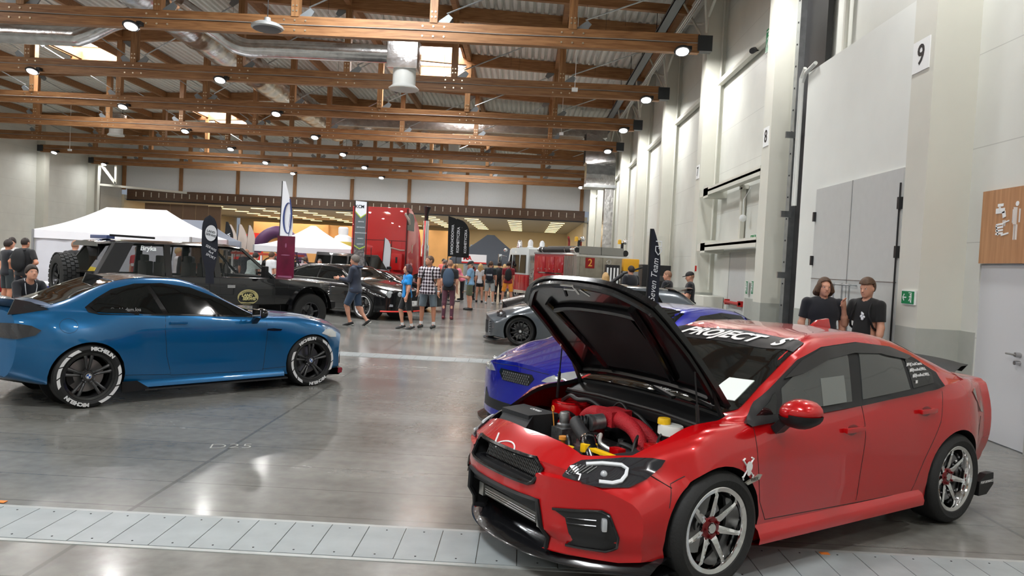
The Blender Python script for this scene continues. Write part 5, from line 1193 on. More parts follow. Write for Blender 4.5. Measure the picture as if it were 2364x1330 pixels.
# ---- deep blue coupe facing the camera behind the red car
def build_blue():
    P = paint('royal_blue_paint', srgb(14, 24, 165), .35, .25)
    car = car_root('coupe_car', 'royal blue coupe with black honeycomb grille parked behind the raised bonnet', 'car', .66, 7.97, -.765, -.644)
    xn, xt = .90, -3.55
    g = car_grid(dict(x=(xt, xn), rows=std_rows(xt, xn, .90, (.77, .93), (-.30, 1.0), (-1.05, -1.9), 1.385, (.90, 1.0), (-2.75, 1.06, .98), rw=.60, zb=.17, axles=(-.02, -2.75)), warp=std_warp(xn, xt, .30)), 80, 3); bv = bvh_of(g)
    arches(g, (-.02, -2.75), .33, (.37, .37)); g.build('body', [P, M_black], car, auto=38, recalc=False)
    patch('windscreen', bv, 'z', [(-.36, -.68), (-.36, .68), (-1.0, .56), (-1.05, 0), (-1.0, -.56)], M_glass, car, .004, .07)
    patch('rear_window', bv, 'z', [(-2.0, -.52), (-2.0, .52), (-2.7, .62), (-2.7, -.62)], M_glass, car, .004, .07)
    for ax, sg in (('y', 1), ('-y', -1)):
        patch('door_window', bv, ax, [(-.55, .955), (-.9, 1.17), (-1.2, 1.29), (-1.6, 1.325), (-2.0, 1.29), (-2.1, 1.0), (-1.4, .97)], M_glass, car, .006, .06)
        patch('rear_side_window', bv, ax, [(-2.15, 1.01), (-2.07, 1.27), (-2.3, 1.2), (-2.5, 1.07)], M_glass, car, .006, .06)
        gaps(bv, ax, [[(-.42, .9), (-.42, .3)], [(-1.75, .95), (-1.8, .3)]], car); handle(bv, ax, sg, -1.6, .85, P, car); mirror(car, P, M_satin, -.62, sg * .96, 1.0, sg)
        # swept headlamp with clear glass
        h = patch('headlamp', bv, 'x', [(sg * a, c) for a, c in ((.36, .655), (.42, .70), (.55, .755), (.68, .80), (.80, .81), (.80, .72), (.70, .66), (.52, .64))], mat('clear_lamp', (.6, .63, .66), .08, .5, coat=1), car, .008, .03)
        b = MB()
        for (u, v) in ((.56, .69), (.66, .73)): b.sph(project(bv, 'x', sg * u, v, .004), .03, 12)
        b.build('projector_lens', M_chrome, h)
    gp = patch('grille', bv, 'x', [(-.27, .66), (-.24, .70), (.24, .70), (.27, .66), (.20, .585), (-.20, .585)], M_gloss, car, .006, .04)
    b = MB()
    for i in range(-6, 7):
        for j in range(4): b.box(project(bv, 'x', i * .032 + (j % 2) * .016, .60 + j * .025, .012), (.004, .022, .006), R=Matrix.Rotation(.8, 3, 'X')); b.box(project(bv, 'x', i * .032 + (j % 2) * .016, .60 + j * .025, .012), (.004, .022, .006), R=Matrix.Rotation(-.8, 3, 'X'))
    b.build('mesh_insert', mat('mesh_grey', (.25, .25, .25), .35, .7), gp, smooth=False)
    patch('lower_intake', bv, 'x', [(-.62, .44), (-.5, .36), (.5, .36), (.62, .44), (.66, .26), (-.66, .26)], M_black, car, .006, .05)
    gaps(bv, 'x', [[(-.44, .73), (0, .755), (.44, .73)]], car)
    b = MB(); b.grid([[(xn - .3 * (abs(y) / .88) ** 2.5 - .2, y, .11), (xn - .3 * (abs(y) / .88) ** 2.5 + .08, y, .10), (xn - .3 * (abs(y) / .88) ** 2.5 + .08, y, .125), (xn - .3 * (abs(y) / .88) ** 2.5 - .05, y, .17)] for y in np.linspace(-.86, .86, 31)]); b.build('front_lip', M_gloss, car, auto=50)
    for ax_ in (-.02, -2.75):
        for sg in (1, -1): wheel(car, ax_, sg * .78, .33, .24, .24, RBK, (5, 'y'), sg)
build_blue()
# ---- grey hatchback behind it
def build_grey():
    P = paint('grey_hatchback_paint', srgb(84, 90, 96), .4, .28)
    car = car_root('hatchback_car', 'grey hatchback with black multi-spoke wheel and black roof spoiler', 'car', .0, 16.9, -.995, .1)
    FA, RA = -.08, -2.7; xn, xt = .78, -3.98
    rows = std_rows(xt, xn, .87, (.62, .86), (-.75, .98), (-1.45, -3.3), 1.40, (.92, 1.0), (-3.85, 1.05, .95), bw=.76, rw=.60, zb=.14, axles=(FA, RA))
    g = car_grid(dict(x=(xt, xn), rows=rows, warp=std_warp(xn, xt, .42, .12)), 80, 3); bv = bvh_of(g)
    arches(g, (FA, RA), .315, (.365, .36)); g.build('body', [P, M_black], car, auto=38, recalc=False)
    patch('windscreen', bv, 'z', [(-.80, -.66), (-.80, .66), (-1.42, .56), (-1.42, -.56)], M_glass, car, .004, .07)
    patch('roof_skin', bv, 'z', [(-1.5, -.56), (-1.5, .56), (-3.25, .56), (-3.25, -.56)], M_gloss, car, .004, .1)
    patch('rear_window', bv, 'z', [(-3.36, -.56), (-3.36, .56), (-3.84, .66), (-3.84, -.66)], M_glass, car, .004, .07)
    for ax, sg in (('y', 1), ('-y', -1)):
        patch('front_side_window', bv, ax, [(-1.0, .97), (-1.5, 1.27), (-1.9, 1.33), (-2.15, 1.335), (-2.15, 1.0)], M_glass, car, .006, .06)
        patch('rear_side_window', bv, ax, [(-2.22, 1.0), (-2.22, 1.335), (-2.95, 1.31), (-3.12, 1.03)], M_glass, car, .006, .06)
        gaps(bv, ax, [[(-.75, .92), (-.72, .3)], [(-2.18, 1.0), (-2.15, .3)]], car); handle(bv, ax, sg, -2.0, .86, P, car); mirror(car, P, M_satin, -1.05, sg * .93, 1.03, sg)
        h = patch('headlamp', bv, ax, [(.22, .60), (.28, .70), (.42, .735), (.50, .68), (.46, .60)], M_lensd, car, .008, .03)
        b = MB(); b.sph(project(bv, ax, .38, .66, .0), .035, 12); b.build('projector_lens', M_lens, h)
        patch('tail_lamp', bv, ax, [(-3.8, .78), (-3.8, .92), (-3.93, .92), (-3.93, .78)], mat('red_tail_lens', (.2, .01, .015), .1, coat=1), car, .006, .04)
        b = MB()
        for j in range(5): b.box(project(bv, 'x', sg * .62, .26 + j * .055, .004), (.02, .18, .012))
        b.build('intake_fins', M_gloss, car, smooth=False)
        patch('side_marker', bv, ax, [(-.62, .62), (-.62, .64), (-.78, .64), (-.78, .62)], M_chrome, car, .006, .05)
    patch('lower_intake', bv, 'x', [(-.5, .50), (.5, .50), (.5, .22), (-.5, .22)], M_black, car, .006, .05)
    b = MB(); b.grid([[(xn - .42 * (abs(y) / .88) ** 2.5 - .2, y, .09), (xn - .42 * (abs(y) / .88) ** 2.5 + .05, y, .085), (xn - .42 * (abs(y) / .88) ** 2.5 + .05, y, .105), (xn - .42 * (abs(y) / .88) ** 2.5 - .08, y, .14)] for y in np.linspace(-.84, .84, 25)]); b.build('front_lip', M_gloss, car, auto=50)
    b = MB(); b.grid([[(-3.2, y, 1.395), (-3.55, y, 1.42), (-3.72, y, 1.44 - .03 * abs(y)), (-3.72, y, 1.42 - .03 * abs(y)), (-3.5, y, 1.36), (-3.3, y, 1.34)] for y in np.linspace(-.6, .6, 13)]); b.build('roof_spoiler', M_gloss, car, auto=50)
    b = MB(); b.bar((-3.15, 0, 1.40), (-3.28, 0, 1.49), .03, .03); b.build('roof_aerial', M_gloss, car)
    b = MB(); b.bar((-3.55, -.2, 1.24), (-3.80, .15, 1.08), .015, .015); b.build('rear_wiper', M_satin, car)
    for ax_ in (FA, RA):
        for sg in (1, -1): wheel(car, ax_, sg * .75, .315, .22, .24, RBK, (12, 's'), sg, cap_m=M_chrome)
build_grey()
# ---- black limousine-like saloon beyond the off-roader
def build_bentley():
    P = paint('piano_black_paint', (.006, .006, .007), .1, .18)
    car = car_root('saloon_car', 'glossy black luxury saloon with round twin headlamps and white-rimmed black wheels', 'car', -4.0, 21.61, .87, -.5)
    FA, RA = 0, -3.06; xn, xt = .98, -4.15
    rows = std_rows(xt, xn, .95, (.86, 1.02), (-.35, 1.09), (-1.05, -2.5), 1.50, (1.0, 1.06), (-3.7, 1.12, 1.02), bw=.8, rw=.62, zb=.22, axles=(FA, RA))
    g = car_grid(dict(x=(xt, xn), rows=rows, warp=std_warp(xn, xt, .32)), 80, 3); bv = bvh_of(g)
    arches(g, (FA, RA), .36, (.40, .40)); g.build('body', [P, M_black], car, auto=38, recalc=False)
    patch('windscreen', bv, 'z', [(-.42, -.70), (-.42, .70), (-1.0, .58), (-1.02, -.58)], M_glass, car, .004, .07)
    patch('rear_window', bv, 'z', [(-2.65, -.55), (-2.65, .55), (-3.6, .66), (-3.6, -.66)], M_glass, car, .004, .07)
    patch('roof_skin', bv, 'z', [(-1.25, -.45), (-1.25, .45), (-2.2, .45), (-2.2, -.45)], M_glass, car, .004, .1)
    for ax, sg in (('y', 1), ('-y', -1)):
        w1 = patch('front_side_window', bv, ax, [(-.62, 1.06), (-1.1, 1.35), (-1.5, 1.41), (-1.86, 1.42), (-1.86, 1.09)], M_glass, car, .006, .06)
        patch('rear_side_window', bv, ax, [(-1.93, 1.09), (-1.93, 1.42), (-2.4, 1.39), (-2.75, 1.27), (-2.85, 1.10)], M_glass, car, .006, .06)
        patch('rear_quarter_window', bv, ax, [(-2.9, 1.10), (-2.82, 1.25), (-3.1, 1.16), (-3.15, 1.11)], M_glass, car, .006, .05)
        b = MB(); b.tube([project(bv, ax, u, v, .01) for u, v in densify([(-.55, 1.04), (-1.05, 1.37), (-1.5, 1.435), (-1.95, 1.44), (-2.45, 1.41), (-2.85, 1.29), (-3.22, 1.12), (-3.2, 1.08), (-1.9, 1.065)], .08, True)], .012, 6, closed=True); b.build('chrome_trim', M_chrome, car)
        gaps(bv, ax, [[(-.55, 1.0), (-.52, .3)], [(-1.88, 1.05), (-1.86, .3)], [(-2.95, 1.05), (-2.75, .7), (-2.6, .3)]], car); handle(bv, ax, sg, -1.7, .93, M_chrome, car); handle(bv, ax, sg, -2.75, .96, M_chrome, car)
        mirror(car, P, M_gloss, -.72, sg * .99, 1.1, sg, 1.1)
        for (u, v, r) in ((.70, .74, .105), (.43, .75, .082)):
            q = project(bv, 'x', sg * u, v, -.02); T = Matrix.Translation(q) @ Matrix.Rotation(sg * math.radians(14), 4, 'Z') @ Matrix.Rotation(math.pi / 2, 4, 'Y')
            b = MB(); b.lathe([(0, .035), (r * .6, .03), (r * .9, .02), (r, 0), (r, -.04)], 24, T); h = b.build('headlamp', mat('clear_lamp', (.6, .63, .66), .08, .5, coat=1), car)
            MB().lathe([(r, -.01), (r * 1.06, .01), (r * 1.08, -.02)], 24, T).build('lamp_ring', M_chrome, h)
        patch('fog_lamp', bv, 'x', [(sg * a, c) for a, c in ((.62, .40), (.62, .46), (.70, .47), (.72, .40))], M_lens, car, .01, .03)
        b = MB(); b.tube([project(bv, 'x', sg * a, .27, .03) for a in np.linspace(.1, .84, 10)], .022, 6); b.build('red_splitter', mat('coral_red', srgb(235, 60, 50), .4), car)
    gr = patch('grille', bv, 'x', [(-.30, .42), (-.33, .80), (-.2, .86), (.2, .86), (.33, .80), (.30, .42)], mat('grille_mesh', (.05, .05, .052), .3, .8), car, .015, .05)
    b = MB(); b.tube([project(bv, 'x', u, v, .02) for u, v in densify([(-.30, .42), (-.33, .80), (-.2, .86), (.2, .86), (.33, .80), (.30, .42)], .05)], .014, 6, closed=True); b.build('grille_frame', M_chrome, gr)
    pl = MB().box((xn + .03, 0, .50), (.02, .46, .13)).build('number_plate', M_decal, car, smooth=False)
    text('plate_text', 'CTM', .09, mat('plate_grey', (.4, .42, .45), .5), pl, frame((xn + .042, 0, .50), (0, 1, 0), (0, 0, 1)), extrude=.001)
    patch('lower_intake', bv, 'x', [(-.55, .38), (.55, .38), (.55, .28), (-.55, .28)], M_black, car, .006, .05)
    for ax_ in (FA, RA):
        for sg in (1, -1): wheel(car, ax_, sg * .80, .37, .26, .28, RBK, (5, 'y'), sg, lip_m=mat('white_lip', (.7, .7, .72), .3, .5), lipw=.018, cap_m=M_chrome)
build_bentley()
# ---- black sports coupe with raised bonnet behind the saloon
def build_muscle():
    P = MATS['piano_black_paint']
    car = car_root('coupe_car', 'black sports coupe with raised bonnet and yellow side lamps behind the luxury saloon', 'car', -3.6, 25.6, 1.0, -.06)
    xn, xt = .95, -3.7
    g = car_grid(dict(x=(xt, xn), rows=std_rows(xt, xn, .93, (.74, .92), (-.5, 1.02), (-1.3, -2.1), 1.36, (.95, 1.0), (-2.9, 1.08, 1.02), zb=.18, axles=(0, -2.7)), warp=std_warp(xn, xt, .3)), 60, 2); bv = bvh_of(g)
    arches(g, (0, -2.7), .35, (.39, .39)); g.build('body', [P, M_black], car, auto=38, recalc=False)
    patch('windscreen', bv, 'z', [(-.55, -.68), (-.55, .68), (-1.25, .56), (-1.25, -.56)], M_glass, car, .004, .08)
    for ax, sg in (('y', 1), ('-y', -1)):
        patch('door_window', bv, ax, [(-.75, 1.0), (-1.3, 1.25), (-1.8, 1.3), (-2.2, 1.24), (-2.2, 1.02)], M_glass, car, .006, .07); gaps(bv, ax, [[(-.6, .95), (-.6, .3)], [(-1.95, 1), (-1.95, .3)]], car)
        h = patch('headlamp', bv, 'x', [(sg * a, c) for a, c in ((.55, .62), (.58, .70), (.76, .72), (.78, .64))], M_lensd, car, .01, .04)
        MB().sph(project(bv, 'x', sg * .70, .66, .01), .04, 10).build('yellow_lamp', mat('yellow_lamp', (.9, .75, .2), .3, emit=(1, .85, .25), estr=1.5), h)
        mirror(car, P, M_gloss, -.85, sg * .98, 1.05, sg)
    patch('grille', bv, 'x', [(-.45, .62), (.45, .62), (.45, .45), (-.45, .45)], M_black, car, .01, .06)
    R_ = Matrix.Rotation(math.radians(-28), 3, 'Y'); hg = Vector((-.45, 0, 1.02)); b = MB()
    b.grid([[hg + R_ @ (Vector((x, y, .02 - .10 * (x + .45) ** 2 - .02 * y * y + 1.02)) - hg) for y in np.linspace(-.72, .72, 9)] for x in np.linspace(-.45, .75, 8)]); b.grid([[hg + R_ @ (Vector((x, y, -.02 - .10 * (x + .45) ** 2 + 1.02)) - hg) for y in np.linspace(-.72, .72, 9)] for x in np.linspace(-.45, .75, 8)])
    b.build('bonnet', M_gloss, car)
    b = MB(); b.bb(-.3, .5, -.4, .4, .6, .93); b.build('engine', MATS.get('cast_alloy') or M_dark, car, bevel=.03)
    for ax_ in (0, -2.7):
        for sg in (1, -1): wheel(car, ax_, sg * .80, .35, .26, .25, RBK, (5, 's'), sg)
build_muscle()
# ---- black off-roader with see-through windows
M_pane = mat('clear_pane', (.02, .025, .025), .02, 0, spec=.5, alpha=.28)
def build_rr():
    P = paint('offroader_black_paint', (.006, .006, .007), .1, .2)
    h = Vector((.67, .74, 0)).normalized(); o = Vector((-8.17, 14.5, 0))
    car = thing('offroad_car', 'tall black off-road estate with spare wheel on the back and oval gold door badge', 'car', o, math.atan2(h.y, h.x))
    FA, RA = 4.0, .95; xn, xt = 4.62, -.52
    rows = [(0, [(xt, .62), (xn, .62)]), ([(xt, .7), (xn, .7)], [(xt, .60), (xn, .60)]), ([(xt, .84), (-.5, .88), (4.3, .88), (xn, .82)], [(xt, .64), (xn, .62)]),
        ([(xt, .86), (-.5, .905), (4.3, .905), (xn, .84)], [(xt, .85), (xn, .82)]), ([(xt, .86), (-.5, .90), (4.3, .90), (xn, .83)], [(xt, 1.04), (3, 1.03), (xn, .97)]),
        ([(xt, .84), (-.5, .88), (4.3, .87), (xn, .79)], [(xt, 1.16), (3, 1.155), (3.4, 1.13), (xn, 1.06)]), ([(xt, .80), (-.5, .84), (4.3, .82), (xn, .74)], [(xt, 1.19), (3, 1.19), (3.4, 1.165), (xn, 1.09)]),
        ([(xt, .5), (xn, .5)], [(xt, 1.2), (3, 1.2), (3.4, 1.19), (xn, 1.11)]), ([(xt, .3), (xn, .3)], [(xt, 1.2), (3, 1.2), (3.4, 1.2), (xn, 1.12)]), (0, [(xt, 1.2), (3, 1.2), (3.4, 1.2), (xn, 1.12)])]
    def wp(p):
        if p.x > 4.0: p.x -= ss(4.0, 4.62, p.x) * .1 * (abs(p.y) / .88) ** 3
        return p
    g = car_grid(dict(x=(xt, xn), rows=rows, warp=wp), 60, 2); bv = bvh_of(g)
    arches(g, (FA, RA), .52, (.50, .50)); cut(g, lambda p: (max(abs(p[1]) - .74, p[0] - 3.0, -.42 - p[0]) if p[2] > 1.15 else .1), lambda p: (0, 0, -.3)); g.build('body', [P, M_black], car, auto=38, recalc=False)
    MB().bb(-.4, 3.0, -.74, .74, .62, .66).build('cabin_floor', M_int, car, smooth=False)
    # roof and pillars
    b = MB(); G = []
    for i in range(25):
        x = -.40 + 2.80 * i / 24; f = ss(-.40, 0, x) * (1 - ss(2.1, 2.4, x)); zt = 1.80 + .035 * f + .05 * (x + .9) / 3.3 ; hw_ = .70
        G.append([(x, y * hw_, zt - .055 * abs(y) ** 4 + .012 * math.cos(8 * y) * (1 if abs(y) < .8 else 0)) for y in np.linspace(-1, 1, 21)] + [(x, -y * hw_, zt - .10) for y in np.linspace(-1, 1, 9)])
    b.grid(G); n = len(G[0]); b.f += [tuple(range(n))[::-1], tuple(range(24 * n, 25 * n))]; b.m += [0, 0]; b.build('roof', P, car, auto=45)
    def pil(x0, z0, y0, x1, z1, y1, w_=.09, t=.06, sgs=(1, -1)):
        for sg in sgs: b.add([(x0 - w_ / 2, sg * y0, z0), (x0 + w_ / 2, sg * y0, z0), (x1 + w_ / 2, sg * y1, z1), (x1 - w_ / 2, sg * y1, z1), (x0 - w_ / 2, sg * (y0 - t), z0), (x0 + w_ / 2, sg * (y0 - t), z0), (x1 + w_ / 2, sg * (y1 - t), z1), (x1 - w_ / 2, sg * (y1 - t), z1)], [(0, 1, 2, 3), (7, 6, 5, 4), (0, 4, 5, 1), (1, 5, 6, 2), (2, 6, 7, 3), (3, 7, 4, 0)])
    T_ = 1.80
    for sg_ in (1, -1):
     for a_ in ((3.14, 1.17, .84, 2.42, T_, .70, .08), (1.86, 1.17, .86, 1.82, T_, .70, .13), (.86, 1.17, .86, .86, T_, .70, .12)):
      b = MB(); pil(*a_, sgs=(sg_,)); b.build('pillar', P, car, smooth=False)
    for sg_ in (1, -1): b = MB(); pil(-.28, 1.17, .86, .07, T_, .70, .34, sgs=(sg_,)); b.build('rear_pillar', M_satin, car, smooth=False)
    b = MB(); pil(-.485, 1.17, .86, -.12, T_, .70, .06); b.bar((-.48, -.8, 1.2), (-.48, .8, 1.2), .06, .07); b.bar((-.13, -.66, 1.78), (-.13, .66, 1.78), .06, .06); b.build('tailgate_frame', mat('tailgate_grey', (.05, .05, .052), .3, .4), car, smooth=False)
    b = MB(); b.bar((2.42, -.7, 1.78), (2.42, .7, 1.78), .07, .06); b.bar((3.12, -.8, 1.2), (3.12, .8, 1.2), .05, .05); b.build('windscreen_frame', P, car, smooth=False)
    def pane(nm, pts, nx=(0, 1, 0)):
        b = MB(); P_ = [Vector(p) for p in pts]; n_ = (P_[1] - P_[0]).cross(P_[2] - P_[0]).normalized() * .005; k = len(P_)
        b.add(P_ + [p + n_ for p in P_], [tuple(range(k)), tuple(range(2 * k - 1, k - 1, -1))] + [(i, (i + 1) % k, k + (i + 1) % k, k + i) for i in range(k)]); return b.build(nm, M_pane, car, smooth=False)
    for sg in (1, -1):
        Y0, Y1 = sg * .835, sg * .675
        pane('front_side_window', [(1.92, Y0, 1.19), (3.06, Y0, 1.19), (2.40, Y1, 1.79), (1.88, Y1, 1.79)])
        pane('middle_side_window', [(.92, Y0, 1.19), (1.80, Y0, 1.19), (1.76, Y1, 1.79), (.92, Y1, 1.79)])
        pw = pane('rear_side_window', [(-.10, Y0, 1.19), (.80, Y0, 1.19), (.80, Y1, 1.79), (.25, Y1, 1.79)])
        if sg < 0: text('sticker_bryka', 'Bryka', .13, mat('cool_white_vinyl', (.8, .85, .85), .4), pw, frame((.50, -.705, 1.71), (1, 0, 0), (0, .27, 1)), extrude=.001, shear=.2, bold=.003)  # sticker white with a faint blue-green tint
        MB().bar((1.55, sg * .84, 1.19), (1.55, sg * .69, 1.79), .03, .02, (1, 0, 0)).build('window_divider', M_satin, car)
        gaps(bv, '-y' if sg < 0 else 'y', [[(3.12, 1.17), (3.12, .66)], [(1.88, 1.17), (1.88, .66)], [(.98, 1.17), (.98, 1.05)], [(3.45, 1.14), (3.45, .96), (4.5, .93)], [(-.5, 1.02), (4.5, .99)]], car)
        MB().box((2.12, sg * .91, 1.0), (.16, .02, .06)).build('door_handle', mat('grey_handle', (.35, .35, .35), .4), car, smooth=False)
        [MB().grid([[(A_ + .51 * math.cos(a), sg * y, .52 + .51 * math.sin(a)) for y in (.86, .99, 1.0, .97)] for a in np.linspace(0, math.pi, 20)]).build('wheel_arch_flare', P, car, auto=60) for A_ in (FA, RA)]
        b = MB(); b.bar((2.75, sg * .84, 1.3), (2.78, sg * 1.0, 1.3), .05, .05); b.box((2.78, sg * 1.06, 1.33), (.09, .16, .24)); b.build('wing_mirror', M_satin, car, bevel=.02)
        b = MB(); b.lathe([(0, .03), (.09, .03), (.11, 0), (0, 0)], 20, Matrix.Translation((4.56, sg * .6, .97)) @ Matrix.Rotation(math.pi / 2, 4, 'Y')); h_ = b.build('headlamp', M_lens, car)
        b = MB()
        for q in range(5): b.tube([(4.62, sg * .45, .86 + q * .055), (4.65, sg * .6, .86 + q * .055), (4.6, sg * .82, .86 + q * .055), (4.48, sg * .9, .86 + q * .055)], .008, 6)
        b.build('lamp_guard', M_chrome, h_)
    pane('windscreen', [(3.1, -.78, 1.2), (3.1, .78, 1.2), (2.44, .66, 1.79), (2.44, -.66, 1.79)])
    rw_ = pane('rear_window', [(-.50, -.78, 1.22), (-.50, .78, 1.22), (-.14, .64, 1.77), (-.14, -.64, 1.77)])
    b = MB(); b.bar((-.36, -.55, 1.46), (-.22, -.2, 1.68), .015, .02); b.bar((-.22, -.2, 1.7), (-.16, -.3, 1.82), .02, .015); b.build('rear_wiper', M_satin, rw_)
    # door badge
    c0 = (2.50, .775); b = MB()
    for rad, off, mi in ((1.0, .004, 0), (.66, .007, 1)):
        b.cur = mi; pts = [project(bv, '-y', c0[0] + .235 * rad * math.cos(a), c0[1] + .165 * rad * math.sin(a), off) for a in np.linspace(0, 2 * math.pi, 37)[:-1]]; b.add(pts, [tuple(range(36))])
    bd = b.build('door_badge', [mat('badge_gold', srgb(196, 186, 130), .4), mat('badge_green', (.01, .014, .01), .4)], car, smooth=False, recalc=False)
    gold = mat('badge_letters', srgb(225, 215, 150), .4)
    for s_, z, dx in (('LAND', .815, -.03), ('SERWIS', .745, .02)): textpatch('lettering', bv, '-y', s_, .088, c0[0] + dx, z, gold, bd, off=.011, shear=.2, bold=.004)
    t2 = MB()
    for s_, a0, flip in (('LAND ROVER SERWIS', math.pi / 2, 1),):
        vs, fs = text_mesh(s_, .034, extrude=.0004); t2.add([project(bv, '-y', c0[0] + (.19 + v.y * 1.0) * math.cos(a0 - v.x / .19), c0[1] + (.133 + v.y) * math.sin(a0 - v.x / .19), .008) for v in vs], fs)
    t2.build('rim_lettering', M_ink, bd, smooth=False)
    # seats, wheel
    b = MB()
    for x, y in ((2.0, -.4), (2.0, .4), (1.1, -.4), (1.1, .4)): b.box((x, y, 1.0), (.5, .48, .2)); b.box((x - .22, y, 1.2), (.14, .46, .5)); b.box((x - .24, y, 1.5), (.1, .24, .16))
    b.build('seat', mat('beige_seat', (.20, .19, .17), .7), car, bevel=.03); 
    b = MB(); b.tube([(2.62 + .08 * math.cos(a) * .5, .4 + .19 * math.cos(a), 1.28 + .19 * math.sin(a)) for a in np.arange(0, 6.28, .4)], .014, 6, closed=True); b.bb(2.75, 3.1, -.75, .75, 1.0, 1.22); b.build('dashboard', M_int, car)
    # roof light bar
    t = MB(); t.bb(-.12, .03, -.3, .62, 1.86, 1.93); t.build('roof_light_bar', mat('bar_blue', srgb(70, 85, 130), .3), car, bevel=.01); MB().bar((-.1, -.4, 1.93), (.7, -.5, 1.92), .03, .04).build('roof_rail', M_satin, car)
    # spare wheel, tow frame
    T0 = Matrix.Translation((-.76, -.05, 1.10)) @ Matrix.Rotation(-math.pi / 2, 4, 'Y')
    b = MB(); b.lathe([(.24, -.15), (.26, .14), (.34, .155), (.42, .13), (.44, .10), (.445, 0), (.44, -.10), (.42, -.13), (.34, -.155), (.26, -.14)], 48, T0)
    for q in range(30):
        for k in range(4):
            a = q * 2 * math.pi / 30 + (k % 2) * .1; c_ = T0 @ Vector((.448 * math.cos(a), .448 * math.sin(a), -.105 + k * .07)); R3 = T0.to_3x3() @ Matrix.Rotation(a, 3, 'Z'); b.box(c_, (.022, .07, .058), R=R3)
    sw = b.build('spare_wheel', TY_MAT, car, auto=30)
    b = MB(); b.lathe([(.235, .12), (.22, .10), (.20, .0), (.06, .03), (.05, .06), (0, .06)], 32, T0)
    for q in range(5): a = q * 1.2566; b.bar(T0 @ Vector((.05 * math.cos(a), .05 * math.sin(a), .07)), T0 @ Vector((.21 * math.cos(a), .21 * math.sin(a), .09)), .05, .03, (1, 0, 0))
    b.build('spare_rim', mat('dark_rim_metal', (.06, .06, .065), .25, .8), sw)
    b = MB(); b.bar((-.66, -.05, 1.10), (-.5, -.05, 1.10), .2, .2); b.bar((-.55, -.7, .95), (-.55, .7, .95), .06, .06); b.build('spare_carrier', M_dark, car, smooth=False)
    b = MB(); b.bb(4.5, 4.72, -.85, .85, .52, .68); b.bb(-.66, -.5, -.85, .85, .5, .66); b.build('bumper', M_satin, car, bevel=.03)
    for ax_ in (FA, RA):
        for sg in (1, -1): wheel(car, ax_, sg * .80, .43, .30, .23, MATS['dark_rim_metal'], (5, 's'), sg)
build_rr()
# ---- boxy black open-top style 4x4 behind the saloon
def build_jeep():
    P = MATS['offroader_black_paint']
    car = thing('jeep_car', 'boxy black off-road car with hard top parked in front of the red lorry cab', 'car', (-4.5, 28.0, 0), math.atan2(-.28, .96)); del P
    P = paint('matt_black_paint', (.012, .012, .013), .1, .3)
    b = MB(); b.add([(x, sg * y, z) for sg in (1, -1) for x, y, z in ((.62, .62, .55), (.62, .62, 1.12), (-1.0, .76, 1.22), (-3.4, .80, 1.22), (-3.4, .80, .5), (-1.0, .78, .5))], [(0, 1, 2, 5), (2, 3, 4, 5), (6, 11, 8, 7), (8, 11, 10, 9), (1, 7, 8, 2), (2, 8, 9, 3), (3, 9, 10, 4), (0, 6, 7, 1), (0, 5, 11, 6), (5, 4, 10, 11)])
    b.build('body', P, car, bevel=.03)
    b = MB()
    for sg in (1, -1):
        for fx in (.05, -2.6): b.add([(fx + .62, sg * .95, .62), (fx + .45, sg * .95, .98), (fx - .45, sg * .95, .98), (fx - .65, sg * .95, .62), (fx + .62, sg * .60, .66), (fx + .45, sg * .60, 1.02), (fx - .45, sg * .60, 1.02), (fx - .65, sg * .60, .66)], [(0, 1, 5, 4), (1, 2, 6, 5), (2, 3, 7, 6)])
    b.build('fender', M_satin, car, smooth=False, solid=.02)
    b = MB(); b.add([(x, sg * y, z) for sg in (1, -1) for x, y, z in ((-1.0, .72, 1.22), (-1.42, .64, 1.84), (-3.36, .64, 1.86), (-3.42, .76, 1.22))], [(0, 1, 2, 3), (4, 7, 6, 5), (0, 4, 5, 1), (1, 5, 6, 2), (2, 6, 7, 3)]); b.build('hard_top', P, car, bevel=.03)
    for sg in (1, -1):
        for nm, x0, x1 in (('front_side_window', -1.2, -1.95), ('middle_side_window', -2.05, -2.65), ('rear_side_window', -2.75, -3.3)):
            f = lambda x, z: (x + (0 if x < -1.3 else 0) - (z - 1.22) * (.5 if x > -1.3 else 0), sg * (.765 - (z - 1.22) * .16), z)
            b = MB(); b.add([f(x0, 1.27), f(x1, 1.27), f(x1, 1.74), f(x0, 1.74)], [(0, 1, 2, 3)]); b.build(nm, M_glass, car, smooth=False)
        mirror(car, M_satin, M_satin, -1.1, sg * .9, 1.36, sg, 1.1)
        b = MB(); b.lathe([(0, .02), (.09, .02), (.1, 0)], 18, Matrix.Translation((.63, sg * .42, .95)) @ Matrix.Rotation(math.pi / 2, 4, 'Y')); b.build('headlamp', M_lens, car)
    b = MB(); b.add([(-1.03, -.66, 1.27), (-1.03, .66, 1.27), (-1.36, .60, 1.76), (-1.36, -.60, 1.76)], [(0, 1, 2, 3)]); b.v = [(x + .02, y, z) for x, y, z in b.v]; b.build('windscreen', M_glass, car, smooth=False)
    b = MB()
    for q in range(7): b.box((.63, -.27 + q * .09, .9), (.02, .05, .32))
    b.build('grille', M_black, car, smooth=False)
    MB().bb(.6, .8, -.8, .8, .45, .6).build('bumper', M_satin, car, bevel=.02)
    b = MB(); b.tube([(-1.0, -.74, 1.25), (-1.0, -.76, 2.1)], .012, 6); b.build('aerial', M_dark, car)
    for ax_ in (.05, -2.6):
        for sg in (1, -1): wheel(car, ax_, sg * .80, .42, .26, .22, RBK, (5, 's'), sg)
build_jeep()
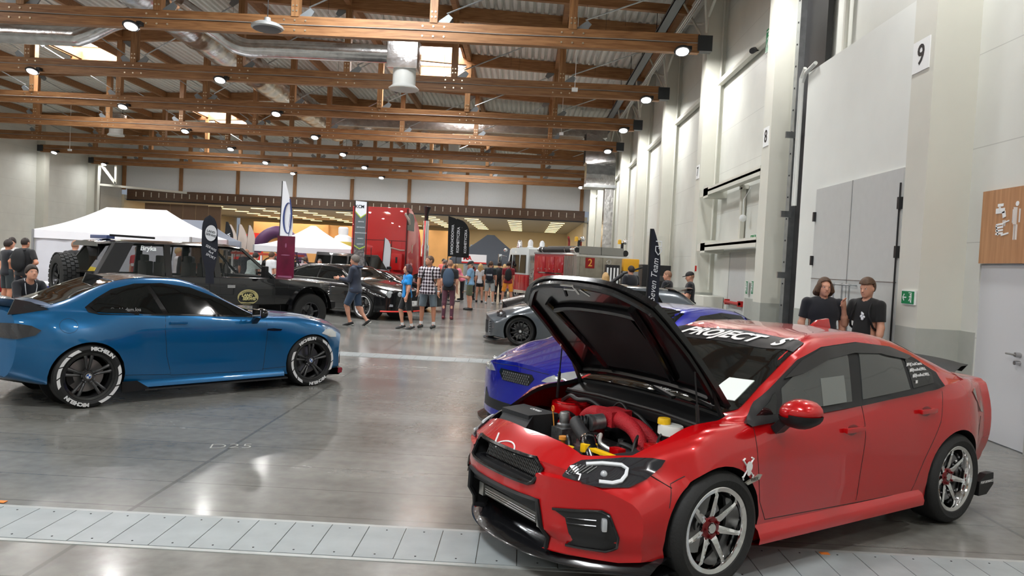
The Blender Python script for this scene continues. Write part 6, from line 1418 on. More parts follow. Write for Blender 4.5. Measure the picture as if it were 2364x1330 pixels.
# ============================================================ TRUCKS, TENTS, FLAGS
def build_fire():
    car = thing('fire_engine', 'old red and white fire engine with hose tubes and number two on its rear locker', 'fire engine', (2.14, 30.0, 0), math.atan2(.907, -.42))
    RD = paint('fire_red', srgb(165, 14, 28), .1, .3); WH = paint('cab_white', srgb(205, 212, 212), .1, .3); AL = mat('brushed_alloy', (.42, .40, .36), .42, .85, var=.1, scale=3); TR = mat('tread_plate', (.35, .35, .33), .4, .8, bump=.5, scale=90)
    b = MB(); b.bb(.3, 3.95, -2.35, 0, .66, 2.28); 
    g = lambda p: math.hypot(p[0] - 2.38, p[2] - .62) - .62 if p[2] < 1.4 else .1
    b = MB(); N_ = 28
    for sg, y in ((1, 0), (-1, -2.35)):
        xs = [.3 + 3.65 * i / N_ for i in range(N_ + 1)]
        for i in range(N_):
            f = lambda x: max(.62, (.66 + math.sqrt(max(0, .62 ** 2 - (x - 2.38) ** 2)))); x0, x1 = xs[i], xs[i + 1]; b.add([(x0, y, f(x0)), (x1, y, f(x1)), (x1, y, 2.28), (x0, y, 2.28)], [(0, 1, 2, 3)])
    b.add([(.3, 0, 2.28), (3.95, 0, 2.28), (3.95, -2.35, 2.28), (.3, -2.35, 2.28)], [(0, 1, 2, 3)]); b.add([(3.95, 0, .66), (3.95, -2.35, .66), (3.95, -2.35, 2.28), (3.95, 0, 2.28)], [(0, 1, 2, 3)]); b.add([(.3, 0, .66), (.3, -2.35, .66), (.3, -2.35, 2.28), (.3, 0, 2.28)], [(0, 1, 2, 3)])
    b.build('body', RD, car, smooth=False)
    b = MB(); b.bb(-.02, 3.97, -.06, .03, 2.26, 2.33); b.bb(1.1, 3.5, 0, .03, 1.43, 1.47); b.bb(-.03, .0, -2.4, .05, 2.2, 2.28); b.bb(-.03, .0, -2.4, .05, 1.28, 1.36); b.tube([(2.38 + .64 * math.cos(a), .01, .64 + .64 * math.sin(a)) for a in np.linspace(0, math.pi, 18)], .02, 6); b.build('bright_trim', M_chrome, car, smooth=False)
    b = MB()
    for x0, x1 in ((1.15, 1.9), (2.0, 2.75), (2.85, 3.6)): b.bb(x0, x1, 0, .02, 1.5, 2.15)
    b.bb(3.1, 3.8, 0, .02, .75, 1.38); b.bb(1.15, 1.7, 0, .02, .75, 1.38); b.build('locker_door', RD, car, bevel=.006)
    b = MB()
    for x in (1.5, 2.0, 2.4, 2.8, 3.2, 3.5): b.sph((x, .02, 1.62), .03, 8)
    b.build('marker_stud', M_chrome, car)
    b = MB(); [b.bar((.32 + q * .1, .02, .7), (.32 + q * .1, .02, 2.22), .06, .04, (0, 1, 0)) for q in range(8)]; b.build('ribbed_corner', AL, car, smooth=False)
    b = MB(); b.bb(-.01, .3, -2.35, 0.02, .66, 2.27); b.build('rear_body', AL, car, smooth=False)
    b = MB(); b.bb(-.04, -.01, -1.16, -.12, 1.38, 2.18); b.bb(-.04, -.01, -2.15, -1.18, 1.38, 2.18); b.build('rear_locker_door', mat('stained_alloy', (.36, .33, .27), .5, .7, var=.15, scale=4), car, bevel=.005)
    n = MB().bb(-.055, -.04, -.78, -.36, 1.74, 2.16).build('number_plate', mat('number_red', srgb(140, 20, 18), .5), car, smooth=False)
    text('numeral', '2', .42, mat('number_gold', srgb(225, 165, 70), .4), n, frame((-.06, -.57, 1.95), (0, -1, 0), (0, 0, 1)), extrude=.002, bold=.004)
    b = MB(); b.tube([(-.05, -1.45 + .09 * math.cos(a), 2.03 + .09 * math.sin(a)) for a in np.arange(0, 6.28, .4)], .015, 6, closed=True); b.build('lifting_ring', M_chrome, car)
    b = MB(); b.bb(.1, 3.0, -2.2, -.15, 2.28, 2.62); b.bb(.05, .1, -1.1, -.1, 2.3, 2.62); b.bb(.05, .1, -2.2, -1.15, 2.3, 2.62); b.build('hose_bed', TR, car, smooth=False)
    b = MB(); b.tube([(.35, -.02, 2.45), (3.4, -.02, 2.45)], .12, 16); o = b.build('suction_hose', M_black, car)
    b = MB(); b.tube([(.1, -.02, 2.45), (.42, -.02, 2.45)], .15, 18); b.tube([(3.35, -.02, 2.45), (3.5, -.02, 2.45)], .13, 16); [b.tube([(x, -.02, 2.45), (x + .05, -.02, 2.45)], .14, 16) for x in (.9, 3.0)]; b.build('hose_coupling', M_chrome, o)
    MB().disc((.095, -.02, 2.45), .11, 16, 'X', .02).build('hose_mouth', M_black, o)
    MB().tube([(.05, -2.3, 2.42), (1.5, -2.3, 2.42)], .13, 16).build('suction_hose', M_black, car)
    # pump panel
    b = MB(); b.bb(3.95, 4.6, -2.3, -.08, .66, 2.2); b.build('pump_panel', AL, car, smooth=False); rnd = random.Random(3)
    b = MB()
    for q in range(14): b.sph((rnd.uniform(4.0, 4.5), -.05, rnd.uniform(.8, 1.6)), rnd.uniform(.03, .07), 8)
    for q in range(5): b.bar((4.05 + q * .1, -.05, 1.85), (4.05 + q * .1, -.05, 2.15), .03, .03)
    b.build('pump_gauges', M_chrome, car)
    # cab
    b = MB(); P_ = [(4.6, .55), (4.6, 1.28), (7.15, 1.28), (7.2, .55)]; b.prism(P_, frame((0, 0, 0), (1, 0, 0), (0, 0, 1)), 2.35); b.build('cab_lower', RD, car, bevel=.02)
    b = MB(); P_ = [(4.6, 1.28), (4.6, 2.48), (4.75, 2.56), (6.55, 2.52), (6.75, 2.42), (7.1, 1.28)]; b.prism(P_, frame((0, 0, 0), (1, 0, 0), (0, 0, 1)), 2.35); b.build('cab_upper', WH, car, bevel=.03)
    for x0, x1, nm in ((4.85, 5.45, 'rear_cab_window'), (5.6, 6.3, 'door_window')): MB().prism([(x0, 1.36), (x0, 2.2), (x1, 2.2), (x1 + .1, 1.36)], frame((0, .004, 0), (1, 0, 0), (0, 0, 1)), -.015).build(nm, M_glass, car, smooth=False)
    MB().prism([(6.45, 1.4), (6.45, 2.2), (6.6, 2.2), (6.9, 1.4)], frame((0, .004, 0), (1, 0, 0), (0, 0, 1)), -.015).build('corner_window', M_glass, car, smooth=False)
    b = MB(); b.add([(7.07, -.1, 1.42), (7.07, -2.2, 1.42), (6.77, -2.2, 2.35), (6.77, -.1, 2.35)], [(0, 1, 2, 3)]); b.v = [(x + .06, y, z) for x, y, z in b.v]; b.build('windscreen', M_glass, car, smooth=False)
    b = MB(); b.bb(4.9, 5.55, 0, .015, .62, 1.24); b.bb(5.6, 6.3, 0, .015, .9, 1.24); b.build('cab_door', RD, car, bevel=.005)
    b = MB(); b.bb(3.7, 7.6, -2.4, .05, .42, .56); b.bb(-.2, .1, -2.4, 0.05, .5, .64); b.build('step_bumper', M_chrome, car, smooth=False)
    b = MB(); b.bar((7.0, .05, 2.1), (7.05, .35, 2.15), .03, .03); b.box((7.05, .38, 1.95), (.08, .16, .5)); b.sph((6.95, .15, 2.4), .1, 10); b.build('mirror', M_chrome, car, bevel=.01)
    def beacon(x, y, z, col, nm, lb):
        b = MB(); b.lathe([(0, .34), (.08, .30), (.12, .2), (.12, .02), (.15, 0), (.15, -.06), (0, -.06)], 16, Matrix.Translation((x, y, z))); b.build(nm, col, car)
    beacon(6.3, -.3, 2.6, M_chrome, 'siren', ''); beacon(5.7, -1.2, 2.6, mat('clear_dome', (.7, .72, .74), .15), 'beacon', ''); beacon(5.2, -.35, 2.6, mat('clear_dome', (.7, .72, .74), .15), 'beacon', '')
    for y in (-.15, -2.2):
        b = MB(); b.tube([(.2, y, 2.6), (.2, y, 2.85)], .06, 10); b.build('lamp_post', M_dark, car)
        b = MB(); b.sph((.15, y - .12, 2.9), .11, 12); b.build('work_light', M_chrome, car)
        b = MB(); b.lathe([(0, .2), (.07, .17), (.08, 0), (0, 0)], 12, Matrix.Translation((.25, y + .1, 2.8))); b.build('amber_beacon', mat('amber', (.8, .45, .03), .25), car)
    b = MB(); b.tube([(3.0, -1.2, 2.6), (3.0, -1.2, 2.9), (2.7, -1.0, 3.05)], .05, 8); b.tube([(1.6, -1.0, 2.6), (1.6, -1.0, 2.85), (1.3, -1.0, 2.95)], .06, 8); b.build('deck_gun', mat('gun_red', srgb(130, 30, 25), .4), car)
    for x, yy in ((5.85, -.18), (2.38, -.2), (5.85, -2.2), (2.38, -2.2)): wheel(car, x, yy, .47, .3, .27, M_chrome, (8, 's'), 1 if yy > -1 else -1, lip_m=M_chrome)
    b = MB(); b.bb(.4, 6.9, -2.2, -.2, .45, .7); b.build('chassis', M_black, car, smooth=False)
build_fire()
def build_lorry():
    car = thing('lorry_cab', 'tall bright red lorry cab with chrome exhaust stack seen from behind', 'lorry', (-4.95, 31.5, 0), math.atan2(.99, .15))
    RD = paint('lorry_red', srgb(200, 14, 14), .05, .35); W_ = 2.5
    prof = [(0, .9), (0, 3.9), (.35, 3.88), (.9, 3.62), (1.4, 3.3), (1.75, 2.9), (1.95, 2.5), (2.0, 1.9), (3.2, 1.8), (3.3, .9)]
    b = MB(); b.prism(prof, frame((0, 0, 0), (1, 0, 0), (0, 0, 1)), 0); n = len(prof)
    b = MB(); b.add([(x, 0, z) for x, z in prof] + [(x, W_, z) for x, z in prof], [tuple(range(n)), tuple(range(2 * n - 1, n - 1, -1))] + [(i, (i + 1) % n, n + (i + 1) % n, n + i) for i in range(n)]); b.build('sleeper_cab', RD, car, bevel=.03)
    b = MB(); b.prism([(.0, 0), (.95, 0), (.95, .5), (.75, .72), (.2, .75), (0, .65)], frame((-.35 + .2, -.004, 2.95), (1, 0, 0), (0, 0, 1)), .01); b.build('sleeper_window', M_glass, car, smooth=False)
    MB().bb(.6, .66, -.02, 0, 2.0, 2.35).build('marker_light', mat('marker_cream', (.7, .65, .5), .4), car)
    b = MB(); b.bb(-.03, 0, .02, .08, .9, 3.85); b.bb(-.02, 0, .1, W_, 2.48, 2.5); b.bb(-.02, 0, .7, .72, .9, 2.48); b.build('corner_trim', mat('dark_red_trim', (.1, .01, .01), .5), car, smooth=False)  # darker red strips at the corner and along the panel joints
    b = MB(); b.bb(-.25, 0, .15, .62, 1.25, 1.95); o = b.build('rear_box', RD, car, bevel=.03); MB().bb(-.26, -.25, .34, .42, 1.55, 1.8).build('box_slot', M_black, o, smooth=False)
    b = MB(); b.tube([(-.03, .12, 3.65), (-.15, .1, 3.62), (-.15, -.05, 3.4), (-.02, -.05, 3.2)], .05, 8); b.tube([(-.02, .8, 2.3), (-.1, .8, 2.3)], .08, 10); b.tube([(-.02, .8, 2.2), (-.06, .3, 2.1), (-.06, .1, 2.1)], .03, 6); b.build('rear_pipework', mat('pale_hose', (.5, .4, .35), .4), car)
    b = MB(); b.tube([(2.25, -.12, .9), (2.25, -.12, 3.5)], .13, 18); o = b.build('exhaust_stack', M_chrome, car)
    b = MB(); b.tube([(2.25, -.12, 3.4), (2.25, -.12, 3.85), (2.22, -.16, 4.15)], [.08, .1, .16], 16); b.build('stack_tip', M_black, o)
    MB().tube([(2.25, -.12, .9), (2.25, -.12, 2.4)], .17, 18).build('heat_shield', M_chrome, o)
    b = MB(); b.bb(-2.0, 3.2, .6, 1.9, .55, .95); b.build('chassis', M_black, car, smooth=False)
    for x, y in ((-1.0, .1), (-1.0, 2.4), (2.9, .1), (2.9, 2.4)): wheel(car, x, y, .5, .3, .28, M_chrome, (8, 's'), -1 if y < 1 else 1)
build_lorry()
M_cloth = mat('tent_canvas_white', srgb(232, 234, 240), .8, var=.02, scale=.8)
def tent(name, lab, x0, x1, y0, y1, ze, zr, m, ridge=None, walls=(), legs=True, sag=.12):
    t = thing(name, lab, 'tent', ((x0 + x1) / 2, (y0 + y1) / 2, 0)); cx, cy = (x0 + x1) / 2, (y0 + y1) / 2; hx, hy = (x1 - x0) / 2, (y1 - y0) / 2; rl = ridge if ridge is not None else 0
    b = MB(); N_ = 14; G = []
    for i in range(N_ + 1):
        f = i / N_; s_ = 1 - f; h = ze + (zr - ze) * (f - sag * 4 * f * (1 - f) * .9); ex, ey = rl + (hx - rl) * s_, hy * s_
        row = []
        for k in range(41):
            u = k / 40 * 4; q = int(u) % 4; v = u - int(u); cs = [(-ex, -ey), (ex, -ey), (ex, ey), (-ex, ey)]; a, c = cs[q], cs[(q + 1) % 4]; row.append((a[0] + (c[0] - a[0]) * v, a[1] + (c[1] - a[1]) * v, h - .03 * math.sin(math.pi * v) * s_))
        G.append(row)
    b.grid(G); b.grid([[(px, py, pz) for px, py, pz in G[0]], [(px, py, ze - .28) for px, py, pz in G[0]]]); b.build('canopy', m, t, auto=60)
    if legs:
        b = MB(); [b.bb(sx * hx - .03, sx * hx + .03, sy * hy - .03, sy * hy + .03, 0, ze) for sx in (-1, 1) for sy in (-1, 1)]; [b.bb(sx * hx - .02, sx * hx + .02, -hy, hy, ze - .3, ze - .26) for sx in (-1, 1)]
        for q in range(6): xa = -hx + q * hx / 3; b.bar((xa, -hy + .03, ze - .05), (xa + hx / 3, -hy + .03, ze - .28), .02, .02); b.bar((xa, -hy + .03, ze - .28), (xa + hx / 3, -hy + .03, ze - .05), .02, .02)
        b.build('tent_frame', mat('tent_frame_grey', (.35, .36, .37), .4, .6), t, smooth=False)
    for wname, (ax, ay, bx, by) in walls:
        b = MB(); P_ = [Vector((ax - cx, ay - cy, 0)).lerp(Vector((bx - cx, by - cy, 0)), i / 16) for i in range(17)]; d = (P_[-1] - P_[0]).cross(Vector((0, 0, 1))).normalized()
        b.grid([[p + d * .02 * math.sin(i * 2.2 + j) + Vector((0, 0, z)) for i, p in enumerate(P_)] for j, z in enumerate(np.linspace(.03, ze - .27, 6))]); b.build(wname, mat('tent_wall_film', srgb(205, 208, 216), .35, var=.05, scale=1.5), t, auto=80)
    return t
tent('party_tent', 'large white pop-up tent with a side wall standing at the left behind the off-roader', -16.1, -10.9, 24.2, 27.2, 2.12, 3.02, M_cloth, ridge=1.05, walls=(('front_wall', (-16.05, 24.25, -10.95, 24.25)), ('side_wall', (-16.05, 27.1, -16.05, 24.25))))
tl = bpy.data.lights.new('tent_lamp', 'POINT'); tl.energy = 60; tl.color = (1, .8, .5); tl.shadow_soft_size = .15; tlo = bpy.data.objects.new('tent_lamp', tl); COL.objects.link(tlo); tlo.location = (-13.4, 25.7, 2.2)
tent('party_tent', 'dark grey pop-up tent behind the large white tent', -17.6, -13.0, 31.0, 34.0, 2.15, 2.98, mat('tent_canvas_grey', srgb(112, 118, 130), .8), ridge=1.4)
tent('party_tent', 'small white pointed tent behind the black hard-top car', -12.4, -7.9, 34.0, 37.2, 2.05, 3.1, M_cloth, ridge=.12, sag=.2)
tent('party_tent', 'dark grey tent roof leaning beside the tall chrome exhaust', -4.0, .2, 40, 43, 1.9, 3.3, mat('tent_canvas_dark', srgb(62, 66, 72), .8), ridge=.2, sag=.05)
tent('party_tent', 'low dark tent between the white tent and the tall printed banner', -8.4, -6.6, 38, 40, 2.3, 3.1, mat('tent_canvas_brown', srgb(105, 100, 98), .8), ridge=.1)
# ---- flags
def feather(lab, px, pyb, pyt, Y, wd, m, lean=0.0, shape='feather', texts=(), yaw=0.0, logo=None, base=True, group=None, m2=None):
    p0 = at_y(px, pyb, Y); p1 = at_y(px + lean, pyt, Y); t = thing('feather_flag', lab, 'flag', (p0.x, Y, 0), yaw, group)
    z0, z1 = p0.z, p1.z; hgt = z1 - z0; dx = p1.x - p0.x; n = 22; G = []; wv = lambda f, s_: .012 * math.sin(f * 9 + s_ * 3)
    def wid(f):
        if shape == 'feather': return wd * (1.0 if f < .62 else math.sqrt(max(0, 1 - ((f - .62) / .38) ** 2))) * (.55 + .45 * min(1, f / .35) if m2 is None else 1)
        if shape == 'round': return wd * (.55 + .45 * ss(.1, .5, f)) * (1.0 if f < .8 else math.sqrt(max(0, 1 - ((f - .8) / .2) ** 2)))
        return wd * (1 - .75 * max(0, (f - .55) / .45) ** 1.6)
    for i in range(n + 1):
        f = i / n; w_ = max(.02, wid(f)); c = dx * f; off = 0 if shape == 'round' else w_ / 2
        G.append([(c + off - w_ / 2 + w_ * k / 6, wv(f, k / 6), z0 + hgt * f) for k in range(7)])
    b = MB(); b.grid(G); b.grid([[(x, y + .004, z) for x, y, z in r[::-1]] for r in G]); fl = b.build('cloth', m, t, auto=80)
    b = MB(); b.tube([(0 if shape == 'round' else -.01, 0, 0), (G[0][0][0] if shape != 'round' else 0, 0, z0)] + ([(r[0][0], r[0][1], r[0][2]) for r in G[1:]] if shape != 'round' else []), .016, 6); b.build('pole', M_dark, t)
    if base: MB().bb(-.25, .25, -.25, .25, 0, .03).build('foot_plate', M_dark, t, smooth=False)
    for s_, f, size, m_, ang, kw in texts:
        w_ = wid(f); cx = dx * f + (0 if shape == 'round' else w_ / 2) + kw.pop('dx', 0)
        text('lettering', s_, size, m_, fl, frame((cx, -.022, z0 + hgt * f), (math.cos(ang), 0, math.sin(ang)), (-math.sin(ang), 0, math.cos(ang))), extrude=.001, **kw)
    return t, fl, (z0, hgt, dx, wid)
NAVY = mat('flag_navy', srgb(22, 26, 40), .7); FW = mat('flag_white', srgb(225, 228, 234), .75); FB = mat('flag_blue', srgb(60, 75, 130), .7); FBK = mat('flag_black', srgb(20, 21, 24), .7); FG = mat('flag_warmgrey', srgb(190, 178, 170), .75)
t, fl, info = feather('black rounded flag with white oval badge in front of the off-roader', 484, 655, 497, 12.6, .27, NAVY, 0, 'round')
b = MB(); z0, hg, _, _ = info
ell = lambda cx, cz, a, c, y: [(cx + a * math.cos(q), y, cz + c * math.sin(q)) for q in np.linspace(0, 2 * math.pi, 29)[:-1]]
b.add(ell(.0, z0 + hg * .74, .10, .135, -.02), [tuple(range(28))]); o = b.build('badge', FW, fl, smooth=False)
for s_, z in (('LAND', .76), ('SERWIS', .71)): text('lettering', s_, .055, M_ink, o, frame((0, -.024, z0 + hg * z), (1, 0, -.25), (.25, 0, 1)), extrude=.001)
for s_, z in (('SERWIS', .52), ('4x4', .46), ('SPORT', .40)): text('lettering', s_, .06, FW, fl, frame((0.01, -.022, z0 + hg * z), (1, 0, -.5), (.5, 0, 1)), extrude=.001)
t, fl, info = feather('tall white feather flag with dark blue crescent face emblem', 640, 640, 418, 24.5, .42, FW, 12, 'blade')
z0, hg, dx, _ = info; b = MB(); pts = []
for q in np.linspace(math.pi * .42, math.pi * 1.62, 18): pts.append((.24 + .05 + .15 * math.cos(q), -.02, z0 + hg * .62 + .50 * math.sin(q)))
b.tube(pts, [.008 + .022 * math.sin(math.pi * i / 17) for i in range(18)], 6); b.tube([(.33, -.02, z0 + hg * .82), (.40, -.02, z0 + hg * .66), (.37, -.02, z0 + hg * .52), (.31, -.02, z0 + hg * .42)], [.02, .03, .02, .004], 6); b.tube([(.35, -.02, z0 + hg * .66), (.33, -.02, z0 + hg * .54), (.35, -.02, z0 + hg * .52)], .006, 5); b.build('emblem', FB, fl)
t, fl, info = feather('dark feather flag with white script between the blue and grey cars', 1491, 712, 528, 13.2, .21, NAVY, 12, 'blade', [('Seven Team', .36, .155, FW, math.pi / 2 * .97, dict(shear=.3))])
z0, hg, dx, _ = info; b = MB(); c = (.16, z0 + hg * .76)
b.tube([(c[0] + q[0], -.02, c[1] + q[1]) for q in ((-.05, .12), (.05, .12), (.05, .03), (-.05, .03), (-.05, -.05), (0, -.12), (.05, -.05), (.05, 0), (0, 0))], .01, 5); b.build('shield_logo', FW, fl)
for (px, lab, s2, Y_) in ((1042, 'nearer black flag with white capital lettering beside the fire engine', .0, 30), (1061, 'farther black flag with white capital lettering beside the fire engine', 1, 32.5)):
    feather(lab, px - 8, 592 + s2 * 2, 499 + s2 * 6, Y_, .56, FBK, 2, 'feather', [('SAMOCHODOWA', .42, .145, FW, math.pi / 2, dict(dx=-.11, bold=.004)), ('KOSMETYCZKA', .42, .145, FW, math.pi / 2, dict(dx=.12, bold=.004))], m2=1, group='black lettered flags')
feather('small white feather flag with a black bird print behind the hard-top car', 880, 640, 549, 30.1, .30, FW, 8, 'feather', m2=1)
feather('black feather flag with red and white print among the pale flags', 516, 590, 512, 35.6, .40, FBK, 6, 'blade', [('MORAVIA', .4, .2, FW, math.pi / 2, dict(bold=.003)), ('detailing', .4, .14, mat('flag_red', srgb(200, 40, 40), .6), math.pi / 2, dict(dx=.12))])
for i, (px, pt, w_) in enumerate(((528, 518, .5), (552, 518, .5), (574, 520, .42), (658, 533, .4))):
    feather(('pale grey feather flag, %s from the left in the back row' % ORD[i]) if i < 3 else 'pale grey feather flag beside the maroon poster', px - 8, 592, pt, 38 + .7 * i + (1.3 if i == 3 else 0), w_, FG, 8, 'blade', group='pale feather flags in the back')
# hanging banner 'KCM'
pa = at_y(815, 620, 22.5); pb = at_y(847, 465, 22.5); t = thing('roll_up_banner', 'tall grey printed banner with slanted top beside the red lorry', 'banner', (pa.x, 22.5, 0)); W_ = pb.x - pa.x; zt = pb.z; zb_ = 1.45
MB().add([(0, 0, zb_), (W_, 0, zb_), (W_, 0, zt - .02), (0, 0, zt), (0, .01, zb_), (W_, .01, zb_), (W_, .01, zt - .02), (0, .01, zt)], [(0, 1, 2, 3), (7, 6, 5, 4), (0, 4, 5, 1), (1, 5, 6, 2), (2, 6, 7, 3), (3, 7, 4, 0)]).build('panel', mat('banner_grey', srgb(88, 96, 100), .6), t, smooth=False)
b = MB(); b.add([(0, -.004, zt), (W_, -.004, zt - .02), (W_, -.004, zt - .36), (W_ * .5, -.004, zt - .48), (0, -.004, zt - .30)], [(0, 1, 2, 3, 4)]); b.build('white_header', FW, t, smooth=False)
b = MB(); b.add([(0, -.005, zt - .30), (W_ * .5, -.005, zt - .48), (W_, -.005, zt - .36), (W_, -.005, zt - .39), (W_ * .5, -.005, zt - .52), (0, -.005, zt - .34)], [(0, 1, 2, 3, 4, 5)]); b.add([(0, -.005, 2.1), (W_ * .5, -.005, 2.0), (W_, -.005, 2.08), (W_, -.005, 2.05), (W_ * .5, -.005, 1.97), (0, -.005, 2.07)], [(0, 1, 2, 3, 4, 5)]); b.build('green_line', mat('lime', srgb(165, 190, 60), .5), t, smooth=False)
text('lettering', 'KCM', .13, NAVY, t, frame((W_ * .38, -.008, zt - .17), (1, 0, 0), (0, 0, 1)), extrude=.001, bold=.003)
for i, s_ in enumerate(('SERVICE', 'DETAILING', 'MAINTENANCE', 'WHEELS', 'CUSTOM')): text('lettering', s_, .05, FW, t, frame((W_ * .55, -.008, zt - .62 - i * .17), (1, 0, 0), (0, 0, 1)), extrude=.001)
MB().add([(0.0, -.004, zb_), (W_, -.004, zb_), (W_, -.004, 2.04), (W_ * .5, -.004, 1.96), (0, -.004, 2.06)], [(0, 1, 2, 3, 4)]).build('photo_print', mat('photo_print', (.12, .11, .11), .5, var=.8, scale=14), t, smooth=False)
b = MB(); b.tube([(-.03, .02, 0), (-.03, .02, zt)], .015, 6); b.tube([(W_ + .03, .02, 0), (W_ + .03, .02, zt - .02)], .015, 6); b.tube([(-.03, .02, zt), (W_ + .03, .02, zt - .02)], .015, 6); b.build('stand', M_dark, t)
# maroon poster
pa = at_y(637, 640, 19.5); pb = at_y(681, 546, 19.5); t = thing('poster_board', 'dark maroon poster board with pale figure print beside the white feather flag', 'poster', (pa.x, 19.5, 0)); W_ = pb.x - pa.x
MB().bb(0, W_, 0, .04, .9, pb.z).build('board', mat('maroon_print', srgb(92, 14, 44), .3, var=.35, scale=3), t, smooth=False)
b = MB(); b.add(ell(W_ * .5, pb.z - .5, .12, .015, -.006), [tuple(range(28))]); b.add(ell(W_ * .5, pb.z - .25, .02, .06, -.006), [tuple(range(28))]); b.bb(W_ * .1, W_ * .9, -.005, -.002, .92, 1.15); b.build('print', mat('print_mauve', srgb(140, 80, 110), .4), t, smooth=False)
MB().bb(.05, W_ - .05, 0, .4, 0, .9).build('plinth', M_dark, t, smooth=False)
# inflatable arch and bottles, red gazebo, signs
p = at_y(640, 590, 40); b = MB(); b.tube([(p.x + 1.55 * math.cos(a), 40, .0 + 2.85 * math.sin(a)) for a in np.linspace(0, math.pi, 30)], .32, 18); tag(b.build('inflatable_arch', mat('arch_purple', srgb(82, 48, 84), .5)), 'purple inflatable arch in the back room', 'inflatable arch')
def bottle(px, pyb, pyt, Y, prof, mats, lab):
    a = at_y(px, pyb, Y); c = at_y(px, pyt, Y); t = thing('inflatable_bottle', lab, 'inflatable', (a.x, Y, 0)); h = c.z
    for nm, m, pr in zip(('base', 'label_band', 'shoulder', 'cap'), mats, prof):
        MB().lathe([(r, z * h) for r, z in pr], 24).build(nm, m, t)
GN = mat('bottle_green', srgb(30, 95, 55), .5); YL = mat('bottle_yellow', srgb(215, 190, 90), .5); BW = mat('bottle_white', srgb(225, 225, 225), .5)
bottle(790, 600, 524, 39.5, [[(0, 0), (.52, .02), (.52, .62)], [(.52, .62), (.53, .64), (.53, .74), (.52, .76)], [(.52, .76), (.42, .84), (.24, .87)], [(.24, .87), (.26, .9), (.26, .98), (.2, 1), (0, 1)]], (GN, YL, BW, BW), 'giant inflatable bottle with green label and white cap')
bottle(1090, 600, 565, 44, [[(0, 0), (.5, .02), (.5, .6)], [(.5, .6), (.5, .72)], [(.5, .72), (.35, .8), (.14, .86)], [(.14, .86), (.14, 1), (0, 1)]], (mat('bottle_grey', srgb(150, 158, 160), .4),) * 4, 'grey inflatable bottle beside the black lettered flags')
bottle(1113, 600, 568, 46, [[(0, 0), (.42, .02), (.42, .5)], [(.42, .5), (.42, .74)], [(.42, .74), (.2, .8), (.17, .84)], [(.17, .84), (.17, 1), (0, 1)]], (mat('bottle_amber', srgb(150, 110, 60), .4), mat('bottle_taupe', srgb(165, 160, 150), .4), mat('bottle_taupe', srgb(165, 160, 150), .4), mat('bottle_taupe', srgb(165, 160, 150), .4)), 'brown and grey inflatable bottle above the crowd')
p = at_y(1092, 600, 39); t = thing('shop_sign', 'white and red board with partly hidden letters above the crowd', 'sign', (p.x, 39, 0)); MB().bb(-.6, .7, 0, .1, 1.75, 2.15).build('board', BW, t, smooth=False); text('lettering', 'MA', .3, M_red, t, frame((-.3, -.01, 1.95), (1, 0, 0), (0, 0, 1)), extrude=.002, bold=.01); MB().bb(-.6, .7, -.01, .1, 1.68, 1.75).bb(-.02, .02, 0, .05, 0, 1.7).build('frame', M_red, t, smooth=False)
t = thing('gazebo_frame', 'low orange-red canopy table frame on white poles behind the off-roader', 'gazebo', (-9.3, 27.6, 0)); MB().bb(-1.3, .9, -.8, .8, 1.62, 1.7).build('top', mat('coral_canvas', srgb(185, 70, 50), .6), t, smooth=False)
[MB().bb(x - .03, x + .03, y - .03, y + .03, 0, 1.65).build('leg', M_signwhite, t, smooth=False) for x in (-1.25, .85, -.2) for y in (-.75, .75)]
p = at_y(660, 590, 27); t = thing('display_board', 'bright red angular panel among the pale feather flags', 'panel', (at_y(562, 560, 41.5).x, 41.5, 0)); MB().prism([(-.7, 1.2), (1.1, 1.2), (1.1, 2.75), (.3, 2.78), (-.3, 2.3)], frame((0, 0, 0), (1, 0, 0), (0, 0, 1)), -.06).build('board', mat('signal_red', srgb(230, 40, 25), .5), t, smooth=False); MB().bb(-.8, 1.2, 0, .05, 0, 1.25).build('stand', M_dark, t, smooth=False)
# truss with bicycle behind the poster, MECHANIK banner
p = at_y(740, 612, 28); t = thing('lettered_banner', 'black banner with white capital lettering behind the black saloon', 'banner', (at_y(715, 620, 29.4).x, 29.4, 0)); MB().bb(-.9, .75, 0, .03, .9, 1.42).build('panel', FBK, t, smooth=False); text('lettering', 'MECHANIK', .21, FW, t, frame((0, -.01, 1.28), (1, 0, 0), (0, 0, 1)), extrude=.002, bold=.004); MB().bb(-.9, -.86, 0, .04, 0, 1.42).bb(.71, .75, 0, .04, 0, 1.42).build('stand', M_dark, t, smooth=False)
def bike(x, y, yaw, lab, col):
    t = thing('bicycle', lab, 'bicycle', (x, y, .9), yaw); 
    for q in (-.5, .5): b = MB(); b.tube([(q + .33 * math.cos(a), 0, .33 + .33 * math.sin(a)) for a in np.arange(0, 6.28, .3)], .022, 6, closed=True); [b.bar((q, 0, .33), (q + .32 * math.cos(a), 0, .33 + .32 * math.sin(a)), .004, .004) for a in np.arange(0, 6.28, .5)]; b.build('wheel', TY_MAT, t)
    b = MB(); [b.tube([a, c], .018, 6) for a, c in (((-.5, 0, .33), (0, 0, .33)), ((0, 0, .33), (-.15, 0, .75)), ((-.15, 0, .7), (.38, 0, .75)), ((0, 0, .33), (.38, 0, .7)), ((.36, 0, .85), (.5, 0, .33)), ((-.15, 0, .7), (-.5, 0, .33)))]; b.build('frame', col, t)
    b = MB(); b.tube([(.34, -.25, .88), (.34, .25, .88)], .014, 6); b.bb(-.25, -.05, -.04, .04, .78, .82); b.build('handlebar_and_saddle', M_dark, t)
    return t
